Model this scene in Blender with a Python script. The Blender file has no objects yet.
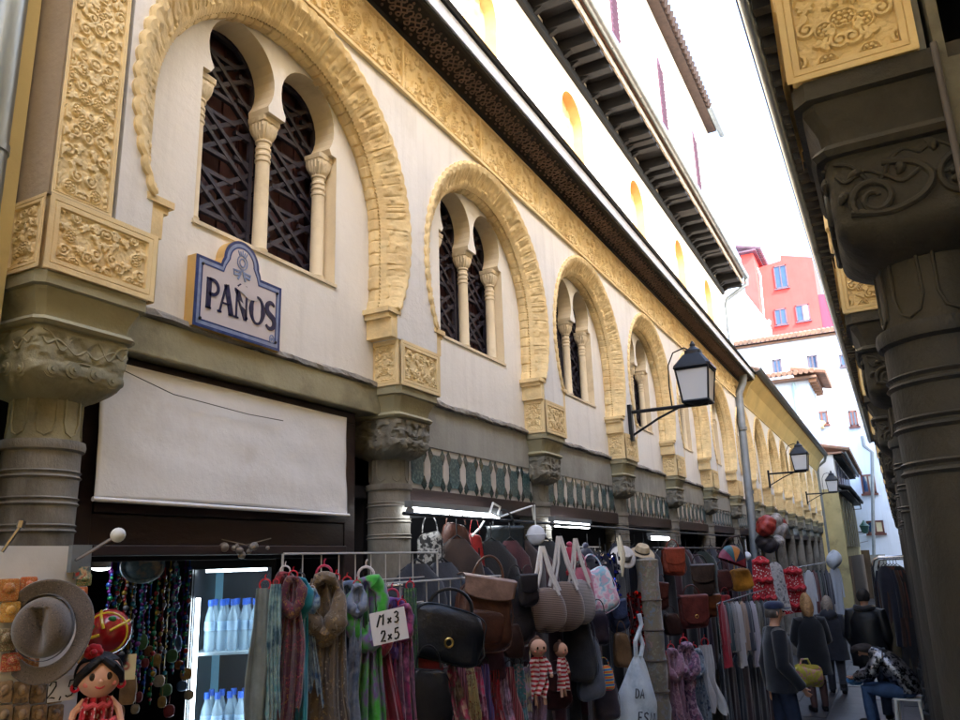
import bpy, bmesh, math, random
import numpy as np
from mathutils import Vector, Matrix
random.seed(7)
PI = math.pi
S = 2.4            # one layout unit (street width) in metres; heights are counted from the eye, 1 unit above the paving
sc = bpy.context.scene
COL = sc.collection
# ------------------------------------------------------------------ camera frame, and pixel -> place helpers
_d = Vector((420, 188, 776)).normalized()
_u = Vector((-100, -2980, 776)); _u = (_u - _d * _u.dot(_d)).normalized()
_r = _d.cross(_u)
def ray(x, y):
    v = Vector((x - 480, y - 360, 776)); return Vector((v.dot(_r), v.dot(_d), v.dot(_u)))
def onX(x, y, X):
    v = ray(x, y); return v * (X / v.x)
def onY(x, y, Y):
    v = ray(x, y); return v * (Y / v.y)
def onZ(x, y, Z):
    v = ray(x, y); return v * (Z / v.z)
def ppu(p):                       # picture pixels per layout unit at a place
    c = Vector((_r.z, _d.z, _u.z)); return 776.0 / max(.05, p.dot(c))
# ------------------------------------------------------------------ materials
MATS = {}
def lin(r, g, b):
    f = lambda c: (c / 255 / 12.92) if c / 255 <= .04045 else ((c / 255 + .055) / 1.055) ** 2.4
    return (f(r), f(g), f(b))
def _nodes(name):
    m = bpy.data.materials.new(name); m.use_nodes = True
    nt = m.node_tree; b = nt.nodes['Principled BSDF']
    return m, nt, b
def _coord(nt, scale=(1, 1, 1), rand=True):
    tc = nt.nodes.new('ShaderNodeTexCoord'); mp = nt.nodes.new('ShaderNodeMapping')
    mp.inputs['Scale'].default_value = scale
    nt.links.new(tc.outputs['Object'], mp.inputs['Vector'])
    if rand:
        oi = nt.nodes.new('ShaderNodeObjectInfo'); mu = nt.nodes.new('ShaderNodeMath'); mu.operation = 'MULTIPLY'
        mu.inputs[1].default_value = 40
        nt.links.new(oi.outputs['Random'], mu.inputs[0]); nt.links.new(mu.outputs[0], mp.inputs['Location'])
    return mp.outputs[0]
def _noise(nt, vec, scale, detail=4, rough=.6):
    n = nt.nodes.new('ShaderNodeTexNoise'); n.inputs['Scale'].default_value = scale
    n.inputs['Detail'].default_value = detail; n.inputs['Roughness'].default_value = rough
    nt.links.new(vec, n.inputs['Vector']); return n
def _ramp(nt, fac, stops):
    r = nt.nodes.new('ShaderNodeValToRGB'); e = r.color_ramp.elements
    while len(e) < len(stops): e.new(.5)
    for el, (p, c) in zip(e, stops): el.position = p; el.color = (*c, 1)
    nt.links.new(fac, r.inputs[0]); return r.outputs[0]
def _mix(nt, fac, a, b, mode='MIX'):
    m = nt.nodes.new('ShaderNodeMix'); m.data_type = 'RGBA'; m.blend_type = mode
    for v, s in ((fac, 0), (a, 6), (b, 7)):
        if isinstance(v, (int, float)): m.inputs[s].default_value = v
        elif isinstance(v, tuple): m.inputs[s].default_value = (*v, 1)
        else: nt.links.new(v, m.inputs[s])
    return m.outputs[2]
def _bump(nt, b, h, strength, dist=.01):
    bp = nt.nodes.new('ShaderNodeBump'); bp.inputs['Strength'].default_value = strength
    bp.inputs['Distance'].default_value = dist
    nt.links.new(h, bp.inputs['Height']); nt.links.new(bp.outputs[0], b.inputs['Normal'])
def mat(name, col, rough=.75, var=.18, scale=2.5, bump=.25, bscale=45, stain=None, stain_at=(.52, .68), stain_scale=1.3, metal=0, spec=.4, stretch=(1, 1, 1), coat=0, sheen=0, streak=0):
    if name in MATS: return MATS[name]
    m, nt, b = _nodes(name)
    v = _coord(nt, stretch)
    n = _noise(nt, v, scale)
    lo = tuple(c * (1 - var) for c in col); hi = tuple(min(1, c * (1 + var)) for c in col)
    c = _ramp(nt, n.outputs['Fac'], [(.3, lo), (.7, hi)])
    if stain:
        n2 = _noise(nt, v, stain_scale, 8, .68)
        f = _ramp(nt, n2.outputs['Fac'], [(stain_at[0], (0, 0, 0)), (stain_at[1], (1, 1, 1))])
        c = _mix(nt, f, c, stain)
    if streak:
        n4 = _noise(nt, _coord(nt, (5, 5, .35)), 1.6, 6, .65)
        c = _mix(nt, _ramp(nt, n4.outputs['Fac'], [(.50, (0, 0, 0)), (.78, (streak, streak, streak))]), c, tuple(q * .55 for q in col))
        n5 = _noise(nt, v, 5.5, 9, .75)          # small peeled flakes
        c = _mix(nt, _ramp(nt, n5.outputs['Fac'], [(.665, (0, 0, 0)), (.69, (.6, .6, .6))]), c, tuple(q * .72 for q in col))
    nt.links.new(c, b.inputs['Base Color'])
    b.inputs['Roughness'].default_value = rough; b.inputs['Metallic'].default_value = metal
    b.inputs['Specular IOR Level'].default_value = spec; b.inputs['Coat Weight'].default_value = coat
    b.inputs['Sheen Weight'].default_value = sheen
    if bump:
        n3 = _noise(nt, v, bscale, 5, .65); _bump(nt, b, n3.outputs['Fac'], bump)
    MATS[name] = m; return m
def pattern(name, kind, cols, scale=12, rough=.85, sheen=.3, stretch=(1, 1, 1), metal=0):
    """printed cloth: kind = stripes | blotch | spots | floral | plaid"""
    if name in MATS: return MATS[name]
    m, nt, b = _nodes(name); v = _coord(nt, stretch)
    k = len(cols)
    stops = lambda: [((i + .0) / k + (.02 if i else 0), c) for i, c in enumerate(cols)]
    if kind == 'stripes':
        w = nt.nodes.new('ShaderNodeTexWave'); w.bands_direction = 'X'; w.inputs['Scale'].default_value = scale; w.inputs['Distortion'].default_value = 1.2
        nt.links.new(v, w.inputs['Vector']); r = _ramp(nt, w.outputs['Fac'], stops())
    elif kind == 'zstripes':
        w = nt.nodes.new('ShaderNodeTexWave'); w.bands_direction = 'Z'; w.inputs['Scale'].default_value = scale; w.inputs['Distortion'].default_value = .8
        nt.links.new(v, w.inputs['Vector']); r = _ramp(nt, w.outputs['Fac'], stops())
    elif kind == 'spots':
        w = nt.nodes.new('ShaderNodeTexVoronoi'); w.inputs['Scale'].default_value = scale
        nt.links.new(v, w.inputs['Vector']); r = _ramp(nt, w.outputs['Distance'], [(0, cols[1]), (.27, cols[1]), (.31, cols[0])])
    elif kind == 'floral':
        w = nt.nodes.new('ShaderNodeTexVoronoi'); w.inputs['Scale'].default_value = scale
        nz = _noise(nt, v, scale * .6); mx = _mix(nt, .35, v, nz.outputs['Color'])
        nt.links.new(mx, w.inputs['Vector'])
        r0 = _ramp(nt, w.outputs['Color'], stops()); r = _mix(nt, _ramp(nt, w.outputs['Distance'], [(.3, (0, 0, 0)), (.55, (1, 1, 1))]), r0, cols[0])
    else:
        nz = _noise(nt, v, scale, 3, .55); r = _ramp(nt, nz.outputs['Fac'], [(.32 + .36 * i / max(1, k - 1), c) for i, c in enumerate(cols)])
    for e in r.node.color_ramp.elements if hasattr(r.node, 'color_ramp') else []: pass
    nt.links.new(r, b.inputs['Base Color']); b.inputs['Roughness'].default_value = rough; b.inputs['Sheen Weight'].default_value = sheen
    b.inputs['Metallic'].default_value = metal
    n3 = _noise(nt, v, 120, 3, .6); _bump(nt, b, n3.outputs['Fac'], .25, .004)
    MATS[name] = m; return m
def glow(name, col, strength):
    if name in MATS: return MATS[name]
    m, nt, b = _nodes(name)
    b.inputs['Base Color'].default_value = (*col, 1); b.inputs['Emission Color'].default_value = (*col, 1); b.inputs['Emission Strength'].default_value = strength
    MATS[name] = m; return m
def glass(name, col=(.9, .95, .95), rough=.03, ior=1.45, alpha=None):
    if name in MATS: return MATS[name]
    m, nt, b = _nodes(name)
    b.inputs['Base Color'].default_value = (*col, 1); b.inputs['Roughness'].default_value = rough
    b.inputs['Transmission Weight'].default_value = 1; b.inputs['IOR'].default_value = ior
    if alpha: b.inputs['Transmission Weight'].default_value = 0; b.inputs['Alpha'].default_value = alpha
    MATS[name] = m; return m
# ------------------------------------------------------------------ mesh builder (layout units)
ORI = {}
class MB:
    def __init__(s): s.v = []; s.f = []; s.m = []; s.smooth = []
    def add(s, verts, faces, mi=0, sm=False):
        o = len(s.v); s.v += [tuple(v) for v in verts]
        for f in faces: s.f.append(tuple(o + i for i in f)); s.m.append(mi); s.smooth.append(sm)
        return s
    def box(s, x0, x1, y0, y1, z0, z1, mi=0):
        v = [(x, y, z) for x in (x0, x1) for y in (y0, y1) for z in (z0, z1)]
        return s.add(v, [(0, 1, 3, 2), (4, 6, 7, 5), (0, 4, 5, 1), (2, 3, 7, 6), (0, 2, 6, 4), (1, 5, 7, 3)], mi)
    def obox(s, c, a, b, n, mi=0):            # centre and three half vectors
        c, a, b, n = map(Vector, (c, a, b, n))
        v = [c + a * i + b * j + n * k for i in (-1, 1) for j in (-1, 1) for k in (-1, 1)]
        return s.add(v, [(0, 1, 3, 2), (4, 6, 7, 5), (0, 4, 5, 1), (2, 3, 7, 6), (0, 2, 6, 4), (1, 5, 7, 3)], mi)
    def tube(s, pts, rad, n=8, mi=0, cap=True, closed=False):
        pts = [Vector(p) for p in pts]; k = len(pts)
        if not isinstance(rad, (list, tuple)): rad = [rad] * k
        V = []; prev = None
        for i, p in enumerate(pts):
            if closed: t = pts[(i + 1) % k] - pts[i - 1]
            else: t = pts[min(i + 1, k - 1)] - pts[max(i - 1, 0)]
            if t.length < 1e-9: t = Vector((0, 0, 1))
            t.normalize()
            if prev is None:
                a = t.orthogonal().normalized()
            else:
                a = prev - t * prev.dot(t)
                a = a.normalized() if a.length > 1e-6 else t.orthogonal().normalized()
            prev = a; b = t.cross(a)
            for j in range(n):
                q = 2 * PI * j / n; V.append(p + (a * math.cos(q) + b * math.sin(q)) * rad[i])
        F = []
        for i in range(k if closed else k - 1):
            i2 = (i + 1) % k
            for j in range(n):
                F.append((i * n + j, i * n + (j + 1) % n, i2 * n + (j + 1) % n, i2 * n + j))
        s.add(V, F, mi, True)
        if cap and not closed:
            o = len(s.v) - len(V)
            s.f.append(tuple(o + j for j in range(n))[::-1]); s.m.append(mi); s.smooth.append(False)
            s.f.append(tuple(o + (k - 1) * n + j for j in range(n))); s.m.append(mi); s.smooth.append(False)
        return s
    def grid(s, fn, nu, nv, mi=0, wrap_u=False, sm=True):
        V = [fn(i / (nu if wrap_u else nu - 1), j / (nv - 1)) for j in range(nv) for i in range(nu)]
        F = []
        for j in range(nv - 1):
            for i in range(nu if wrap_u else nu - 1):
                i2 = (i + 1) % nu
                F.append((j * nu + i, j * nu + i2, (j + 1) * nu + i2, (j + 1) * nu + i))
        return s.add(V, F, mi, sm)
    def lathe(s, prof, c=(0, 0, 0), n=24, mi=0, sq=None, disp=None, cap=True):
        """prof: (radius, z[, squareness])"""
        V = []; k = len(prof)
        for i, pr in enumerate(prof):
            r, z = pr[0], pr[1]; e = pr[2] if len(pr) > 2 else 2
            for j in range(n):
                q = 2 * PI * (j + .5) / n; ca, sa = math.cos(q), math.sin(q)
                g = (abs(ca) ** e + abs(sa) ** e) ** (-1 / e)
                rr = r * g + (disp(i / (k - 1), j / n) if disp else 0)
                V.append((c[0] + rr * ca, c[1] + rr * sa, c[2] + z))
        F = [(i * n + j, i * n + (j + 1) % n, (i + 1) * n + (j + 1) % n, (i + 1) * n + j) for i in range(k - 1) for j in range(n)]
        s.add(V, F, mi, True)
        if cap:
            o = len(s.v) - len(V)
            for row in (0, k - 1):
                s.f.append(tuple(o + row * n + j for j in range(n))); s.m.append(mi); s.smooth.append(False)
        return s
    def ball(s, c, r, n=12, mi=0, e1=2, e2=2, fn=None):
        rx, ry, rz = r if isinstance(r, (tuple, list)) else (r, r, r)
        sg = lambda x, e: math.copysign(abs(x) ** (2 / e), x)
        def f(u, v):
            a = 2 * PI * u; b = PI * (v - .5)
            p = Vector((rx * sg(math.cos(b), e2) * sg(math.cos(a), e1), ry * sg(math.cos(b), e2) * sg(math.sin(a), e1), rz * sg(math.sin(b), e2)))
            if fn: p = Vector(fn(p, u, v))
            return p + Vector(c)
        return s.grid(f, n * 2, n + 1, mi, True)
    def poly(s, outer, holes, mp, depth=0, mi=0, rims=True):
        """flat polygon with holes, mp(a, b, d) -> 3-D; extruded to depth"""
        bm = bmesh.new(); loops = []
        for lp in [outer] + list(holes):
            vs = [bm.verts.new((a, b, 0)) for a, b in lp]
            es = [bm.edges.new((vs[i], vs[(i + 1) % len(vs)])) for i in range(len(vs))]; loops.append(lp)
        bmesh.ops.triangle_fill(bm, use_beauty=True, use_dissolve=False, edges=bm.edges[:])
        bm.verts.index_update()
        P = [(v.co.x, v.co.y) for v in bm.verts]; F = [tuple(v.index for v in f.verts) for f in bm.faces]
        bm.free()
        s.add([mp(a, b, 0) for a, b in P], F, mi)
        if depth:
            s.add([mp(a, b, depth) for a, b in P], F, mi)
            for lp in (loops if rims else loops[:1]):
                k = len(lp)
                s.add([mp(a, b, d) for d in (0, depth) for a, b in lp], [(i, (i + 1) % k, k + (i + 1) % k, k + i) for i in range(k)], mi)
        return s
    def relief(s, H, o, u, v, n, amp, mi=0):
        """height field H over the parallelogram o + a*u + b*v, raised along n"""
        nv, nu = H.shape; o, u, v, n = map(Vector, (o, u, v, n))
        V = [o + u * (i / (nu - 1)) + v * (j / (nv - 1)) + n * (amp * float(H[j, i])) for j in range(nv) for i in range(nu)]
        F = [(j * nu + i, j * nu + i + 1, (j + 1) * nu + i + 1, (j + 1) * nu + i) for j in range(nv - 1) for i in range(nu - 1)]
        return s.add(V, F, mi, True)
    def mesh(s, name, mats, o=(0, 0, 0), weld=True, angle=40):
        me = bpy.data.meshes.new(name)
        me.from_pydata([((x - o[0]) * S, (y - o[1]) * S, (z - o[2]) * S) for x, y, z in s.v], [], s.f)
        for m in (mats if isinstance(mats, (list, tuple)) else [mats]): me.materials.append(m)
        me.polygons.foreach_set('material_index', s.m)
        me.polygons.foreach_set('use_smooth', s.smooth)
        bm = bmesh.new(); bm.from_mesh(me)
        if weld: bmesh.ops.remove_doubles(bm, verts=bm.verts, dist=1e-5)
        bmesh.ops.recalc_face_normals(bm, faces=bm.faces)
        bm.to_mesh(me); bm.free()
        if any(s.smooth):
            try: me.set_sharp_from_angle(angle=math.radians(angle))
            except Exception: pass
        return me
def place(me, name, parent=None, at=None, rz=0, rot=None, sub=False):
    """one Blender object showing mesh me with its origin at the layout place `at` (defaults to its parent's origin)"""
    o = bpy.data.objects.new(name, me); COL.objects.link(o)
    pa = ORI[parent.name] if parent else (0, 0, -1)
    if at is None: at = pa
    o.location = [(at[i] - pa[i]) * S for i in range(3)]
    o.rotation_euler = rot if rot else (0, 0, rz)
    if parent: o.parent = parent
    ORI[o.name] = tuple(at); return o
def part(name, mb, mats, parent=None, at=None, bevel=0, **k):
    """build a mesh whose vertices are in absolute layout places"""
    pa = at if at is not None else (ORI[parent.name] if parent else (0, 0, -1))
    o = place(mb.mesh(name, mats, pa, **k), name, parent, pa)
    if bevel:
        bv = o.modifiers.new('bevel', 'BEVEL'); bv.width = bevel * S; bv.segments = 2; bv.limit_method = 'ANGLE'; bv.angle_limit = math.radians(50)
    return o
def tag(o, label, cat, group=None, kind=None):
    if label: o['label'] = label
    if cat: o['category'] = cat
    if group: o['group'] = group
    if kind: o['kind'] = kind
    return o
def thing(name, label, cat, at=(0, 0, -1), rz=0, group=None):
    o = bpy.data.objects.new(name, None); COL.objects.link(o); o.empty_display_size = .1
    o.location = (at[0] * S, at[1] * S, (at[2] + 1) * S); o.rotation_euler = (0, 0, rz)
    ORI[o.name] = tuple(at)
    return tag(o, label, cat, group)
def solo(name, mb, mats, label, cat, at=None, rz=0, group=None, **k):
    """a thing of one mesh; with `at` the vertices are local to it"""
    me = mb.mesh(name, mats, (0, 0, 0) if at is not None else (0, 0, -1), **k)
    o = bpy.data.objects.new(name, me); COL.objects.link(o); a = at if at is not None else (0, 0, -1)
    o.location = (a[0] * S, a[1] * S, (a[2] + 1) * S); o.rotation_euler = (0, 0, rz); ORI[o.name] = tuple(a)
    return tag(o, label, cat, group)
def lp(name, mb, mats, parent, **k):
    """a part whose vertices are local to its parent"""
    return place(mb.mesh(name, mats, (0, 0, 0), **k), name, parent)
# ------------------------------------------------------------------ carved arabesque height fields
def smooth(a, b, x):
    t = np.clip((x - a) / (b - a), 0, 1); return t * t * (3 - 2 * t)
def arab(nu, nv, lam, seed, frame=0, sym=True, fill=-.25, tile=False):
    rg = np.random.default_rng(seed)
    w = nu // 2 + nu % 2 if sym else nu
    n = rg.standard_normal((nv, w)); F = np.fft.fft2(n)
    fy = np.fft.fftfreq(nv)[:, None]; fx = np.fft.fftfreq(w)[None, :]
    r = np.sqrt(fx ** 2 + fy ** 2) * lam
    g = np.real(np.fft.ifft2(F * np.exp(-((r - 1) / .16) ** 2))); g /= g.std()
    g2 = np.real(np.fft.ifft2(np.fft.fft2(rg.standard_normal((nv, w))) * np.exp(-((r * .45 - 1) / .25) ** 2))); g2 /= g2.std()
    g = g + .35 * np.sin(3 * g2)
    if sym: g = np.concatenate([g, g[:, ::-1]], 1)[:, :nu]
    H = smooth(fill - .24, fill + .24, g)
    H = H * (.86 + .14 * smooth(-1, 1.5, g2 if not sym else np.concatenate([g2, g2[:, ::-1]], 1)[:, :nu]))
    if frame:
        k = frame
        yy = np.minimum(np.arange(nv), np.arange(nv)[::-1])[:, None]; xx = np.minimum(np.arange(nu), np.arange(nu)[::-1])[None, :]
        e = np.minimum(yy + 0 * xx, xx + 0 * yy)
        H = np.where(e < k, 1.0, H); H = np.where((e >= k) & (e < k + 1), 0.1, H)
        H = np.where(e == 0, 1.0, H)
    return H

def vines(nu, nv, L, seed, frame=0, sym=True):
    """carved leaf-and-scroll field: curling stems, leaves and small rosettes standing off a sunk ground"""
    rg = np.random.default_rng(seed); w = (nu + 1) // 2 if sym else nu
    H = np.zeros((nv, w))
    def dab(x, y, r, h=1.0):
        x0, x1, y0, y1 = int(max(0, x - r - 2)), int(min(w, x + r + 3)), int(max(0, y - r - 2)), int(min(nv, y + r + 3))
        if x0 >= x1 or y0 >= y1: return
        yy, xx = np.mgrid[y0:y1, x0:x1]; d = np.hypot(xx - x, yy - y)
        H[y0:y1, x0:x1] = np.maximum(H[y0:y1, x0:x1], h * smooth(r + .55, r - .75, d))
    pts = []; tries = 0
    while tries < 40 * (w * nv) / L ** 2:
        tries += 1; q = (rg.uniform(0, w), rg.uniform(0, nv))
        if all((q[0] - a) ** 2 + (q[1] - b) ** 2 > (L * .80) ** 2 for a, b in pts): pts.append(q)
    sw = max(1.0, L * .095)
    for n_, (x, y) in enumerate(pts):
        k = rg.integers(0, 6); a0 = rg.uniform(0, 6.28); hd = 1 if rg.random() < .5 else -1
        if k < 3:                                   # scroll
            for t in np.linspace(0, 1, 46):
                r = L * (.44 - .34 * t); a = a0 + hd * t * 9; dab(x + r * math.cos(a), y + r * math.sin(a), sw * (1.1 - .3 * t))
            dab(x, y, sw * 1.3)
            ex, ey = x + L * .44 * math.cos(a0), y + L * .44 * math.sin(a0)
            for t in np.linspace(0, 1, 14): dab(ex + L * .55 * t * math.cos(a0 - hd * (1.4 - t)), ey + L * .55 * t * math.sin(a0 - hd * (1.4 - t)), sw * (1.5 * math.sin(PI * (t * .9 + .1)) + .4))
        elif k < 5:                                 # palmette of leaves
            for j in range(-2, 3):
                a = a0 + j * .62; l = L * (.50 - .06 * abs(j))
                for t in np.linspace(.12, 1, 16): dab(x + l * t * math.cos(a + .35 * t * j * .5), y + l * t * math.sin(a + .35 * t * j * .5), sw * (1.25 * math.sin(PI * min(1, t * .92)) + .25), .96)
        else:                                       # rosette
            for j in range(7): dab(x + L * .25 * math.cos(a0 + j * .898), y + L * .25 * math.sin(a0 + j * .898), sw * 1.05)
            dab(x, y, sw * 1.2)
            for t in np.linspace(0, 6.28, 40): dab(x + L * .43 * math.cos(t), y + L * .43 * math.sin(t), sw * .6, .85)
    if sym: H = np.concatenate([H, H[:, ::-1][:, nu % 2:]], 1)[:, :nu]
    H = H * .88 + .12 * arab(nu, nv, max(3, L * .35), seed + 1, 0, sym, 0)
    if frame:
        yy = np.minimum(np.arange(nv), np.arange(nv)[::-1])[:, None]; xx = np.minimum(np.arange(nu), np.arange(nu)[::-1])[None, :]
        e = np.minimum(yy + 0 * xx, xx + 0 * yy); k = frame
        H = np.where(e < k, 1.0, H); H = np.where((e >= k) & (e < k + 1.5), 0.0, H); H = np.where((e == k // 2), .72, H)
    return H

def curve(pts, n=6):
    """Catmull-Rom through pts"""
    P = [Vector(q) for q in pts]; P = [P[0] * 2 - P[1]] + P + [P[-1] * 2 - P[-2]]; o = []
    for i in range(1, len(P) - 2):
        a, b, c, d = P[i - 1:i + 3]
        for k in range(n):
            t = k / n; o.append(((b * 2) + (c - a) * t + (a * 2 - b * 5 + c * 4 - d) * t * t + (b * 3 - a - c * 3 + d) * t ** 3) / 2)
    return o + [P[-2]]
# ------------------------------------------------------------------ materials of the setting
m_white = mat('limewashed_plaster', lin(231, 229, 227), .9, .05, 1.2, .45, 14, streak=.35, stain=lin(208, 204, 198), stain_at=(.58, .8), stain_scale=.7)
m_recess = mat('inner_plaster', lin(235, 232, 228), .9, .04, 1.5, .4, 18, streak=.3, stain=lin(216, 212, 206), stain_at=(.6, .85), stain_scale=.9)
m_upwall = mat('upper_plaster', lin(240, 232, 214), .9, .04, 1.0, .2, 14)
m_yellow = mat('ochre_stucco', lin(238, 216, 168), .85, .12, 3, .3, 60, stain=lin(224, 193, 140), stain_at=(.5, .75), stain_scale=2.2)
m_yellow2 = mat('ochre_brick', lin(234, 210, 160), .85, .16, 9, .35, 50, stain=lin(214, 181, 128), stain_at=(.5, .75), stain_scale=3)
m_ypale = mat('pale_ochre_wall', lin(226, 203, 140), .9, .08, 1.5, .25, 20, stain=lin(190, 170, 120), stain_at=(.55, .8))
m_cream = mat('cream_stone', lin(226, 211, 182), .7, .08, 4, .2, 40, stain=lin(190, 172, 138), stain_at=(.55, .78), stain_scale=3)
m_green = mat('painted_stone', lin(160, 155, 128), .75, .14, 3, .4, 35, stain=lin(112, 108, 90), stain_at=(.5, .72), stain_scale=2)
m_greenish = mat('grey_green_stone', lin(126, 124, 114), .8, .18, 3, .5, 40, stain=lin(88, 86, 80), stain_at=(.48, .7), stain_scale=2.2)
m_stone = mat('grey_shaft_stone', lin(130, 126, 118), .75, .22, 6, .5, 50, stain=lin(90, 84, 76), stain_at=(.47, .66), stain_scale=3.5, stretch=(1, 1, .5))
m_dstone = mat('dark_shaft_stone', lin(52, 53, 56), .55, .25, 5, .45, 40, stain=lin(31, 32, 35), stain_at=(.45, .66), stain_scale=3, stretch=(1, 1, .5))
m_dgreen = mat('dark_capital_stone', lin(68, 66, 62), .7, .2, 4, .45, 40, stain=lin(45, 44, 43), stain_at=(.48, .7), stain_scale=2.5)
m_mortar = mat('grey_mortar', lin(150, 146, 140), .9, .2, 8, .7, 40, stain=lin(100, 96, 90), stain_at=(.5, .65), stain_scale=5)
m_gplast = mat('grey_render', lin(158, 158, 152), .9, .12, 2.5, .35, 30, streak=.5, stain=lin(120, 120, 112), stain_at=(.5, .75))
m_black = mat('black_painted_wood', lin(10, 9, 10), .7, .25, 4, .3, 30)
m_brownp = mat('brown_ornament', lin(112, 92, 84), .7, .2, 8, .2, 40)
m_frame = mat('dark_red_brown_wood', lin(46, 33, 33), .5, .25, 6, .3, 30, stretch=(1, .3, 1))
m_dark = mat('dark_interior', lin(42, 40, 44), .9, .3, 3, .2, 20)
m_lattice = mat('blue_black_lattice', lin(50, 46, 58), .55, .2, 6, .2, 50)
m_shutter = mat('maroon_shutter', lin(74, 42, 42), .6, .3, 7, .2, 40, stretch=(1, 1, .3))
m_purple = mat('mauve_shutter', lin(74, 40, 56), .7, .2, 9, .2, 40)
m_zinc = mat('galvanised_zinc', lin(150, 158, 160), .35, .12, 5, .1, 60, metal=.85, stain=lin(110, 118, 120), stain_at=(.5, .7), stretch=(1, 1, .2))
m_gzinc = mat('weathered_gutter', lin(128, 134, 138), .55, .15, 5, .2, 60, metal=.3)
m_tilew = mat('white_glazed_tile', lin(178, 176, 174), .25, .1, 9, .1, 40, stain=lin(160, 150, 140), stain_at=(.55, .72), stain_scale=6, coat=.3)
m_teal = pattern('teal_glazed_tile', 'noise', [lin(20, 48, 58), lin(44, 82, 90), lin(104, 126, 128)], 55, .3, 0)
m_dgt = mat('dark_green_tile', lin(34, 58, 60), .25, .25, 20, .1, 50, coat=.4)
m_roof = mat('terracotta_tiles', lin(150, 112, 92), .85, .3, 6, .5, 30, stain=lin(104, 90, 78), stain_at=(.45, .65), stain_scale=3)
m_pink = mat('pink_render', lin(222, 78, 72), .9, .10, 1, .3, 12, streak=.35)
m_pink2 = mat('rose_render', lin(168, 64, 84), .9, .06, 1, .2, 12)
m_bwhite = mat('white_render', lin(214, 224, 240), .9, .06, .6, .2, 8, streak=.3)
m_glass = mat('window_pane', lin(40, 70, 108), .06, .2, 3, 0, spec=.8)
m_wframe = mat('brown_window_wood', lin(110, 70, 62), .6, .2, 8, .2, 30)
m_wframeg = mat('grey_window_wood', lin(92, 82, 92), .6, .2, 8, .2, 30)
m_iron = mat('black_iron', lin(34, 36, 40), .45, .2, 10, .15, 60, metal=.4)
m_pave = mat('paving', lin(84, 82, 84), .55, .2, 3, .4, 30, stain=lin(72, 70, 72), stain_at=(.45, .65), stain_scale=2)

# ------------------------------------------------------------------ ground
g = MB(); g.box(-60, 60, -40, 120, -1.06, -1.0)
tag(part('ground', g, m_pave, at=(0, 0, -1)), '', '', kind='structure')
g = MB()
for i in range(60):
    for j in range(8):
        y0 = -2 + i * .36 + (.18 if j % 2 else 0); x0 = -1.6 + j * .21
        g.box(x0 + .003, x0 + .207, y0 + .003, y0 + .357, -.999, -.9965 + .0008 * ((i * 7 + j * 3) % 4))
tag(part('street_paving', g, mat('paving_slabs', lin(88, 86, 88), .45, .3, 1.1, .4, 30, stain=lin(62, 60, 62), stain_at=(.4, .6), stain_scale=1.5), at=(0, 0, -1)), '', '', kind='structure')

# ------------------------------------------------------------------ shared arcade pieces
ZB, ZT = .418, .53          # carved block
RX, RC = .410, .800         # arch: outer radius, centre height
RI = .345
XR = -.03                   # front of the right hand arcade
H_front = vines(150, 92, 17, 3, 14); H_side = vines(64, 92, 16, 5, 10)
H_big = vines(168, 180, 30, 12, 20)
H_pier = vines(84, 560, 19, 21, 6); H_frz = vines(230, 78, 20, 31, 4)
H_cap = arab(192, 40, 11, 41, 0, fill=-.2)
H_spring = arab(16, 30, 7, 43, 0)

def FD(side):
    return (lambda d, y, z: (-1 - d, y, z)) if side < 0 else (lambda d, y, z: (XR + d, y, z))
def circ(c, r, cz, z0, n, ):
    """horseshoe outline from the left springing over the top to the right one"""
    t0 = math.asin((cz - z0) / r)
    return [(c - r * math.cos(t), cz + r * math.sin(t)) for t in [(-t0 + (PI + 2 * t0) * i / n) for i in range(n + 1)]]
SH = {}
def impost(side):
    k = ('impost', side)
    if k in SH: return SH[k]
    f = FD(side); b = MB(); w = .0925; D = .21 if side < 0 else .1085; ox = 1 if side < 0 else -1
    b.box(*sorted((f(.004, 0, 0)[0], f(D, 0, 0)[0])), -w + .004, w - .004, ZB, ZT)
    b.relief(H_front, f(0.0, -w, ZB), (0, 2 * w, 0), (0, 0, ZT - ZB), (ox, 0, 0), .0042)
    hs = H_side if side < 0 else H_big
    for sy in (-1, 1):
        dd = .086 if side < 0 else .108
        b.relief(hs, f(0.0, sy * w, ZB), Vector(f(dd, 0, 0)) - Vector(f(0, 0, 0)), (0, 0, ZT - ZB), (0, sy, 0), .0045)
    SH[k] = b.mesh('impost_block', m_yellow, (f(0, 0, 0)[0], 0, 0)); return SH[k]
def abacus(side):
    k = ('abacus', side)
    if k in SH: return SH[k]
    f = FD(side); b = MB(); cx = f(.095, 0, 0)[0]
    prof = [(.072, .343, 14), (.083, .345, 12), (.087, .350, 10), (.083, .356, 10), (.076, .358, 14), (.078, .372, 14), (.088, .392, 14), (.088, .397, 14), (.094, .399, 18), (.094, .4175, 18)]
    b.lathe(prof, (cx, 0, 0), 48)
    SH[k] = b.mesh('abacus', m_green if side < 0 else m_dgreen, (f(0, 0, 0)[0], 0, 0), angle=30); return SH[k]
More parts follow.
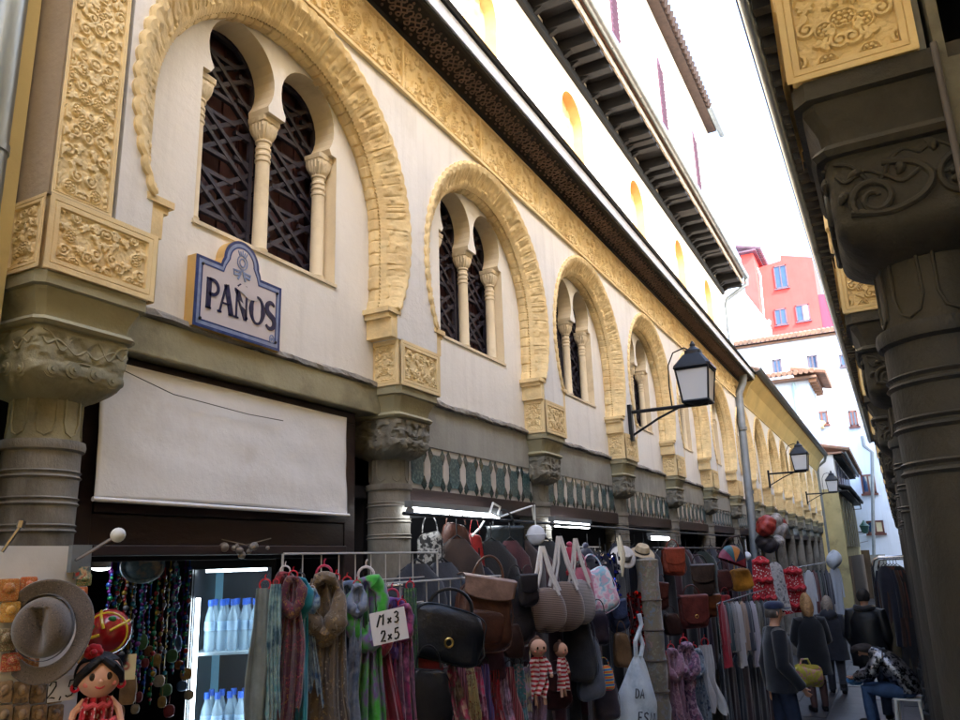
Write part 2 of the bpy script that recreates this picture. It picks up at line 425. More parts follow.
def capital(side, worn):
    k = ('capital', side, worn)
    if k in SH: return SH[k]
    f = FD(side); b = MB(); cx = f(.095, 0, 0)[0]
    def disp(t, a):
        h = H_cap[min(39, int(t * 39.9)), int(a * 192) % 192]
        return ((.0026 if side < 0 else .0006) if not worn or side > 0 else .0048) * float(h) * (1 if .05 < t < .97 else 0)
    pr = []
    for i in range(41):
        t = i / 40; z = .248 + .096 * t
        r = .048 + (.074 - .048) * min(1, math.sin(min(1, t / .34) * PI / 2)) + .003 * t
        pr.append((r, z, 2 + 9 * min(1, t / .34) ** 1.5))
    b.lathe(pr, (cx, 0, 0), 144, disp=disp)
    if not worn or side > 0:
        for fx, fy in ((1, 0), (0, -1), (-1, 0), (0, 1)):
            n = Vector((fx, fy, 0)); a = Vector((-fy, fx, 0)); u = Vector((0, 0, 1)); c0 = Vector((cx, 0, 0)) + n * .0772
            pt = lambda x, z: c0 + a * x + u * z - n * max(0, .286 - z) * .8
            for s in (-1, 1):
                b.tube(curve([pt(s * x, z) for x, z in ((.0, .318), (.016, .309), (.030, .318), (.046, .326), (.060, .318), (.068, .326))]), .0019, 6)
                b.tube(curve([pt(s * x, z) for x, z in ((.0, .332), (.012, .338), (.024, .330), (.030, .318), (.040, .312), (.054, .332), (.068, .338))]), .0019, 6)
            if side > 0:
                for sx_, x0, z0, r0, tn in ((-1, -.040, .298, .019, 9.5), (1, .030, .304, .025, 10.5)):
                    b.tube([pt(x0 + sx_ * r0 * (1 - .78 * t) * math.cos(tn * t - .6), z0 + r0 * (1 - .78 * t) * math.sin(tn * t - .6)) for t in [k / 44 for k in range(45)]], [.0036 - .0016 * k / 44 for k in range(45)], 7)
                b.tube(curve([pt(x, z) for x, z in ((-.060, .288), (-.030, .284), (-.004, .292), (.006, .308), (-.006, .324), (-.030, .330))]), .0034, 7)
                for k in range(7): q = k * .898; b.ball(tuple(pt(.030 + .0085 * math.cos(q), .304 + .0085 * math.sin(q))), .0036, 6)
                for x, z, a0 in ((-.02, .316, .5), (-.045, .322, 2.2), (.010, .330, 1.0), (.055, .322, .2), (-.058, .306, 2.9), (.0, .276, -.8)):
                    b.tube([pt(x + .013 * t * math.cos(a0 + t), z + .013 * t * math.sin(a0 + t)) for t in [k / 8 for k in range(9)]], [.0008 + .0036 * math.sin(PI * k / 8) for k in range(9)], 7)
    if not worn and side < 0:          # rosettes along the lower edge of each face
        for fx, fy in ((1, 0), (0, -1), (-1, 0), (0, 1)):
            for q in (-.048, -.017, .017, .048):
                n = Vector((fx, fy, 0)); c = Vector((cx, 0, .283 + .004 * (abs(q) < .03))) + n * (.0755 - abs(q) * .1) + Vector((-fy, fx, 0)) * q
                a = Vector((-fy, fx, 0)); u = Vector((0, 0, 1))
                for rad, hh in ((.0125, .004), (.008, .007), (.0035, .011)):
                    V = [c + n * hh + a * rad * math.cos(2 * PI * i / 12) + u * rad * math.sin(2 * PI * i / 12) for i in range(12)]
                    V2 = [p - n * .012 for p in V]
                    b.add(V2 + V, [(i, (i + 1) % 12, 12 + (i + 1) % 12, 12 + i) for i in range(12)] + [tuple(range(12, 24))])
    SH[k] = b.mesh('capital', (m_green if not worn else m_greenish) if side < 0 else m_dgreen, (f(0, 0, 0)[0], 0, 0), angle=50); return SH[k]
def shaft(side, first):
    k = ('shaft', side, first)
    if k in SH: return SH[k]
    f = FD(side); b = MB(); cx = f(.095, 0, 0)[0]
    pr = [(.0485, .262), (.0485, .19)]
    b.lathe(pr, (cx, 0, 0), 32, 0)
    for i in range(8):                  # tongues cut in the neck
        a = 2 * PI * i / 8 + .2; R = .0490
        pts = [(cx + R * math.cos(a + s), R * math.sin(a + s), z) for s, z in [(-.26, .25), (-.27, .215), (-.18, .201), (0, .196), (.18, .201), (.27, .215), (.26, .25)]]
        b.tube(pts, .0016, 6, 0)
    low = [(.0535, .185), (.0565, .190), (.0578, .184), (.0565, .177), (.052, .174), (.0522, .150)]
    for z in (.142, .104, .066):
        low += [(.0522, z + .006), (.055, z + .004), (.0525, z + .001), (.0525, z - .001), (.0555, z - .004), (.0525, z - .007)]
    low += [(.0525, .03), (.0545, -.3), (.056, -.78), (.062, -.79), (.066, -.80), (.062, -.815), (.07, -.83), (.075, -.845), (.07, -.86), (.085, -.862, 8), (.085, -1.0, 8)]
    b.lathe([(r[0], r[1], r[2] if len(r) > 2 else 2) for r in low], (cx, 0, 0), 40, 1)
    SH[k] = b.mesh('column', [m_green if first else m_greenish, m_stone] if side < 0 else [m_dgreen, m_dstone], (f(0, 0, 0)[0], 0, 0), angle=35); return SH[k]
def column(side, root, y, first):
    f = FD(side); at = (f(0, 0, 0)[0], y, 0)
    c = place(shaft(side, first), 'column', root, at)
    place(capital(side, not first and side < 0), 'capital', c, at); place(abacus(side), 'abacus', c, at); place(impost(side), 'impost_block', c, at)
    return c
def ring(side):
    """moulded, scalloped and voussoir-cut arch ring, local to the bay centre"""
    k = ('ring', side)
    if k in SH: return SH[k]
    f = FD(side); b = MB(); z0 = .60
    t0 = math.asin((RC - z0) / RX); N = 520
    prof = [(RX + .004, -.000), (RX + .004, -.006), (RX - .004, -.009), (.400, -.006), (.395, -.002), (.389, .003), (.383, .0075), (.377, .012), (.371, .0165), (.366, .0205), (.361, .024), (.356, .026), (.351, .028), (RI + .001, .034), (RI - .003, .039), (RI + .001, .044), (RI + .003, .048), (RI - .001, .052), (RI - .002, .060), (RI - .001, .066), (RI + .003, .069), (RI + .001, .072), (RI + .001, .080)]
    rg = np.random.default_rng(5); jit = rg.random(64)
    rows = []
    for i in range(N + 1):
        t = -t0 + (PI + 2 * t0) * i / N; q = i / N * 52
        row = []; cut = 1 - smooth(.38, .48, np.array(abs((q % 1) - .5)))
        low = min(1, min(i, N - i) / 26)
        for j, (r, d) in enumerate(prof):
            if j <= 3: r += .0055 * abs(math.sin(PI * q)) * (1 if j < 3 else .5)
            if 3 < j < 12: d -= .0022 * float(cut) + .0038 * (float(H_frz[min(77, 6 + j * 5), int(i * 1.6) % 230]) - .5)
            if 12 <= j <= 15: r += .0075 * (abs(((q * 3) % 1) - .5) - .25); d -= .006 * (abs(((q * 3) % 1) - .5) - .25)
            if j > 15: r -= .0040 * float(cut) * (1 if j < 21 else .3) + .004 * jit[int(q) % 64] + .0016 * math.sin(q * 5 * 2 * PI)
            if j > 2 and low < 1: r -= (1 - low) ** 3 * .010
            sfr = min(1, max(0, (RX - r) / (RX - RI)))
            if t < 0 or t > PI:
                cs = math.copysign(r * (abs(math.cos(t)) * (1 - sfr) + sfr), math.cos(t)); zz = RC + (r + (RX - r) * sfr) * math.sin(t)
            else: cs = r * math.cos(t); zz = RC + r * math.sin(t)
            row.append(f(d, -cs, zz))
        rows.append(row)
    n = len(prof); V = [p for r in rows for p in r]
    b.add(V, [(i * n + j, i * n + j + 1, (i + 1) * n + j + 1, (i + 1) * n + j) for i in range(N) for j in range(n - 1)], 0, True)
    b.f.append(tuple(range(n))); b.m.append(0); b.smooth.append(False)
    b.f.append(tuple(N * n + j for j in range(n))); b.m.append(0); b.smooth.append(False)
    for s in (-1, 1):                   # stepped springers and neck below the horseshoe
        for (h0, h1, w0, dd) in ((.590, .602, .318, -.002), (.578, .590, .326, .003), (.531, .578, .336, .002)):
            ya, yb = sorted((s * w0, s * (.372 if w0 < .33 else .362)))
            b.box(*sorted((f(dd, 0, 0)[0], f(.0748, 0, 0)[0])), ya, yb, h0, h1)
    SH[k] = b.mesh('arch_ring', m_yellow2, (f(0, 0, 0)[0], 0, 0), angle=35); return SH[k]
WZ0, WZ1, WR, WC = .636, .962, .094, 1.028
def win_outline():
    o = [(-.21, WZ0), (-.21, WZ1), (-.190, WZ1)]
    o += [(y, z) for y, z in circ(-.105, WR, WC, .975, 22)]
    o += [(-.026, WZ1), (.026, WZ1)]
    o += [(y, z) for y, z in circ(.105, WR, WC, .975, 22)]
    o += [(.190, WZ1), (.21, WZ1), (.21, WZ0)]
    return o
def lattice(side):
    k = ('lattice', side)
    if k in SH: return SH[k]
    f = FD(side); b = MB(); y0, y1, z0, z1 = -.098, .098, WZ0, 1.135
    def clip(p, q):
        t0, t1 = 0., 1.; d = (q[0] - p[0], q[1] - p[1])
        for a, lo, hi in ((0, y0, y1), (1, z0, z1)):
            if abs(d[a]) < 1e-9:
                if not lo <= p[a] <= hi: return None
            else:
                u, v = sorted(((lo - p[a]) / d[a], (hi - p[a]) / d[a])); t0, t1 = max(t0, u), min(t1, v)
        return None if t0 >= t1 else ((p[0] + d[0] * t0, p[1] + d[1] * t0), (p[0] + d[0] * t1, p[1] + d[1] * t1))
    def bar(p, q, w=.0042, d=.0):
        w *= 1.05
        c = clip(p, q)
        if not c: return
        (a, e), (g_, h) = c; m = Vector(((a + g_) / 2, (e + h) / 2)); L = math.hypot(g_ - a, h - e) / 2
        if L < .003: return
        ux, uz = (g_ - a) / 2 / L, (h - e) / 2 / L
        b.obox(f(.142 + d, m.x, m.y), (0, ux * L, uz * L), (0, -uz * w, ux * w), (.005, 0, 0))
    per = .138; A = math.atan(per / 2 / .098)
    for i in range(-14, 15):
        for o in (-.016, .016):
            for s in (-1, 1):
                cz = .885 + i * per + o / math.cos(A); dx = .4
                bar((-dx, cz - s * dx * math.tan(A)), (dx, cz + s * dx * math.tan(A)), .0045, .001 * s)
    for i in range(-8, 9):
        for o in (-.014, .014):
            zz = .885 + i * per / 2
    for x in (-.098 + .004, .098 - .004):
        bar((x, 0), (x, 2), .0044, -.002)
    for i in range(-6, 7):
        z = .885 + per * i + per / 2
        for s in (-1, 1):
            bar((-.046, z + s * .024 ), (.046, z + s * .024), .0044); bar((s * .098 - .05, z - per / 2 + .03), (s * .098 + .05, z - per / 2 + .03), .0044); bar((s * .098 - .05, z - per / 2 - .03), (s * .098 + .05, z - per / 2 - .03), .0044)
    SH[k] = b.mesh('lattice', m_lattice, (f(0, 0, 0)[0], 0, 0)); return SH[k]
def colonnette(side):
    k = ('colonnette', side)
    if k in SH: return SH[k]
    f = FD(side); b = MB(); cx = f(.112, 0, 0)[0]
    b.lathe([(.020, .637, 8), (.020, .647, 8), (.0165, .650), (.0185, .655), (.0158, .660), (.0155, .80), (.0150, .858), (.0172, .860), (.0172, .865), (.0150, .867), (.0150, .872), (.0172, .874), (.0172, .879), (.0150, .881), (.0150, .886), (.0172, .888), (.0172, .893), (.0148, .895), (.0146, .904), (.0180, .906), (.0180, .910), (.0150, .912)], (cx, 0, 0), 20)
    def disp(t, a): return .0030 * float(H_cap[min(39, int(t * 39.9)), int(a * 192) % 192]) if .05 < t < .8 else 0
    b.lathe([(.0155, .911), (.018, .918, 2.5), (.021, .928, 4), (.0225, .938, 7), (.0225, .946, 8), (.0215, .948, 8), (.0255, .950, 12), (.0265, .961, 14)], (cx, 0, 0), 48, disp=disp)
    SH[k] = b.mesh('colonnette', m_cream, (f(0, 0, 0)[0], 0, 0), angle=35); return SH[k]
def winframe(side):
    k = ('winframe', side)
    if k in SH: return SH[k]
    f = FD(side); b = MB(); o = win_outline(); D = .058
    V = [f(.0755, y, z) for y, z in o] + [f(.0755 + D, y, z) for y, z in o]; n = len(o)
    b.add(V, [(i, (i + 1) % n, n + (i + 1) % n, n + i) for i in range(n)])        # reveals of the two horseshoes
    b.box(*sorted((f(.071, 0, 0)[0], f(.136, 0, 0)[0])), -.214, .214, WZ0 - .008, WZ0 - .0002)   # sill
    SH[k] = b.mesh('twin_window', m_cream, (f(0, 0, 0)[0], 0, 0)); return SH[k]
def shutter(side):
    k = ('shutter', side)
    if k in SH: return SH[k]
    f = FD(side); b = MB()
    for s in (-1, 1):
        for i in range(6):
            y = s * .115 - .105 + i * .045 - .012
            b.box(*sorted((f(.162 + .002 * (i % 2), 0, 0)[0], f(.176, 0, 0)[0])), y - .0205, y + .0205, WZ0 - .02, 1.15)
    SH[k] = b.mesh('shutter', m_shutter, (f(0, 0, 0)[0], 0, 0)); return SH[k]

def bay(side, root, c, yl, yr, detail=True):
    f = FD(side); x0 = f(0, 0, 0)[0]; at = (x0, c, 0)
    # front spandrel with its horseshoe opening
    b = MB(); o = [(yl, ZT), (yl, 1.222)] + [(yr, 1.222), (yr, ZT), (c + .360, ZT), (c + .360, .60)]
    o += circ(c, RX, RC, .60, 60)[::-1] + [(c - .360, .60), (c - .360, ZT)]
    b.poly(o, [], lambda y, z, d: f(d, y, z), .074)
    part('spandrel_wall', b, m_white, root)
    # recessed wall with the window cut through it
    b = MB(); w = [(c + y, z) for y, z in win_outline()]
    b.poly([(yl - .001, .42), (yl - .001, 1.30), (yr + .001, 1.30), (yr + .001, .42)], [w], lambda y, z, d: f(.0752 + d, y, z), .058, rims=False)
    part('recess_wall', b, m_recess, root)
    b = MB(); b.box(*sorted((f(.20, 0, 0)[0], f(.22, 0, 0)[0])), yl - .06, yr + .06, .19, 1.36); part('backing_wall', b, m_dark, root)  # backing added to stop sky light leaking in behind the bays
    place(ring(side), 'arch_ring', root, at)
    wn = place(winframe(side), 'twin_window', root, at)
    for s in (-.105, .105): place(lattice(side), 'lattice', wn, (x0, c + s, 0))
    for s in (-.188, 0, .188): place(colonnette(side), 'colonnette', wn, (x0, c + s, 0))
    place(shutter(side), 'shutter', wn, at)

def zones(ylist):
    return list(zip(ylist[:-1], ylist[1:]))
def ledge(side, root, ya, yb, dz=0):
    f = FD(side); rg = random.Random(int(ya * 100)); b = MB(); n = 40
    def fn(u, v):
        y = ya + (yb - ya) * u; k = v * 5
        pr = [(.0745, .437), (.062, .430), (.060, .421), (.066, .4185), (.075, .4180), (.0752, .43)][int(round(k))]
        return f(pr[0] + rg.uniform(-.0025, .0025), y, pr[1] + dz + rg.uniform(-.002, .002) + .002 * math.sin(u * 17))
    b.grid(fn, n, 6, sm=False); part('ledge', b, m_mortar, root)

def tiles(side, root, ya, yb):
    f = FD(side); b = MB(); z0, z1 = .187, .302; d0 = .078
    b.box(*sorted((f(d0, 0, 0)[0], f(d0 + .03, 0, 0)[0])), ya, yb, z0, z1, 0)
    n = max(1, round((yb - ya) / .098)); p = (yb - ya) / n; h = z1 - z0
    X = lambda y, z, d: f(d0 - .0022 + d, y, z)
    def pl(pts, mi): b.poly([(y, z0 + z * h) for y, z in pts], [], X, .0022, mi)
    for i in range(n):
        c = ya + (i + .5) * p
        w = p * .29
        pl([(c - w, .20), (c - w, .72), (c - w * .55, .84), (c + w * .55, .84), (c + w, .72), (c + w, .20), (c + w * .55, .12), (c - w * .55, .12)], 1)
        e = c + p / 2
        for s in (-1, 1):
            for zc in (.815, .145):
                q = e + s * p * .165
                if ya < q - .012 and q + .012 < yb: pl([(q - .0150, zc), (q, zc + .18), (q + .0150, zc), (q, zc - .14 if zc < .5 else zc - .18)], 2)
        if e < yb - .02:
            pl([(e - .0150, .30), (e - .0150, .66), (e, .92), (e + .0150, .66), (e + .0150, .30), (e, .02)], 3)
    part('tile_panel', b, [m_tilew, m_teal, m_dgt, mat('cream_glazed_tile', lin(190, 184, 180), .3, .1, 14, .1, 40, coat=.3)], root)
    b = MB(); b.box(*sorted((f(.074, 0, 0)[0], f(.12, 0, 0)[0])), ya, yb, z1 + .0005, .4175); part('rendered_beam', b, m_gplast, root)
    b = MB(); b.box(*sorted((f(.068, 0, 0)[0], f(.14, 0, 0)[0])), ya, yb, z0 - .045, z0 - .0005); part('timber_lintel', b, m_frame, root)

# ------------------------------------------------------------------ the near gallery on the left
PL = [.710, 1.61, 2.50, 3.39, 4.31, 5.24, 6.16]
gal = thing('market_gallery', 'near white gallery with carved ochre horseshoe arches, black cornice and tall upper storey', 'building', (-1, 3.4, -1))
f = FD(-1)
for i, y in enumerate(PL): column(-1, gal, y, i == 0)
for i, (a, b_) in enumerate(zones(PL)):
    c = (a + b_) / 2
    if i == 0: c = 1.150
    bay(-1, gal, c, a if i else a + .015, b_)
    ledge(-1, gal, a + .093, b_ - .093)
    if i: tiles(-1, gal, a + .055, b_ - .055)
# first bay: painted beam instead of tiles
b = MB(); b.box(-1.13, -1.066, .76, 1.56, .352, .4178); part('painted_beam', b, m_green, gal, bevel=.003)
# corner pier with its tall carved panel
b = MB(); b.box(-1.20, -1.0035, .617, .7155, ZT + .0005, 1.222)
part('corner_pier', b, mat('grey_pier_side', lin(176, 160, 138), .9, .12, 2, .4, 25, stain=lin(140, 128, 110)), gal)
b = MB(); b.relief(H_pier, (-1.001, .6165, ZT + .001), (0, .099, 0), (0, 0, .69), (1, 0, 0), .0045); part('carved_pier_panel', b, m_yellow, gal)
# frieze, in lengths
Lf = .45
bm_ = MB(); bm_.relief(H_frz, (-.9985, 0, 1.2225), (0, Lf, 0), (0, 0, .158), (1, 0, 0), .0085); bm_.box(-1.07, -.999, 0, Lf, 1.2223, 1.3803)
bm_.box(-.9985, -.9885, 0, Lf, 1.216, 1.2245)
frz = bm_.mesh('frieze', m_yellow, (0, 0, 0))
y = .18
while y < 6.6: place(frz, 'frieze', gal, (0, y, 0)); y += Lf
# black boarded cornice with painted scrolls, white drip and dark tile edge
Y0, Y1 = -1.5, 6.72
def strip(mb, prof, y0, y1, mi=0):
    V = [(x, y, z) for y in (y0, y1) for x, z in prof]; n = len(prof)
    mb.add(V, [(i, (i + 1) % n, n + (i + 1) % n, n + i) for i in range(n)] + [tuple(range(n)), tuple(range(n, 2 * n))[::-1]], mi)
b = MB(); strip(b, [(-1.02, 1.3806), (-.992, 1.3806), (-.985, 1.392), (-.895, 1.406), (-.882, 1.403), (-.882, 1.412), (-1.02, 1.44)], Y0, Y1); part('cornice', b, m_black, gal)
b = MB()
u = Vector((.090, 0, .014)).normalized(); nrm = Vector((.014, 0, -.090)).normalized()
def soff(a, y, h=.0015): return Vector((-.985, y, 1.392)) + u * a + nrm * h
y = .9
k = 0
while y < Y1 - .05 and k < 99:
    for s in (-1, 1):
        q = y
        pts = [soff(.046 + s * .020 * math.sin(t * 2 * PI) * 1.25, q + .028 * math.sin(t * 4 * PI) * .5 + (t - .5) * .054) for t in [i / 18 for i in range(19)]]
        b.tube(pts, .0026, 5)
    pts = [soff(.046 + .016 * math.cos(t), y + .034 + .011 * math.sin(t)) for t in [2 * PI * i / 10 for i in range(10)]]
    b.tube(pts, .0024, 5, closed=True)
    for a, dy in ((.012, .0), (.012, .029), (.079, .01), (.079, .036)):
        b.ball(soff(a, y + dy), .0042, 4)
    y += .068; k += 1
part('cornice_ornament', b, m_brownp, gal)
b = MB(); strip(b, [(-.893, 1.413), (-.875, 1.411), (-.872, 1.452), (-.893, 1.455)], Y0, Y1); part('drip_board', b, m_bwhite, gal)
b = MB(); strip(b, [(-.895, 1.4555), (-.864, 1.454), (-.858, 1.466), (-.866, 1.474), (-.905, 1.478)], Y0, Y1); part('tile_edge', b, m_black, gal)
b = MB(); strip(b, [(-.90, 1.4785), (-.873, 1.4765), (-1.42, 1.62), (-1.42, 1.60)], Y0, Y1); part('lean_to_roof', b, m_roof, gal)
# upper storey, set back
UX = -1.4; UY1 = 8.92; UZ = 2.935
hw, hr = .17, .18
hc = [2.83, 4.06, 5.43, 6.78, 8.0]
b = MB(); holes = []
ztop = [2.765, 2.785, 2.80, 2.805, 2.80]
hs = []
for yc, zt in zip(hc, ztop):
    cz = zt - hr; lp_ = circ(yc, hr, cz, cz - .06, 24); w_ = math.sqrt(hr * hr - .06 ** 2); lp_ = [(yc - w_, 1.75)] + lp_ + [(yc + w_, 1.75)]
    hs.append(lp_)
b.poly([(-1.5, 1.5), (-1.5, 3.3), (UY1, 3.3), (UY1, 1.5)], hs, lambda y, z, d: (UX - d, y, z), .09, rims=False)
part('upper_wall', b, m_upwall, gal)
b = MB(); b.box(UX - 1.5, UX, UY1 - .02, UY1 - .002, -.9, 3.3); b.box(UX - 1.5, UX - .10, -1.5, UY1 - .03, -.9, -.88); part('end_wall', b, m_upwall, gal)
HW = arab(28, 90, 7, 77, 3)
for yc, zt, lp_ in zip(hc, ztop, hs):
    b = MB(); n = len(lp_)
    b.add([(UX + .004, y, z) for y, z in lp_] + [(UX - .075, y, z) for y, z in lp_], [(i, (i + 1) % n, n + (i + 1) % n, n + i) for i in range(n)])
    oo = [(yc + (y - yc) * 1.0, z) for y, z in lp_]
    b.relief(HW, (UX - .068, yc - .19, 1.74), (0, .38, 0), (0, 0, zt - 1.74 + .01), (1, 0, 0), .008)
    part('horseshoe_niche', b, mat('deep_ochre', lin(206, 168, 112), .85, .15, 4, .3, 40), gal)
# deep black eave on brackets
b = MB(); b.box(UX - .05, -1.158, -1.5, UY1, 3.050, 3.066); b.box(UX + .001, UX + .03, -1.5, UY1, 2.915, 2.965); part('eave_boards', b, m_black, gal)
b = MB(); b.box(UX + .002, -1.172, -.032, .032, 2.975, 3.048); b.add([(UX + .002, -.018, 2.93), (UX + .10, -.018, 2.984), (UX + .002, -.018, 2.984), (UX + .002, .018, 2.93), (UX + .10, .018, 2.984), (UX + .002, .018, 2.984)], [(0, 1, 2), (3, 5, 4), (0, 3, 4, 1), (1, 4, 5, 2), (0, 2, 5, 3)])
br = b.mesh('eave_bracket', m_black, (0, 0, 0))
y = 2.0; k = 0
rj = random.Random(4)
while y < UY1 - .02 and k < 60: place(br, 'eave_bracket', gal, (0, y, 0), rot=(rj.uniform(-.03, .03), 0, rj.uniform(-.012, .012))); y += .19 + rj.uniform(-.018, .018); k += 1
b = MB(); b.box(-1.1715, -1.1585, -1.5, UY1, 3.001, 3.0495); part('fascia', b, mat('worn_fascia', lin(150, 140, 124), .8, .4, 9, .4, 30), gal)
def halfpipe(mb, x, z, r, y0, y1, n=10, mi=0):
    V = []
    for y in (y0, y1):
        for rr in (r, r - .004):
            for i in range(n + 1):
                a = PI + PI * i / n; V.append((x + rr * math.cos(a), y, z + rr * math.sin(a)))
    m = n + 1; F = []
    for i in range(n):
        F += [(i, i + 1, 2 * m + i + 1, 2 * m + i), (m + i, m + i + 1, 3 * m + i + 1, 3 * m + i)]
        F += [(i, i + 1, m + i + 1, m + i), (2 * m + i, 2 * m + i + 1, 3 * m + i + 1, 3 * m + i)]
    F += [(0, m, 3 * m, 2 * m), (n, m + n, 3 * m + n, 2 * m + n)]
    mb.add(V, F, mi, True)
    return mb
b = MB(); halfpipe(b, -1.122, 3.088, .034, -1.5, UY1 + .03)
for k in range(14): b.tube([(-1.158, .4 + k * .62, 3.088), (-1.122, .4 + k * .62, 3.052), (-1.086, .4 + k * .62, 3.090)], .005, 6)
part('gutter', b, m_zinc, gal)
b = MB(); strip(b, [(-1.16, 3.067), (-1.10, 3.075), (-1.9, 3.40), (-1.9, 3.38)], -1.5, UY1); part('upper_roof', b, m_roof, gal)
b = MB(); b.tube([(-1.122, UY1 + .01, 3.06), (-1.125, UY1 + .03, 3.0), (-1.25, UY1 + .04, 2.93), (-1.355, UY1 + .02, 2.86), (-1.37, UY1 + .02, 2.8), (-1.37, UY1 + .02, 1.0)], .026, 10); part('downpipe', b, m_gzinc, gal)
# attic behind
AX = -1.75
b = MB(); b.box(AX - .7, AX, -1.5, 11.6, 3.2, 6.55); part('attic_wall', b, m_upwall, gal)
for yc, z0, z1 in ((6.55, 4.95, 5.95), (8.42, 4.95, 5.75), (10.25, 4.95, 5.70)):
    b = MB(); w = .10
    b.box(AX - .02, AX + .012, yc - w - .02, yc + w + .02, z0 - .02, z1); b.ball((AX, yc, z1), (.012, w + .02, .16), 8)
    s_ = part('mauve_shutter', b, m_purple, gal)
    b = MB()
    for i in range(16):
        z = z0 + .02 + (z1 - z0 - .04) * i / 15; b.obox((AX + .016, yc, z), (0, w, 0), (.006, 0, .010), (.003, 0, -.002))
    part('slats', b, m_purple, s_)
b = MB()
for i in range(70):
    y = 2.6 + i * .13; b.tube([(AX - .1, y, 6.70), (AX + .19, y, 6.55)], .055, 7)
b.box(AX - .1, AX + .13, -1.5, 11.6, 6.50, 6.53); part('attic_eave', b, mat('brown_eave_tiles', lin(62, 46, 38), .85, .35, 8, .4, 30), gal)
b = MB(); b.tube([(AX + .17, 10.9, 6.55), (AX + .19, 11.75, 6.50)], .05, 8); part('attic_gutter_end', b, m_gzinc, gal)
# shop shells behind the columns
b = MB()
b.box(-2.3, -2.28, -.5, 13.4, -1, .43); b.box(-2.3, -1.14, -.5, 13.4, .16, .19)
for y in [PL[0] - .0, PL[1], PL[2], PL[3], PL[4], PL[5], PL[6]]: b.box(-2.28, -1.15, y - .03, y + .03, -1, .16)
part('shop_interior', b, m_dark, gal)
# timber surround of the first shop
b = MB(); b.box(-1.118, -1.098, .766, 1.475, .325, .3515); b.box(-1.118, -1.098, .766, .803, -1, .325); b.box(-1.118, -1.098, 1.437, 1.475, -1, .325)
b.box(-1.118, -1.094, .8035, 1.437, .094, .118); b.box(-1.116, -1.10, .8035, 1.437, .045, .0935); b.box(-1.12, -1.09, .8035, 1.437, .028, .0448)
part('shop_surround', b, m_frame, gal, bevel=.002)
b = MB(); b.box(-1.15, -1.119, .76, 1.50, .02, .35); part('shutter_box', b, m_dark, gal)

# downpipe between the galleries
b = MB()
b.tube([(-.92, 6.46, 1.44), (-.935, 6.46, 1.34), (-.97, 6.42, 1.25), (-.965, 6.35, 1.0), (-.955, 6.22, .3), (-.95, 6.12, -.2), (-.95, 6.10, -1)], .030, 12)
for z in (.95, .45, 0): b.tube([(-.958, 6.33 - (.95 - z) * .12, z - .012), (-.958, 6.33 - (.95 - z) * .12, z + .012)], .0335, 12)
solo('downpipe', b, m_gzinc, 'tall grey downpipe beside the red cushions, leaning between the two galleries', 'drainpipe')
# galvanised pipe at the very left, with the neighbouring ochre wall
b = MB(); b.tube([(-1.04, .548, 2.4), (-1.04, .548, -1)], .024, 20)
for z in (.58, .46, 1.0): b.tube([(-1.04, .548, z - .006), (-1.04, .548, z + .006)], .0262, 20)
solo('downpipe', b, m_zinc, 'shiny galvanised downpipe against the carved corner pier at the left edge', 'drainpipe')
nb = thing('neighbouring_house', 'plain pale ochre house wall at the left edge beside the galvanised pipe', 'building', (-1.1, -2, -1))
b = MB(); b.box(-1.6, -1.072, -6, .613, -1, 3.0); part('wall', b, m_ypale, nb)

# ------------------------------------------------------------------ the far gallery
PF = [7.08, 7.93, 8.78, 9.65, 10.55, 11.5, 12.5, 13.4]
far = thing('market_gallery', 'far low stretch of ochre arches under a plain grey gutter, beyond the tall downpipe', 'building', (-1, 10, -1))
for y in PF: column(-1, far, y, False)
for i, (a, b_) in enumerate(zones([PL[-1]] + PF)):
    c = (a + b_) / 2; bay(-1, far, c, a, b_); ledge(-1, far, a + .093, b_ - .093)
    tiles(-1, far, a + .055, b_ - .055)
b = MB(); strip(b, [(-1.001, 1.223), (-.992, 1.223), (-.988, 1.235), (-.97, 1.27), (-.93, 1.36), (-.86, 1.44), (-.86, 1.452), (-1.05, 1.452)], 6.73, 13.5); part('cove', b, m_ypale, far)
b = MB(); halfpipe(b, -.835, 1.485, .035, 6.6, 13.55); part('gutter', b, mat('dark_gutter', lin(92, 98, 104), .5, .2, 5, .2, 60, metal=.3), far)
b = MB(); strip(b, [(-.86, 1.4525), (-.80, 1.470), (-1.8, 1.83), (-1.8, 1.80)], 6.73, 13.5)
for i in range(70): b.tube([(-.83, 6.78 + i * .096, 1.49), (-1.8, 6.78 + i * .096, 1.845)], .026, 6)
part('roof', b, m_roof, far)
b = MB(); b.box(-2.2, -1.15, 13.4, 13.5, -1, 1.45); b.box(-1.15, -1.0, 13.45, 13.5, -1, 1.45); part('end_wall', b, m_ypale, far)
b = MB(); b.tube([(-.835, 13.5, 1.45), (-.86, 13.52, 1.38), (-.97, 13.52, 1.30), (-.985, 13.52, 1.2), (-.985, 13.52, -1)], .022, 8); part('downpipe', b, m_gzinc, far)
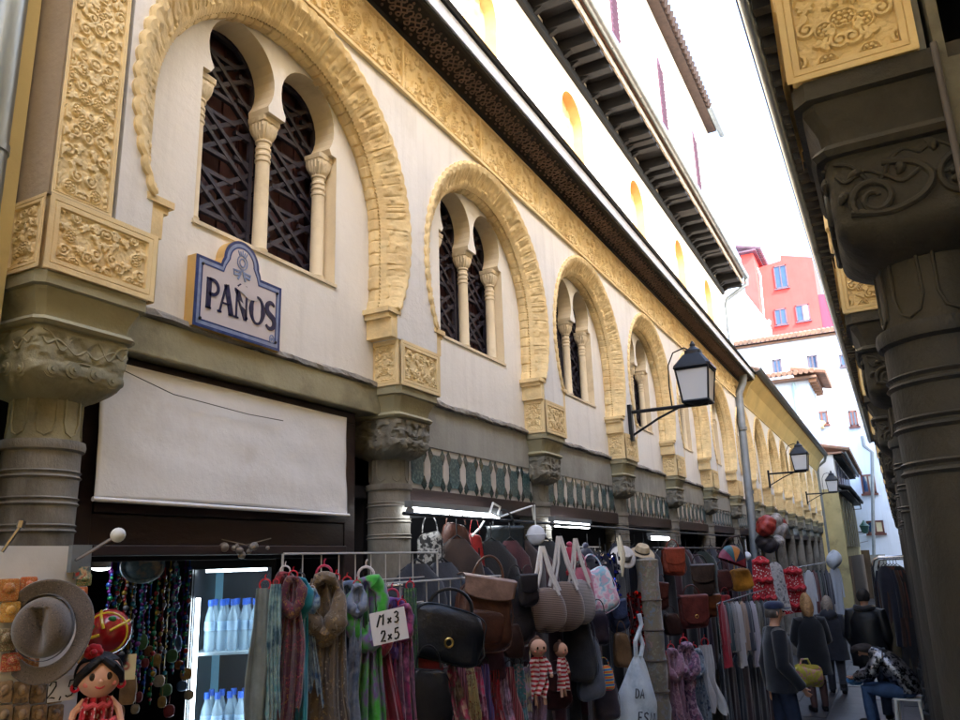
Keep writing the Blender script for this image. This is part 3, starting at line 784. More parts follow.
# ------------------------------------------------------------------ right hand arcade
PRR = [.795, 1.61, 2.49, 3.37, 4.25, 5.13, 6.0, 6.9, 7.8, 8.7, 9.6, 10.5, 11.4, 12.3]
rg_ = thing('market_arcade', 'shaded stone arcade close on the right, with dark banded shafts and ochre carved blocks', 'building', (0, 3, -1))
f = FD(1)
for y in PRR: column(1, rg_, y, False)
for a, b_ in zones(PRR):
    bay(1, rg_, (a + b_) / 2, a, b_)
    b = MB(); b.box(XR + .075, XR + .30, a, b_, .30, .4178); part('beam', b, m_frame, rg_)
b = MB(); strip(b, [(XR - .004, 1.2225), (XR - .004, 1.38), (XR + .06, 1.38), (XR + .06, 1.2225)], .70, 12.4); part('frieze', b, m_yellow, rg_)
b = MB(); strip(b, [(XR + .02, 1.3805), (XR - .012, 1.3805), (XR - .012, 1.42), (XR + .02, 1.42)], -1.5, 12.4)
b.box(XR - .115, XR + .02, -1.5, 12.4, 1.475, 1.487)
part('eave_boards', b, m_black, rg_)
b = MB(); b.box(XR - .112, XR + .01, -.018, .018, 1.428, 1.4745)
br = b.mesh('eave_bracket', m_black, (0, 0, 0)); y = -.3; k = 0
while y < 9.0 and k < 98: place(br, 'eave_bracket', rg_, (0, y, 0)); y += .095; k += 1
b = MB(); halfpipe(b, XR - .128, 1.492, .022, -1.5, 12.45); part('gutter', b, m_zinc, rg_)
b = MB(); b.tube([(XR - .152, -1.5, 1.50), (XR - .152, 12.45, 1.50)], .0035, 6); part('cable', b, mat('blue_cable', lin(60, 60, 120), .5, .1), rg_)
b = MB(); strip(b, [(XR - .12, 1.4875), (XR - .11, 1.497), (.36, 1.70), (.36, 1.68)], -1.5, 12.4); part('roof', b, m_roof, rg_)
b = MB(); b.box(.352, 1.6, -1.6, 12.9, -1, 2.78); b.box(.352, 1.6, 12.901, 18.4, -1, 3.6); part('upper_wall', b, m_upwall, rg_)  # unseen; sized to shade the lane, taller far box added to shade end house
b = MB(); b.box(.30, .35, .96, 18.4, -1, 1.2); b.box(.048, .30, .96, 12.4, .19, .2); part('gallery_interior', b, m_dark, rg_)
b = MB(); b.box(.0755, .084, .708, .90, .4185, 1.2); part('plaster_jamb', b, m_gplast, rg_)
b = MB(); b.poly([(.088, -.98), (.088, 1.2), (.34, 1.2), (.34, -.98)], [[(.096, .40)] + [(.176 - .08 * math.cos(t), .50 + .13 * math.sin(t)) for t in [PI * i / 20 for i in range(21)]] + [(.256, .40)]], lambda a, c, d: (a, .695 + d, c), .20); part('side_wall', b, m_greenish, rg_)
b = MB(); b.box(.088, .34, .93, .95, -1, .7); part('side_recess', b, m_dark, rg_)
b = MB(); b.tube([(.0875, .692, -1), (.0875, .692, .415)], .0028, 12); part('side_pipe', b, mat('grey_pipe', lin(92, 90, 98), .5, .2), rg_)
b = MB(); b.box(.2, 1.8, -1.6, -.6, -1, 2.4); b.box(-1.6, -1.3, -7, -1.5, -1, 3.0); b.box(.3, 1.8, -7, -1.6, -1, 2.5)
b.box(-1.3, .35, -2.6, -1.61, .75, 2.45)  # unseen block added across the lane, cuts sky light from behind
solo('neighbouring_house', b, m_ypale, 'plain house wall behind the photographer, at the near end of the right hand arcade, with an unseen block added over the lane to shut out sky light', 'building')
# white cable and little lamp under the near arch
b = MB(); b.tube([(.105, .72, .60), (.11, .705, .585), (.118, .70, .555), (.12, .70, .50), (.119, .70, .44)], .0045, 8)
t = thing('cable_lamp', 'small white lamp on a white cable under the near right arch', 'lamp', (.10, .71, .54))
part('cable', b, mat('white_plastic', lin(225, 225, 220), .4, .05, 3, 0), t)
b = MB(); b.lathe([(.008, .02), (.012, .015), (.013, 0), (.013, -.045), (.010, -.05)], (.119, .70, .535), 12); part('socket', b, MATS['white_plastic'], t)

# ------------------------------------------------------------------ houses at the end of the lane
def quadY(mb, Y, pts, depth=.0, mi=0):
    P = [onY(x, y, Y) for x, y in pts]
    mb.poly([(p.x, p.z) for p in P], [], lambda a, c, d: (a, Y + d, c), depth, mi)
def window(parent, Y, x0, y0, x1, y1, fm, split=True, shade=None):
    a, c = onY(x0, y0, Y), onY(x1, y1, Y)
    xa, xb, za, zb = a.x, c.x, c.z, a.z; w = .035
    b = MB()
    for bx in ((xa, xb, zb - w, zb), (xa, xb, za, za + w), (xa, xa + w, za, zb), (xb - w, xb, za, zb)): b.box(bx[0], bx[1], Y - .03, Y + .02, bx[2], bx[3])
    if split: b.box((xa + xb) / 2 - w * .5, (xa + xb) / 2 + w * .5, Y - .028, Y + .01, za, zb)
    b.box(xa - .03, xb + .03, Y - .07, Y + .02, za - .04, za)
    wn = part('window', b, fm, parent)
    b = MB(); b.box(xa + w, xb - w, Y - .008, Y + .004, za + w, zb - w); part('pane', b, m_glass, wn)
    if shade:
        b = MB(); b.box(xa + (xb - xa) * .55, xb - w, Y - .014, Y - .0085, za + w, zb - w); part('curtain', b, shade, wn)
def tiled_edge(mb, p, q, n, r, out=(0, -1, 0), L=.25, rise=.06):
    p, q, out = Vector(p), Vector(q), Vector(out)
    for i in range(n):
        c = p.lerp(q, (i + .5) / n); mb.tube([c + out * L * .4, c - out * L + Vector((0, 0, rise))], r, 6)
# white house closing the lane
wh = thing('end_house', 'tall white house with brown windows closing the far end of the lane', 'building', (-1.2, 19.2, -1))
b = MB(); b.box(-3.4, 1.2, 19, 20.4, -1, 4.78); part('wall', b, m_bwhite, wh)
b = MB(); tiled_edge(b, (-3.4, 18.95, 4.86), (1.2, 18.95, 4.86), 46, .055, L=.5, rise=.2); b.box(-3.4, 1.2, 18.9, 19.1, 4.775, 4.81); b.add([(-3.4, 18.95, 4.82), (1.2, 18.95, 4.82), (1.2, 20.4, 5.3), (-3.4, 20.4, 5.3)], [(0, 1, 2, 3)]); part('roof', b, m_roof, wh)
cream = mat('cream_curtain', lin(226, 214, 176), .9, .1)
for (x0, y0, x1, y1, fm, sp) in ((772, 360, 783, 374, m_wframeg, 1), (807, 356, 820, 377, m_wframeg, 1), (839, 355, 848, 366, m_wframeg, 0), (815, 412, 829, 424, m_wframe, 1), (848, 411, 859, 426, m_wframe, 1), (860, 475, 877, 493, m_wframe, 1), (866, 521, 885, 533, m_wframe, 1)):
    window(wh, 18.99, x0, y0, x1, y1, fm, sp, cream if y0 == 521 else None)
b = MB(); P = [onY(x, y, 18.93) for x, y in ((862, 436), (864, 446), (872, 452), (873, 520), (874, 556))]; b.tube(P, .035, 8); part('downpipe', b, m_gzinc, wh)
b = MB(); b.box(-1.12, -.3, 18.9, 18.99, -1, -.12); part('stone_plinth', b, m_gplast, wh)
b = MB(); tiled_edge(b, (onY(812, 424, 18.85)), (onY(824, 424, 18.85)), 6, .05, L=.2); p = onY(812, 428, 18.9); q = onY(824, 428, 18.9); b.box(p.x, q.x, 18.6, 18.98, p.z - .03, p.z); part('balcony_awning', b, mat('ochre_awning', lin(220, 190, 130), .8, .1), wh)
# pink house rising behind it
pk = thing('pink_house', 'bright pink house rising above the white house at the end of the lane', 'building', (-1.8, 24.5, -1))
b = MB(); A = onY(758, 268, 24); B = onY(780, 259, 24); C = onY(812, 257, 24); D = onY(822, 345, 24); 
b.poly([(A.x, 3), (A.x, A.z), (B.x, B.z - .05), (B.x + .02, B.z + .12), (C.x, C.z), (C.x, 3)], [], lambda a, c, d: (a, 24 + d, c), 3); part('wall', b, m_pink, pk)
b = MB(); b.box(C.x + .002, C.x + 1.6, 24.05, 26, 3, onY(826, 293, 24).z); part('side_wing', b, m_pink2, pk)
b = MB(); b.box(A.x - .36, A.x - .004, 23.2, 26, 3, A.z + .22); part('tower_wing', b, m_pink, pk)
b = MB(); b.box(A.x - .40, A.x + .10, 23.0, 26.1, A.z + .221, A.z + .27)
tiled_edge(b, (A.x + .03, 23.1, A.z + .31), (A.x + .03, 26, A.z + .31), 16, .06, out=(1, 0, 0), L=.5, rise=.2); part('eave', b, mat('mauve_eave', lin(104, 80, 92), .8, .2), pk)
for (x0, y0, x1, y1) in ((773, 267, 789, 287), (774, 310, 788, 324), (795, 306, 811, 320)): window(pk, 23.99, x0, y0, x1, y1, m_wframeg, True, cream if x0 == 795 else None)
b = MB(); p = onY(769, 323, 23.95); b.lathe([(.03, -.08), (.06, -.02), (.06, .06), (.02, .10)], tuple(p), 10); part('wall_lamp', b, m_bwhite, pk)
b = MB(); b.tube([onY(757, 268, 23.9), onY(760, 275, 23.9), onY(766, 345, 23.9)], .03, 8); part('downpipe', b, m_bwhite, pk)
# white house with terracotta roof over the far gallery
h3 = thing('white_house', 'white house with a terracotta roof edge standing behind the far ochre arches', 'building', (-1.8, 16.2, -1))
b = MB(); b.box(-3.2, -1.0, 14.6, 15.9, -1, 2.93); part('wall', b, m_bwhite, h3)
b = MB(); b.box(-3.2, -.86, 14.4, 16.0, 2.93, 2.97)
tiled_edge(b, (-3.2, 14.4, 3.02), (-.86, 14.4, 3.02), 26, .045, L=.4, rise=.12); tiled_edge(b, (-.86, 14.4, 3.02), (-.86, 16.0, 3.02), 16, .045, out=(1, 0, 0), L=.4, rise=.12); part('roof', b, m_roof, h3)
b = MB(); b.tube([(-1.25, 14.55, 2.9), (-1.25, 14.55, -1)], .028, 8); part('downpipe', b, mat('pale_blue_pipe', lin(170, 196, 200), .5, .1), h3)
for y in (15.1, 15.7, 16.3, 16.9, 17.5, 18.1):
    pass
for i in range(6):
    b = MB(); b.box(-.995, -.87, 14.5 + i * .28, 14.56 + i * .28, 2.87, 2.929); part('rafter', b, mat('brown_rafters', lin(150, 110, 84), .8, .2), h3)
# narrow house continuing the left side of the lane
h2 = thing('lane_house', 'narrow house beyond the far arches, pale above and ochre below, with two dark eaves', 'building', (-.85, 16.4, -1))
b = MB(); b.box(-1.6, -.745, 13.75, 18.6, .95, 1.50); part('upper_wall', b, mat('pale_grey_wall', lin(206, 206, 206), .9, .08, 2, .3), h2)
b = MB(); b.box(-1.6, -.74, 13.75, 18.6, -1, .95); part('lower_wall', b, mat('greyed_ochre_wall', lin(186, 172, 126), .9, .12, 2, .3, 20, stain=lin(140, 128, 96)), h2)
b = MB(); b.box(-1.6, -.61, 13.7, 18.65, 1.501, 1.53); tiled_edge(b, (-.61, 13.7, 1.56), (-.61, 18.65, 1.56), 52, .03, out=(1, 0, 0), L=.3, rise=.1); part('upper_roof', b, m_roof, h2)
b = MB(); halfpipe(b, -.575, 1.53, .03, 13.7, 18.7); part('gutter', b, m_gzinc, h2)
for i in range(24):
    b = MB(); b.box(-.74, -.62, 13.8 + i * .2, 13.86 + i * .2, 1.45, 1.5005); part('rafter', b, m_black, h2)
b = MB(); b.box(-.738, -.60, 13.7, 18.65, .90, .92); tiled_edge(b, (-.60, 13.7, .95), (-.60, 18.65, .95), 50, .028, out=(1, 0, 0), L=.12, rise=.05); part('lower_eave', b, m_black, h2)
for i in range(6):
    b = MB(); y = 14.1 + i * .75; b.box(-.742, -.728, y, y + .34, 1.0, 1.42); w = part('window', b, m_wframeg, h2)
    b = MB(); b.box(-.7275, -.724, y + .03, y + .31, 1.03, 1.39); part('pane', b, m_glass, w)
for i in range(6):
    b = MB(); y = 14.0 + i * .75; b.box(-.739, -.715, y, y + .42, .05, .84); w = part('shutter', b, mat('olive_shutter', lin(126, 118, 92), .7, .2), h2)
b = MB(); b.box(-1.1, -.58, 18.62, 18.7, -1, -.02); b.box(-.735, -.70, 13.8, 18.6, -1, -.1); part('timber_door_wall', b, mat('weathered_planks', lin(104, 88, 70), .8, .35, 4, .4, 30, stretch=(3, 3, .3)), h2)
# ------------------------------------------------------------------ street lanterns
def lantern(name, label, wall, out, px=1.0, scroll=True, tilt=0):
    """wall = bracket foot on the wall (layout place), out = reach into the lane"""
    x, y, z = wall; t = thing(name, label, 'street lamp', wall, 0, 'wall lanterns along the lane')
    b = MB(); s = px
    b.box(x, x + .012 * s, y - .010 * s, y + .010 * s, z - .075 * s, z + .045 * s)
    b.tube([(x, y, z + .02 * s), (x + out + .03 * s, y, z + .02 * s)], .0062 * s, 8)
    b.tube([(x + .006, y, z - .06 * s), (x + .10 * s, y, z - .01 * s), (x + .17 * s, y, z + .018 * s)], .0038 * s, 6)
    if scroll:
        P = [(x + out - .085 * s, y, z + .02 * s), (x + out - .088 * s, y, z + .09 * s), (x + out - .085 * s, y, z + .16 * s), (x + out - .066 * s, y, z + .20 * s), (x + out - .03 * s, y, z + .212 * s), (x + out, y, z + .195 * s), (x + out + .012 * s, y, z + .172 * s), (x + out, y, z + .155 * s)]
        b.tube(P, .0026 * s, 6)
    part('bracket', b, m_iron, t)
    cx = x + out; zb = z + .027 * s
    b = MB(); h = .105 * s; w0, w1 = .040 * s, .052 * s
    for sx, sy in ((-1, -1), (-1, 1), (1, 1), (1, -1)): b.tube([(cx + sx * w0, y + sy * w0, zb), (cx + sx * w1, y + sy * w1, zb + h)], .0035 * s, 5)
    for w, zz in ((w0, zb), (w1, zb + h)):
        for a, c in (((-1, -1), (1, -1)), ((1, -1), (1, 1)), ((1, 1), (-1, 1)), ((-1, 1), (-1, -1))): b.tube([(cx + a[0] * w, y + a[1] * w, zz), (cx + c[0] * w, y + c[1] * w, zz)], .0045 * s, 5)
    b.lathe([(.01 * s, -.012 * s), (.02 * s, -.008 * s), (.043 * s, 0, 10)], (cx, y, zb), 24)
    c = part('lantern_frame', b, m_iron, t)
    b = MB(); b.lathe([(.0535 * s, 0, 14), (.060 * s, .003 * s, 14), (.058 * s, .012 * s, 14), (.030 * s, .050 * s, 10), (.026 * s, .052 * s, 6), (.026 * s, .064 * s, 4), (.014 * s, .074 * s), (.008 * s, .080 * s), (.009 * s, .086 * s), (.003 * s, .098 * s)], (cx, y, zb + h), 32); part('roof', b, m_iron, t, angle=25)
    b = MB()
    for a, cc in (((-1, -1), (1, -1)), ((1, -1), (1, 1)), ((1, 1), (-1, 1)), ((-1, 1), (-1, -1))):
        k0, k1 = w0 * .97, w1 * .97
        V = [(cx + a[0] * k0, y + a[1] * k0, zb + .003), (cx + cc[0] * k0, y + cc[1] * k0, zb + .003), (cx + cc[0] * k1, y + cc[1] * k1, zb + h - .003), (cx + a[0] * k1, y + a[1] * k1, zb + h - .003)]
        n = (Vector(V[1]) - Vector(V[0])).cross(Vector(V[3]) - Vector(V[0])).normalized() * .0012
        V += [tuple(Vector(p) - n for p in V)[i] for i in range(4)]
        b.add(V, [(0, 1, 2, 3), (7, 6, 5, 4), (0, 4, 5, 1), (1, 5, 6, 2), (2, 6, 7, 3), (3, 7, 4, 0)])
    part('pane', b, glass('frosted_pane', (.82, .83, .84), .5, alpha=.6), t)
    b = MB(); b.lathe([(.008 * s, 0), (.010 * s, .02 * s), (.016 * s, .03 * s), (.017 * s, .06 * s), (.006 * s, .07 * s)], (cx, y, zb + .01 * s), 12); part('bulb', b, mat('milk_bulb', lin(230, 228, 220), .3, .05), t)
    return t
p = onX(628, 411, -1.0)
lantern('street_lantern', 'largest black wall lantern with frosted panes and a curled iron hook, above the leather bags', (-.999, p.y, p.z - .035), .315, 1.36)
p = onX(762, 478, -1.0)
lantern('street_lantern', 'second black wall lantern, on the far ochre arches past the tall downpipe', (-.999, 7.75, .685), .30, 1.36)
lantern('street_lantern', 'third and smallest lantern, on the last ochre arches before the end house', (-.999, 11.2, .70), .34, 1.36)
t = thing('wall_bracket_lamp', 'little green wall lantern on a thin bracket at the corner of the end house', 'street lamp', (-.74, 18.0, .4))
b = MB(); p = onY(865, 531, 18.2); b.tube([(-.74, 18.2, p.z - .02), (p.x + .02, 18.2, p.z - .02)], .012, 6); part('bracket', b, m_iron, t)
b = MB(); b.lathe([(.02, -.10), (.06, -.08, 6), (.085, .04, 6), (.10, .05, 8), (.03, .13), (.01, .17)], (p.x, 18.2, p.z + .05), 16); part('lantern', b, mat('green_lamp_glass', lin(70, 110, 104), .3, .2), t)
t = thing('iron_frame', 'small black iron sign frame on the narrow lane house under its eave', 'sign bracket', (-.60, 18.0, 1.0))
b = MB(); a = onY(852, 500, 17.5); c = onY(861, 509, 17.5)
b.tube([(a.x, 17.5, a.z), (c.x, 17.5, a.z), (c.x, 17.5, c.z), (a.x, 17.5, c.z)], .014, 6, closed=True); b.tube([(-.75, 17.5, a.z), (c.x, 17.5, a.z)], .014, 6); part('frame', b, m_iron, t)
# a bunch of cables across the end of the lane
b = MB()
for (x0, y0, x1, y1) in ((838, 535, 868, 533), (830, 548, 868, 541)):
    b.tube([onY(x0, y0, 17.0), onY((x0 + x1) / 2, (y0 + y1) / 2 + 1, 17.4), onY(x1, y1, 18.9)], .006, 5)
solo('overhead_cable', b, m_iron, 'thin black cables strung across the far end of the lane', 'cable')

# ------------------------------------------------------------------ PAÑOS tile sign
sx = -1.072
sg = thing('tile_sign', 'blue and white glazed tile sign with curved top reading PAÑOS, over the blank canvas', 'sign', (sx, 1.045, .42))
yc, w, z0, z1, zt = 1.045, .112, .424, .560, .622
def sign_outline(k):
    o = [(yc - w + k, z0 + k), (yc - w + k, z1 - k)]
    o += [(yc - .052 + k * .4, z1 - k), (yc - .050 + k * .6, z1 + .008 - k * .6)]
    o += [(yc + (.046 - k) * math.cos(a), z1 + .016 + (.046 - k) * math.sin(a)) for a in [PI - PI * i / 20 for i in range(21)]]
    o += [(yc + .050 - k * .6, z1 + .008 - k * .6), (yc + .052 - k * .4, z1 - k), (yc + w - k, z1 - k), (yc + w - k, z0 + k)]
    return o
mb_ = mat('cobalt_glaze', lin(42, 62, 120), .2, .35, 22, .08, 60, coat=.4)
mw_ = mat('white_sign_glaze', lin(206, 200, 206), .2, .05, 6, .05, 30, stain=lin(170, 160, 160), stain_at=(.6, .75), stain_scale=9, coat=.4)
ml_ = mat('pale_blue_glaze', lin(132, 150, 190), .2, .2, 22, .05, 40, coat=.4)
mpx = lambda x: (lambda a, c, d: (x - d, a, c))
b = MB(); b.poly(sign_outline(0), [], mpx(sx + .018), .022, 0); part('tile_body', b, mat('sign_edge', lin(214, 176, 110), .8, .2), sg)
b = MB(); b.poly(sign_outline(.0005), [sign_outline(.006)], mpx(sx + .0206), .0024); b.poly(sign_outline(.0125), [sign_outline(.0155)], mpx(sx + .0206), .0024); part('blue_border', b, mb_, sg)
b = MB(); b.poly(sign_outline(.006), [sign_outline(.0125)], mpx(sx + .0203), .0021); part('pale_border', b, ml_, sg)
b = MB(); b.poly(sign_outline(.0155), [], mpx(sx + .0200), .0018); part('white_field', b, mw_, sg)
def stroke(mb, pts, wid, X, th=.0012, mi=0):
    """brush stroke in the Y-Z plane with its own widths"""
    n = len(pts); L = []; R = []
    wid = wid if isinstance(wid, (list, tuple)) else [wid] * n
    for i, (a, c) in enumerate(pts):
        p, q = pts[max(0, i - 1)], pts[min(n - 1, i + 1)]; dx, dz = q[0] - p[0], q[1] - p[1]; l = math.hypot(dx, dz) or 1
        L.append((a - dz / l * wid[i] / 2, c + dx / l * wid[i] / 2)); R.append((a + dz / l * wid[i] / 2, c - dx / l * wid[i] / 2))
    V = [X(a, c, 0) for a, c in L + R] + [X(a, c, th) for a, c in L + R]
    F = []
    for i in range(n - 1): F += [(i, i + 1, n + i + 1, n + i), (2 * n + i, 2 * n + i + 1, 3 * n + i + 1, 3 * n + i), (i, i + 1, 2 * n + i + 1, 2 * n + i), (n + i, n + i + 1, 3 * n + i + 1, 3 * n + i)]
    F += [(0, n, 3 * n, 2 * n), (n - 1, 2 * n - 1, 4 * n - 1, 3 * n - 1)]
    mb.add(V, F, mi)
def arc(cx, cz, rx, rz, a0, a1, n=18): return [(cx + rx * math.cos(math.radians(a0 + (a1 - a0) * i / n)), cz + rz * math.sin(math.radians(a0 + (a1 - a0) * i / n))) for i in range(n + 1)]
GL = {   # serif capitals on a unit-high cell: (points, width)
 'P': ([[(.12, 0), (.12, 1)], [(.0, .02), (.26, .02)], [(.0, .98), (.2, .98)], [(.12, .97)] + arc(.30, .73, .26, .24, 90, -90) + [(.14, .49)]], [.15, .05, .05, .09]),
 'A': ([[(.04, 0), (.32, 1)], [(.32, 1), (.62, 0)], [(.14, .34), (.50, .34)], [(-.06, .02), (.14, .02)], [(.48, .02), (.74, .02)]], [.06, .16, .05, .05, .05]),
 'N': ([[(.08, 0), (.08, 1)], [(.06, .98), (.58, .03)], [(.58, 0), (.58, 1)], [(-.04, .02), (.2, .02)], [(-.04, .98), (.12, .98)], [(.46, .98), (.70, .98)]], [.06, .15, .06, .05, .05, .05]),
 'O': ([arc(.36, .5, .32, .47, 0, 360, 36)], [[.16 - .10 * abs(math.sin(2 * PI * i / 36)) for i in range(37)]]),
 'S': ([arc(.30, .74, .22, .22, 30, 250, 18) + arc(.28, .25, .24, .23, 70, -150, 18)], [[.06 + .10 * math.sin(PI * i / 37) for i in range(38)]]),
 '~': ([[(.12, 1.10), (.22, 1.18), (.34, 1.15), (.44, 1.10), (.56, 1.18)]], [.06]),
}
ADV = {'P': .62, 'A': .78, 'N': .80, 'O': .80, 'S': .55}
b = MB(); x = 0; tot = sum(ADV[c] for c in 'PANOS') - .1; H = .058; sc_ = .176 / tot
for ch in 'PANOS':
    for gk in ([ch, '~'] if ch == 'N' else [ch]):
        for pts, wd in zip(*GL[gk]):
            stroke(b, [(yc - .086 + (x + px_) * sc_, .464 + pz * H) for px_, pz in pts], [q * H * 1.3 for q in wd] if isinstance(wd, list) else wd * H * 1.3, mpx(sx + .0214))
    x += ADV[ch]
part('lettering', b, mat('ink_blue_glaze', lin(34, 36, 74), .25, .3, 20, .05, 40), sg)
b = MB(); X = mpx(sx + .0214)       # pomegranate emblem in the crest
zc = .578
stroke(b, arc(yc, zc, .013, .014, 0, 360, 24), .0022, X); stroke(b, arc(yc, zc, .007, .008, 0, 360, 16), .0025, X)
for k in range(5): stroke(b, [(yc + (k - 2) * .004, zc + .013), (yc + (k - 2) * .006, zc + .022 + .003 * (k == 2))], .002, X)
for s in (-1, 1):
    stroke(b, [(yc, zc - .014), (yc + s * .008, zc - .026), (yc + s * .020, zc - .028), (yc + s * .022, zc - .020), (yc + s * .012, zc - .020), (yc + s * .004, zc - .018)], [.003, .005, .005, .004, .004, .002], X)
    stroke(b, [(yc + s * .003, zc - .022), (yc + s * .010, zc - .036)], [.003, .004], X)
stroke(b, arc(yc + .088, .445, .006, .008, 0, 360, 14), .002, X); stroke(b, arc(yc + .088, .445, .002, .003, 0, 360, 8), .002, X)
part('emblem', b, ml_, sg)
b = MB(); X = mpx(sx + .0221)
b.poly([(yc - .014, .522), (yc + .002, .536), (yc + .022, .527), (yc + .040, .524), (yc + .043, .512), (yc + .020, .508), (yc + .004, .516)], [], X, .0012); b.poly([(yc - .004, .500), (yc + .010, .494), (yc + .012, .486), (yc + .002, .490)], [], X, .0012)
part('chipped_patch', b, mw_, sg)
for a, c in ((yc - .098, .440), (yc + .098, .440), (yc - .098, .544), (yc + .098, .544)):
    b = MB(); b.ball((sx + .022, a, c), .003, 6); part('screw', b, m_iron, sg)

# ------------------------------------------------------------------ blank canvas over the first shop
cv = thing('canvas_banner', 'blank off-white canvas stretched above the first shop entrance', 'banner', (-1.08, 1.13, .12))
b = MB()
def cf(u, v):
    y = .786 + u * (1.420 - .786); z = .113 + .222 * v + .006 * (1 - v) * math.sin(u * 3) - .004 * u
    x = -1.083 + .010 * (1 - v) * (1 - .5 * u) + .0006 * math.sin(u * 9 + v * 4) + .0005 * math.sin(u * 6 + v * 17 + 2 * math.sin(u * 5)) * math.exp(-((v - .35) / .3) ** 2) + .0004 * math.sin(u * 23 + v * 16) * u + .001 * math.sin(v * 5 + u * 2) + .0012 * math.exp(-((u - .72) / .012) ** 2 - ((v - .2) / .2) ** 2)
    return (x, y, z)
b.grid(cf, 90, 40); 
part('cloth', b, mat('canvas', lin(232, 232, 234), .95, .04, 3, .5, 9, stain=lin(214, 210, 206), stain_at=(.55, .8), stain_scale=2.2, spec=.1), cv).modifiers.new('thick', 'SOLIDIFY').thickness = .004
b = MB(); b.tube([(-1.074, .784, .112), (-1.074, 1.13, .111), (-1.074, 1.421, .110)], .0038, 10); part('hem_bar', b, MATS['canvas'], cv)
b = MB(); b.tube([(-1.074, .81, .322), (-1.073, .92, .298), (-1.073, 1.1, .290), (-1.075, 1.2, .292)], .0008, 5); part('string', b, m_iron, cv)

# ------------------------------------------------------------------ light, sky, camera
w = bpy.data.worlds.new('World'); sc.world = w; w.use_nodes = True
nt = w.node_tree; bg = nt.nodes['Background']
sky = nt.nodes.new('ShaderNodeTexSky'); sky.sky_type = 'NISHITA'; sky.sun_disc = False
SUN_EL, SUN_AZ = math.radians(40), math.radians(122)       # azimuth clockwise from +Y (down the lane)
sky.sun_elevation = SUN_EL; sky.sun_rotation = SUN_AZ
sky.air_density = 1.0; sky.dust_density = 2.5; sky.ozone_density = .3; sky.altitude = 700
hz = nt.nodes.new('ShaderNodeHueSaturation'); hz.inputs['Saturation'].default_value = .95; hz.inputs['Value'].default_value = 1.6   # thin bright haze
nt.links.new(sky.outputs[0], hz.inputs['Color']); nt.links.new(hz.outputs[0], bg.inputs[0]); bg.inputs[1].default_value = .15
sun = bpy.data.lights.new('sun', 'SUN'); sun.energy = 2.0; sun.angle = math.radians(.5); sun.color = (1, .985, .965)
so = bpy.data.objects.new('sun', sun); COL.objects.link(so)
sd = Vector((math.sin(SUN_AZ) * math.cos(SUN_EL), math.cos(SUN_AZ) * math.cos(SUN_EL), math.sin(SUN_EL)))
so.rotation_euler = sd.to_track_quat('Z', 'Y').to_euler(); so.location = (10, -10, 30)
cam = bpy.data.cameras.new('camera'); co = bpy.data.objects.new('camera', cam); COL.objects.link(co)
Rm = Matrix(((_r.x, _d.x, _u.x), (_r.y, _d.y, _u.y), (_r.z, _d.z, _u.z)))      # image axes in layout space
M = Matrix(((_r.x, -_r.y, -_r.z), (_d.x, -_d.y, -_d.z), (_u.x, -_u.y, -_u.z)))
co.matrix_world = Matrix.Translation((0, 0, S)) @ M.to_4x4()
cam.sensor_width = 36; cam.lens = 776 / 960 * 36; cam.clip_start = .02; cam.clip_end = 1000
sc.camera = co
sc.view_settings.view_transform = 'Standard'; sc.view_settings.look = 'None'; sc.view_settings.gamma = 1
sc.view_settings.exposure = 2.55
sc.render.engine = 'CYCLES'
sc.cycles.use_denoising = True
try: sc.cycles.denoiser = 'OPENIMAGEDENOISE'
except Exception: pass
sc.cycles.max_bounces = 8; sc.cycles.diffuse_bounces = 5; sc.cycles.transparent_max_bounces = 8
sc.cycles.sample_clamp_indirect = 6

hw_ = thing('white_house', 'blank white house wall just left of the pink house, behind the upper eave', 'building', (-2.6, 22.2, -1))
q = onY(764, 300, 22); b = MB(); b.poly([(q.x - 1.6, -1), (q.x - 1.6, q.z + 1.2), (q.x - .5, q.z + .35), (q.x, q.z - .6), (q.x, -1)], [], lambda a_, c_, d_: (a_, 22 + d_, c_), .9); part('wall', b, m_bwhite, hw_)
# ------------------------------------------------------------------ goods: helpers (local frame: x = width, -y = front, z = up)
YAW = math.radians(45)
def at(px, py, X=-.93):
    p = onX(px, py, X); return p, 1 / ppu(p)
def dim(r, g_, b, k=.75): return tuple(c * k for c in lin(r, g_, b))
def C(r, g_, b): return dim(r, g_, b, 1.0)
_mc = 0
def cloth(r, g_, b, v=.25, rough=.85):
    return mat('cloth_%d_%d_%d' % (r, g_, b), dim(r, g_, b, .85), rough, v, 12, .3, 90, sheen=.3)
def leather(r, g_, b): return mat('leather_%d_%d_%d' % (r, g_, b), dim(r, g_, b), .48, .35, 9, .6, 26, coat=.08, stain=dim(r * .7, g_ * .66, b * .64), stain_at=(.5, .7), stain_scale=6)
plastic_w = mat('white_plastic', lin(225, 225, 220), .4, .05, 3, 0)
chrome = mat('chrome_wire', lin(190, 190, 195), .25, .1, 5, 0, metal=.9)
whitewire = mat('white_wire', lin(190, 188, 186), .4, .1, 5, 0)
brass = mat('brass', lin(190, 160, 90), .3, .1, 5, 0, metal=.9)
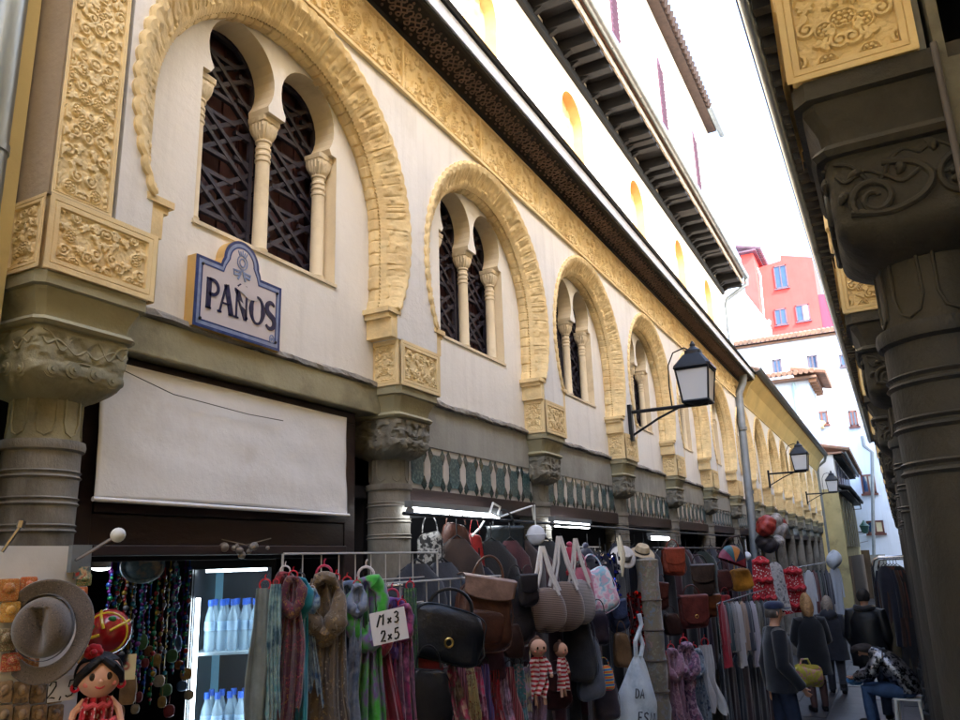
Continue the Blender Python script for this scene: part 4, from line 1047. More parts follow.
def drape(mb, w0, w1, h, d=.02, seed=0, folds=3.5, o=(0, 0, 0), n=40, m=26, sway=0, mi=0, pw=.7, ragged=.05):
    rg = random.Random(seed); ph = [rg.uniform(0, 6.28) for _ in range(6)]; k2 = rg.uniform(1.4, 2.4)
    def fn(u, v):
        a = 2 * PI * u; t = v
        hw = (w0 + (w1 - w0) * t ** pw) / 2
        c = math.cos(a); x = hw * c * (1 + .16 * math.sin(5 * t + ph[0]) + .05 * math.sin(13 * t + ph[3]))
        fold = math.sin(folds * PI * c * .8 + ph[1] + 2.6 * t * math.sin(ph[4]) + .8 * math.sin(6 * t + ph[2])) + .5 * math.sin(folds * k2 * PI * c * .8 + ph[2] - 2 * t)
        y = d * (.35 * math.sin(a) + .55 * fold * (.35 + .65 * min(1, t * 3)))
        z = -h * t * (1 + ragged * (math.sin(3 * c + ph[3]) + .6 * math.sin(9 * c + ph[4]))) + (0 if v > 0 else 0)
        return (o[0] + x + sway * t * t + .30 * hw * math.sin(4 * t + ph[5]) * t + .08 * hw * math.sin(11 * t + ph[4]) * t, o[1] + y, o[2] + z)
    return mb.grid(fn, n, m, mi, wrap_u=True)
def scarf(px, py, w, h, m, label, X=-.93, ring=(200, 40, 50), loop=True, seed=0, group='scarves on the rails', yaw=YAW, w0=None):
    p, s = at(px, py, X); w *= s * 1.3; h *= s
    t = thing('scarf', label, 'scarf', p, yaw, group)
    b = MB()
    drape(b, (w0 * s if w0 else w * .5), w * (.85 + .1 * (seed % 4)), h * (.88 + .06 * (seed % 3)), w * (.20 + .04 * (seed % 3)), seed, 2 + (seed * 7) % 4, n=72, m=40, sway=w * .3 * math.sin(seed * 2.3), ragged=.09)
    r0 = lp('tail', b, m, t)
    if loop:
        b = MB(); rg = random.Random(seed + 9); A = w * .33; B = min(h * .15, w * .62)
        P = [(A * math.cos(q) * (1 + .1 * math.sin(2 * q)), -w * .16 + .02 * w * math.sin(3 * q), -B * .95 + B * math.sin(q)) for q in [2 * PI * i / 22 for i in range(22)]]
        b.tube(P, [w * (.17 + .05 * math.sin(3 * 2 * PI * i / 22 + seed) - .07 * math.sin(2 * PI * i / 22) + .03 * math.sin(7 * 2 * PI * i / 22)) for i in range(22)], 9, closed=True)
        b.ball((0, -w * .14, -2.0 * B), (w * .30, w * .16, B * .42), 8); lp('loop', b, m, t)
    b = MB(); R = w * .17
    b.tube([(R * math.cos(q), 0, R * .6 + R * math.sin(q)) for q in [2 * PI * i / 18 for i in range(18)]], w * .03, 6, closed=True)
    b.tube([(0, 0, R * 1.6), (0, 0, R * 2.2), (R * .2, 0, R * 2.5)], w * .02, 5)
    lp('ring_hanger', b, mat('ring_%d_%d_%d' % ring, lin(*ring), .35, .05, 4, 0), t); return t
def bag(px, py, w, h, m, label, X=-.92, d=.35, flap=None, flap_h=.6, strap=True, taper=.12, yaw=YAW, roll=0, pocket=None, buckles=0, name='handbag', cat='bag', group='leather bags on the stalls', e=4, handle_h=.35, hm=None):
    p, s = at(px, py, X); w *= s; h *= s; D = w * d / 2; w0_ = py * .21
    t = thing(name, label, cat, p, yaw, group); t.rotation_euler = (0, roll, yaw)
    def shp(q, u, v):
        k = q.z / (h / 2); z1 = w0_ + px * .37
        return (q.x * (1 - taper * k) + .022 * w * math.sin(6 * k + 3 * u * 6.28 + z1), q.y * (1 - .22 * k) * (1 + .10 * math.sin(5 * u * 6.28 + 3 * k + z1) + .06 * math.sin(9 * k + 4 * q.x / w + z1)), q.z + .03 * h * math.sin(4 * q.x / w + z1) - .03 * h * (1 - (2 * q.x / w) ** 2) * max(0, k))
    b = MB(); b.ball((0, 0, 0), (w / 2, D, h / 2), 18, 0, e, e, shp); bd_ = lp('body', b, m, t)
    if w > .05:
        b = MB(); b.tube([(q_[0] * 1.01, q_[1] * 1.03, q_[2]) for q_ in [shp(Vector((w / 2 * .985 * math.copysign(abs(math.cos(a_)) ** .5, math.cos(a_)), -D * .62, h / 2 * .985 * math.copysign(abs(math.sin(a_)) ** .5, math.sin(a_)))), .75, .5) for a_ in [2 * PI * i / 40 for i in range(40)]]], w * .011, 5, closed=True); place(b.mesh('piping', m), 'piping', bd_)
    if flap:
        b = MB()
        def fl(u, v):
            x = (u - .5) * w * .98 * (1 - .10 * v); tt = v * 1.0
            if v < .3: q = v / .3; y = D * .75 - q * D * 1.95; z = h * .5 + .03 * h * math.sin(q * PI)
            else: q = (v - .3) / .7; y = -D * 1.2 - .012 * w; z = h * .5 - q * h * flap_h * (1 - .22 * abs(2 * u - 1) ** 3)
            return (x, y - .02 * w * math.cos((u - .5) * 5) , z)
        b.grid(fl, 16, 22); o = lp('flap', b, flap, t); o.modifiers.new('thick', 'SOLIDIFY').thickness = .004
    if pocket:
        b = MB(); b.ball((0, -D * .95, -h * .16), (w * .33, D * .35, h * .22), 8, 0, 5, 5); lp('pocket', b, pocket, t)
    if strap:
        b = MB(); H = h * handle_h
        for yy in (-D * .3,):
            b.tube([(w * .28 * math.cos(q) , yy, h * .46 + H * math.sin(q)) for q in [PI * i / 14 for i in range(15)]], w * .022, 7)
        lp('strap', b, hm or m, t)
    for k in range(buckles):
        b = MB(); x = (k - (buckles - 1) / 2) * w * .4
        b.tube([(x + w * .05 * math.cos(q), -D * 1.35, -h * .12 + w * .05 * math.sin(q)) for q in [2 * PI * i / 12 for i in range(12)]], w * .014, 5, closed=True); lp('buckle', b, brass, t)
    return t
def garment(px, py, w, h, m, label, X=-.9, sleeves=True, seed=0, yaw=YAW, group=None, name='garment', cat='clothes', d=.22, flare=1.0, hang=True):
    p, s = at(px, py, X); w *= s; h *= s
    t = thing(name, label, cat, p, yaw, group)
    rg = random.Random(seed); ph = rg.uniform(0, 6)
    def fn(u, v):
        a = 2 * PI * u; k = .28 + .72 * min(1, (v / .10)) ** .5 if v < .1 else 1 + (flare - 1) * (v - .1)
        hw = w / 2 * k * (.80 if sleeves else 1)
        c = math.cos(a); z = -h * v + (-.03 * h * abs(c) * min(1, v / .1))
        return (hw * c, w * d * (.5 * math.sin(a) * (.5 + .5 * min(1, v * 6)) + .22 * math.sin(6 * c + ph + 2 * v) * v), z)
    b = MB(); b.grid(fn, 36, 24, wrap_u=True); lp('bodice' if flare > 1.2 else 'body_panel', b, m, t)
    if sleeves:
        for sg_ in (-1, 1):
            b = MB(); b.tube([(sg_ * w * .30, 0, -h * .06), (sg_ * w * .41, -.02 * w, -h * .22), (sg_ * w * .44, -.05 * w, -h * .45), (sg_ * w * .43, -.08 * w, -h * .66)], [w * .09, w * .085, w * .07, w * .06], 10); lp('sleeve', b, m, t)
    if hang:
        b = MB(); b.tube([(-w * .26, 0, -h * .035), (0, 0, h * .03), (w * .26, 0, -h * .035)], w * .018, 6); b.tube([(0, 0, h * .03), (0, 0, h * .075), (w * .05, 0, h * .095), (w * .09, 0, h * .075)], w * .012, 5); lp('hanger', b, m_iron, t)
    return t
DG = {'1': [[(.05, .75), (.32, 1), (.28, .5), (.22, 0)]], '2': [[(.02, .75), (.15, .98), (.40, .95), (.45, .72), (.25, .35), (0, .03), (.3, .06), (.52, .0)]], '3': [[(.05, .9), (.3, 1), (.48, .85), (.40, .62), (.2, .54), (.45, .42), (.50, .18), (.28, .0), (.02, .08)]],
      '5': [[(.50, .98), (.14, .96), (.10, .58), (.36, .62), (.52, .36), (.40, .08), (.14, 0), (0, .1)]], 'x': [[(.05, .55), (.42, .08)], [(.42, .55), (.02, .05)]], ',': [[(.15, .08), (.10, -.15)]], '/': [[(0, -.1), (.4, 1)]],
      'D': [[(.06, 0), (.06, 1), (.3, .96), (.5, .7), (.5, .3), (.3, .04), (.06, 0)]], 'A': [[(0, 0), (.26, 1), (.52, 0)], [(.1, .36), (.42, .36)]], 'E': [[(.5, 1), (.06, 1), (.06, 0), (.5, 0)], [(.06, .52), (.42, .52)]], 'S': [[(.48, .85), (.3, 1), (.06, .9), (.06, .66), (.4, .42), (.48, .2), (.3, 0), (.04, .12)]], 'N': [[(.06, 0), (.06, 1), (.5, 0), (.5, 1)]],
      'P': [[(.06, 0), (.06, 1), (.4, .98), (.5, .75), (.38, .5), (.06, .48)]], ' ': []}
def write(mb, text, x, z, h, wid, X, adv=.66, slant=0):
    for ch in text:
        for pts in DG[ch]:
            stroke(mb, [(x + h * (a + slant * c) * .9, z + h * c) for a, c in pts], wid, X, .0006)
        x += h * adv * (.6 if ch in ',/' else 1)
def price_card(px, py, w, h, lines, label, X=-.85, roll=0, yaw=YAW):
    p, s = at(px, py, X); w *= s; h *= s
    t = thing('price_card', label, 'price card', p, yaw); t.rotation_euler = (0, roll, yaw)
    b = MB(); b.box(-w / 2, w / 2, -.001, .001, -h / 2, h / 2); lp('card', b, mat('card_paper', lin(226, 222, 226), .8, .05, 6, .1), t)
    b = MB(); n = len(lines); X_ = lambda a, c, d: (a, -.0015 - d, c)
    for i, tx in enumerate(lines):
        hh = h / n * .66; tw = sum(.66 * (.6 if c in ',/' else 1) for c in tx) * hh
        write(b, tx, -tw / 2, h / 2 - h / n * (i + .86), hh, h * .055, X_, slant=.12)
    lp('handwriting', b, mat('black_marker', lin(24, 24, 28), .6, .1), t); return t
def wiregrid(label, x0, y0, x1, y1, X=-.95, step=.052, px=None):
    a, c = onX(x0, y0, X), onX(x1, y0, X); zt = (a.z + c.z) / 2; zb = min(onX(x0, y1, X).z, onX(x1, y1, X).z)
    b = MB(); n = max(2, round((c.y - a.y) / step)); m_ = max(1, round((zt - zb) / step))
    for i in range(n + 1): y = a.y + (c.y - a.y) * i / n; b.tube([(X, y, zt), (X, y, zb)], .0022 if i in (0, n) else .0013, 5)
    for j in range(m_ + 1): z = zt + (zb - zt) * j / m_; b.tube([(X + .002, a.y, z), (X + .002, c.y, z)], .0022 if j in (0, m_) else .0013, 5)
    return solo('wire_grid', b, whitewire, label, 'display grid', group='white wire display grids')
def rail(label, x0, y0, x1, y1, X, drop=True, m=None, r=.004):
    p, q = onX(x0, y0, X), onX(x1, y1, X); z = (p.z + q.z) / 2
    b = MB(); b.tube([(X, p.y, z), (X, q.y, z)], r, 8)
    if drop:
        for y in (p.y, q.y): b.tube([(X, y, z), (X, y, -1)], r, 8)
    return solo('clothes_rail', b, m or chrome, label, 'clothes rail')

# ------------------------------------------------------------------ first stall, left: souvenir board, hat, ball, doll
bd = thing('souvenir_board', 'white display board hung with rows of little souvenirs at the left edge', 'display board', (-.93, .56, -1))
XB = -.925
a = onX(-30, 548, XB); c = onX(91, 546, XB)
zt = c.z
b = MB(); b.box(XB - .012, XB, a.y, c.y, -1, zt); part('panel', b, mat('white_board', lin(226, 222, 216), .6, .08, 5, .1), bd)
b = MB()
q0, q1 = onX(70, 545, XB + .002), onX(87, 572, XB + .002); b.box(XB, XB + .008, q0.y, q1.y, q1.z, q0.z); part('metal_clip', b, m_gzinc, bd)
b = MB(); p0 = onX(76, 560, XB + .01); p1 = onX(118, 535, XB + .12); b.tube([p0, p1], .0022, 6); kn = part('hook_rod', b, chrome, bd)
b = MB(); b.ball(tuple(p1), .0085, 8); part('round_knob', b, plastic_w, kn)
b = MB(); b.tube([onX(2, 552, XB + .02), onX(22, 524, XB + .03)], .002, 6); b.tube([onX(20, 528, XB + .03), onX(22, 521, XB + .03)], .0045, 6); part('hook_rod', b, chrome, bd)
pk_cols = [(190, 120, 50), (176, 56, 48), (210, 160, 70), (120, 90, 60), (90, 130, 90), (200, 100, 40), (160, 140, 110)]
def packet(px, py, w, h, m, label, grp, nm='souvenir_packet', X=XB + .006, ct='souvenir'):
    p, s = at(px, py, X); b = MB(); b.ball((0, 0, 0), (w * s / 2, .0025, h * s / 2), 8, 0, 8, 8)
    b.ball((0, -.003, h * s * .08), (w * s * .28, .003, h * s * .25), 6)
    return solo(nm, b, m, label, ct, tuple(p), math.radians(75), grp)
k = 0
for (x, y, w, h, cc) in ((8, 590, 20, 22, 0), (28, 588, 16, 22, 5), (10, 612, 18, 20, 2), (6, 640, 18, 22, 3), (12, 662, 20, 18, 1), (84, 580, 14, 12, 4), (81, 592, 12, 10, 5), (30, 664, 16, 18, 0), (84, 655, 12, 16, 2), (66, 664, 12, 12, 5)):
    packet(x, y, w, h, pattern('packet_%d' % cc, 'floral', [C(*pk_cols[cc]), C(*pk_cols[(cc + 3) % 7]), C(230, 214, 170), C(*pk_cols[(cc + 1) % 7])], 60, .4, 0), ['orange patterned souvenir packet hung on the white board around the hat'][0], 'printed packets on the white board'); k += 1
for i in range(4):
    for j in range(2):
        packet(4 + i * 17, 692 + j * 24, 15, 21, mat('wooden_magnet', lin(160, 132, 98), .6, .45, 40, .5, 60, stain=lin(84, 74, 70), stain_at=(.48, .6), stain_scale=30), 'tan wooden souvenir magnet in the two bottom rows of the white board', 'wooden magnets on the white board', 'souvenir_magnet')
b = MB(); p, s = at(82, 573, XB + .007); b.box(-8 * s, 8 * s, -.002, .002, -6 * s, 6 * s)
solo('red_postcard', b, pattern('postcard', 'noise', [C(180, 40, 40), C(220, 190, 150), C(70, 120, 120), C(190, 60, 50)], 40, .4, 0), 'small red and green postcard under the metal clip of the white board', 'postcard', tuple(p), math.radians(80))
# tweed hat
p, s = at(45, 627, -.895)
ht = thing('hat', 'large grey-brown tweed hat with pinched crown hanging on the white board', 'hat', p, math.radians(38))
tw = pattern('brown_tweed', 'noise', [lin(60, 52, 46), lin(112, 98, 86), lin(84, 74, 66), lin(128, 112, 98)], 170, .95, .5)
R = 43 * s
b = MB()
def crown(u, v):
    a = 2 * PI * u; r = R * .74 * (math.cos(v * PI / 2) ** .36 if v < 1 else 0); y = -R * .62 * math.sin(v * PI / 2) ** 1.0
    x, z = r * math.cos(a) * .86, r * math.sin(a) * 1.0
    dent = math.exp(-((x / (R * .17)) ** 2)) * max(0, v - .25) * R * .55 * (1 if z < R * .5 else .4)
    return (x, y + dent, z - .06 * R * math.sin(a))
b.grid(crown, 48, 20, wrap_u=True); cr = lp('crown', b, tw, ht)
b = MB()
def brim(u, v):
    a = 2 * PI * u; r = R * (.72 + .36 * v) * (1 + .05 * math.sin(2 * a + 1)); bend = .20 * R * v * (math.sin(2 * a + .6) + .3 * math.sin(3 * a))
    return (r * math.cos(a) * .90, bend + .02 * R, r * math.sin(a) * 1.12 - .10 * R)
b.grid(brim, 48, 8, wrap_u=True); o = lp('brim', b, tw, ht); o.modifiers.new('thick', 'SOLIDIFY').thickness = .006
b = MB()
b.lathe([(R * .745, 0), (R * .755, .05 * R), (R * .735, .17 * R)], (0, 0, 0), 40, cap=False)
b.v = [(x * .87, -z, y * 1.0) for x, y, z in b.v]; lp('hat_band', b, cloth(62, 54, 48), ht)
# ball
p, s = at(108, 632, -.95)
bl = thing('toy_ball', 'shiny red and yellow toy ball behind the tweed hat', 'ball', p, YAW)
b = MB(); b.ball((0, 0, 0), 22 * s, 16); lp('ball', b, mat('red_ball', lin(150, 24, 28), .2, .2, 4, 0, coat=.5), bl)
b = MB()
for q in (.5, 1.9, 3.4):
    P = [(21.6 * s * math.cos(t) * math.cos(q), -21.6 * s * math.sin(t), 21.6 * s * math.cos(t) * math.sin(q)) for t in [.15 + 1.2 * i / 10 for i in range(11)]]
    b.tube(P, 1.5 * s, 7)
b.tube([(19 * s * math.cos(t), -11.5 * s, 19 * s * math.sin(t)) for t in [2 * PI * i / 24 for i in range(24)]], 1.1 * s, 6, closed=True)
lp('yellow_bands', b, mat('yellow_band', lin(214, 180, 50), .25, .1, 4, 0, coat=.5), bl)
b = MB()
for q in (1.2, 2.7): b.ball((14 * s * math.cos(q), -17.2 * s, 14 * s * math.sin(q)), (4 * s, 1.5 * s, 3 * s), 6)
lp('green_patches', b, mat('green_patch', lin(30, 110, 60), .25, .1, 4, 0), bl)
# flamenco doll
def doll_face(t, c, R, skin, eye=True):
    b = MB(); b.ball(c, (R, R * .94, R * .98), 14, 0, 2, 2, lambda q, u, v: (q.x * (1 - .10 * max(0, -q.z / R)), q.y, q.z))
    b.ball((c[0], c[1] - R * .96, c[2] - R * .15), R * .10, 6)
    h = lp('head', b, skin, t)
    b = MB()
    for sg_ in (-1, 1): b.ball((c[0] + sg_ * R * .36, c[1] - R * .86, c[2] + R * .06), (R * .13, R * .06, R * .17), 8)
    place(b.mesh('eyes', mat('brown_eye', lin(40, 24, 20), .15, .1, 3, 0)), 'eyes', h)
    b = MB(); b.tube([(c[0] + R * .20 * k, c[1] - R * (.90 - .03 * abs(k) * 3), c[2] - R * (.46 - .10 * k * k)) for k in (-1, -.5, 0, .5, 1)], R * .045, 6)
    place(b.mesh('mouth', mat('red_lips', lin(180, 40, 50), .4, .1, 3, 0)), 'mouth', h)
    b = MB()
    for sg_ in (-1, 1): b.ball((c[0] + sg_ * R * .58, c[1] - R * .68, c[2] - R * .28), (R * .14, R * .05, R * .12), 6)
    place(b.mesh('cheeks', mat('pink_cheek', lin(226, 130, 120), .7, .1, 3, 0)), 'cheeks', h)
    return h
p, s = at(99, 676, -.87)
dl = thing('flamenco_doll', 'rag doll with black hair, red flower and red polka dress below the toy ball', 'doll', p, math.radians(58))
R = 21 * s
skin = mat('doll_skin', lin(222, 168, 140), .75, .06, 6, .1)
doll_face(dl, (0, 0, 0), R, skin)
b = MB()
b.ball((0, R * .12, R * .10), (R * 1.08, R * 1.0, R * 1.02), 14, 0, 2, 2, lambda q, u, v: (q.x, q.y if q.y > -R * .1 or q.z > R * .62 else -R * .1, q.z if q.z > -R * .7 else -R * .7))
for sg_ in (-1, 1):
    b.tube([(sg_ * R * .05, -R * .80, R * .84), (sg_ * R * .5, -R * .86, R * .50), (sg_ * R * .86, -R * .58, R * .12), (sg_ * R * 1.0, -R * .2, -R * .3)], [R * .16, R * .22, R * .20, R * .12], 8)
b.ball((0, R * .9, R * .3), R * .4, 8); lp('hair', b, mat('black_yarn', lin(20, 16, 18), .6, .2, 30, .4, 60), dl)
b = MB()
for i in range(7): q = 2 * PI * i / 7; b.ball((-R * .35 + R * .22 * math.cos(q), -R * .3, R * 1.12 + R * .20 * math.sin(q)), (R * .22, R * .14, R * .2), 6)
b.ball((-R * .35, -R * .42, R * 1.12), R * .16, 6); lp('flower', b, cloth(196, 24, 44), dl)
b = MB()
for sg_ in (-1, 1):
    b.tube([(sg_ * R * .98 + R * .16 * math.cos(q), -R * .12, -R * .42 + R * .16 * math.sin(q)) for q in [2 * PI * i / 12 for i in range(12)]], R * .07, 6, closed=True)
lp('earrings', b, mat('red_plastic', lin(206, 20, 50), .3, .1, 3, 0), dl)
b = MB(); drape(b, R * .9, R * 2.2, R * 3.6, R * .8, 4, 4, (0, 0, -R * .9)); dr = lp('dress', b, pattern('polka_red', 'spots', [C(190, 24, 44), C(236, 220, 220)], 60), dl)
b = MB()
for k in range(3):
    b.tube([(R * (.62 + .22 * k) * math.cos(q), R * (.4 + .1 * k) * math.sin(q) - R * .06, -R * (1.25 + .75 * k) + R * .06 * math.sin(9 * q)) for q in [2 * PI * i / 36 for i in range(36)]], R * .13, 6, closed=True)
place(b.mesh('ruffles', cloth(226, 80, 90)), 'ruffles', dr)
b = MB()
for sg_ in (-1, 1): b.tube([(sg_ * R * .5, 0, -R * 1.05), (sg_ * R * .95, -R * .1, -R * 1.5), (sg_ * R * 1.1, -R * .35, -R * 2.1)], [R * .2, R * .17, R * .14], 8); b.ball((sg_ * R * 1.12, -R * .4, -R * 2.25), R * .17, 6)
lp('arms', b, skin, dl)
price_card(62, 688, 25, 24, ['2,5'], 'small handwritten price card 2,5 below the tweed hat', -.90, yaw=math.radians(70))
b = MB(); p, s = at(126, 667, -.93); b.box(-9 * s, 9 * s, -.002, .002, -12 * s, 12 * s)
solo('pocket_mirror', b, mat('mirror', lin(200, 205, 210), .08, .05, 3, 0, metal=1), 'small upright hand mirror beside the flamenco doll', 'mirror', tuple(p), math.radians(50))
b = MB(); p, s = at(128, 690, -.95); b.ball((0, 0, 0), (8 * s, 4 * s, 14 * s), 6, 0, 5, 5)
solo('brown_pouch', b, leather(150, 116, 80), 'small tan pouch hanging right of the flamenco doll', 'pouch', tuple(p), YAW)

# ------------------------------------------------------------------ inside the first shop
tube_m = glow('cold_tube', (.92, .97, 1.0), 5); lamp_m = glow('cold_lamp', (.9, .95, 1.0), 6); led_m = glow('led_strip', (.75, .9, 1.0), 4)
def disc_lamp(px, py, w, label, X=-1.55):
    p, s = at(px, py, X); r = w * s / 2
    t = thing('ceiling_lamp', label, 'lamp', p, 0, 'round lamps under the shop ceiling')
    b = MB(); b.lathe([(r * .2, .16), (r * .25, .02), (r, .012), (r * 1.02, 0)], (0, 0, 0), 20); lp('shade', b, plastic_w, t)
    b = MB(); b.ball((0, 0, 0), (r * .96, r * .96, r * .3), 8); lp('bulb', b, lamp_m, t)
disc_lamp(101, 568, 18, 'glowing round lamp between the white board and the first shop entrance', -1.30)
disc_lamp(265, 561, 19, 'glowing round lamp above the right side of the drinks fridge')
disc_lamp(222, 556, 15, 'glowing round lamp above the left side of the drinks fridge', -1.5)
p, q = onX(316, 552, -1.6), onX(354, 566, -1.6)
b = MB(); b.box(-1.75, -1.6, p.y, q.y, p.z - .012, p.z); t = solo('ceiling_panel_light', b, glow('panel_light', (.85, .95, 1.0), 2.2), 'square lit ceiling panel seen behind the white wire grid', 'lamp')
p, s = at(234, 560, -1.42)
W = 84 * s; Dp = .24; zt = p.z; yw = math.radians(34)
fr = thing('drinks_fridge', 'tall lit glass-door drinks fridge full of water bottles in the first shop', 'fridge', (p.x, p.y, -1), yw)
H = zt + 1; blackp = mat('black_fridge_shell', lin(24, 24, 28), .4, .1, 4, .05)
b = MB(); b.box(-W / 2, -W / 2 + .012, 0, Dp, 0, H); b.box(W / 2 - .012, W / 2, 0, Dp, 0, H); b.box(-W / 2 + .0125, W / 2 - .0125, 0, Dp, H - .02, H); b.box(-W / 2 + .0125, W / 2 - .0125, 0, Dp, 0, .06); lp('shell', b, blackp, fr)
b = MB(); b.box(-W / 2 + .0125, W / 2 - .0125, Dp - .012, Dp - .002, .061, H - .021); lp('liner', b, mat('pale_liner', lin(110, 166, 190), .5, .05, 3, 0), fr)
shz = [H - .21, H - .42, H - .63, H - .84, H - 1.0]
for z in shz:
    b = MB(); b.box(-W / 2 + .013, W / 2 - .013, .02, Dp - .013, z - .006, z); lp('shelf', b, mat('shelf_wire', lin(180, 196, 206), .4, .1, 5, 0), fr)
b = MB(); b.box(-W / 2 + .016, -W / 2 + .024, .008, .018, .08, H - .085); lp('led_strip', b, led_m, fr)
b = MB(); b.box(W / 2 - .024, W / 2 - .016, .008, .018, .08, H - .085); lp('led_strip', b, led_m, fr)  # right strip added to brighten the fridge interior
b = MB(); b.box(-W / 2 + .03, W / 2 - .03, .03, .05, H - .027, H - .0205); lp('led_strip', b, led_m, fr)  # top strip, also added for more light inside
b = MB(); b.box(-W / 2, W / 2, -.014, -.002, H - .018, H); b.box(-W / 2, W / 2, -.014, -.002, 0, .05); b.box(-W / 2, -W / 2 + .010, -.014, -.002, .05, H - .018); b.box(W / 2 - .010, W / 2, -.014, -.002, .05, H - .018); dr = lp('door', b, blackp, fr)
b = MB(); b.box(-W / 2 + .0105, W / 2 - .0105, -.009, -.006, .0505, H - .0185); place(b.mesh('pane', glass('fridge_glass', (.7, .85, .95), .05, alpha=.10)), 'pane', dr)
b = MB(); r = .0125; b.lathe([(r * .8, 0), (r, .006), (r, .04), (r * .9, .043), (r, .047), (r, .07), (r * .9, .08), (r * .45, .097), (r * .4, .104)], (0, 0, 0), 12, 0); b.lathe([(r * .55, .1035), (r * .55, .118)], (0, 0, 0), 10, 1); b.lathe([(r * 1.03, .047), (r * 1.03, .068)], (0, 0, 0), 12, 2, cap=False)
bmesh_ = b.mesh('water_bottle', [glass('bottle_plastic', (.45, .62, .75), .12, alpha=.42), mat('blue_cap', lin(40, 90, 190), .4, .05, 3, 0), mat('blue_label', lin(150, 180, 206), .5, .2, 20, 0)])
for k, z in enumerate(shz[:4]):
    for i in range(6):
        for j in range(2):
            lx, ly = -W / 2 + .042 + i * (W - .07) / 5, .05 + .05 * j + .008 * ((i + k) % 2)
            o = bpy.data.objects.new('water_bottle', bmesh_); COL.objects.link(o)
            wx, wy = p.x + lx * math.cos(yw) - ly * math.sin(yw), p.y + lx * math.sin(yw) + ly * math.cos(yw)
            o.location = (wx * S, wy * S, (z + .0005) * S + S); o.location.z = (z + .0005) * S
            ORI[o.name] = (wx, wy, z)
            tag(o, 'clear water bottle with blue cap standing on a lit fridge shelf', 'bottle', 'water bottles in the fridge')
# bead strings and shelves in the dark of the shop
rb = random.Random(3)
bead_cols = [(150, 60, 180), (60, 110, 220), (40, 170, 110), (200, 60, 60), (210, 170, 60), (180, 180, 190), (70, 180, 200)]
for i in range(16):
    px = 112 + i * 5.2 + rb.uniform(-2, 2); py = 566 + rb.uniform(-3, 12); p, s = at(px, py, -1.32 - .1 * (i % 3)); b = MB(); L = rb.uniform(60, 130) * s; n = 26
    for k in range(n): b.ball((.004 * math.sin(k), 0, -L * k / n), (.0034 if k % 4 else .0052), 5, k % 3)
    b.tube([(0, 0, .02), (0, 0, -L)], .0015, 4, 0)
    cs = [bead_cols[(i + q) % 7] for q in range(3)]
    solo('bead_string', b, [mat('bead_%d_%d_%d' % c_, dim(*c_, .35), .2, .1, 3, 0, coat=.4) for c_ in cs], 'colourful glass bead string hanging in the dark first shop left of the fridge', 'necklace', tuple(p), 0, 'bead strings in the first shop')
sh = thing('wall_shelves', 'dark shelves of small goods on the back wall of the first shop', 'shelves', (-2.1, 1.2, -1))
b = MB()
for z in (-.05, -.28, -.51): b.box(-2.26, -2.05, .75, 1.62, z - .01, z)
part('boards', b, m_frame, sh)
for i in range(24):
    z = (-.05, -.28, -.51)[i % 3]; y = .80 + .8 * (i // 3) / 8; b = MB(); h = rb.uniform(.06, .16); w_ = rb.uniform(.03, .045)
    c_ = bead_cols[rb.randrange(7)]
    b.lathe([(w_ * .8, 0, 6), (w_, h * .1, 6), (w_, h * .8, 6), (w_ * .5, h * .9, 3), (w_ * .4, h, 3)], (0, 0, 0), 14)
    solo('souvenir_jar', b, mat('jar_%d_%d_%d' % c_, lin(*[int(v * .7) for v in c_]), .35, .3, 12, .1), 'small coloured jar on the dark back shelves of the first shop', 'souvenir', (-2.14, y, z + .0004), 0, 'jars on the back shelves')
b = MB(); p, s = at(143, 566, -1.25); b.ball((0, 0, 0), (19 * s, .012, 15 * s), 10); b.tube([(19 * s * math.cos(q), -.004, 15 * s * math.sin(q)) for q in [2 * PI * i / 24 for i in range(24)]], .004, 6, closed=True)
solo('painted_fan', b, pattern('fan_paint', 'noise', [C(150, 170, 180), C(90, 120, 140), C(190, 170, 150)], 20, .5, 0), 'round painted fan hanging in the top of the first shop entrance', 'fan', tuple(p), YAW)
b = MB(); p, s = at(246, 547, -1.07)
for i in range(9): b.ball((rb.uniform(-22, 22) * s, rb.uniform(-.01, .01), rb.uniform(-8, 4) * s), rb.uniform(2, 5) * s, 6)
b.tube([(-24 * s, 0, 8 * s), (0, 0, 2 * s), (24 * s, 0, 8 * s)], .0012, 4)
solo('shell_mobile', b, mat('shells', lin(120, 112, 104), .4, .3, 20, .2), 'little string of shells hanging under the lintel of the first shop', 'ornament', tuple(p), YAW)

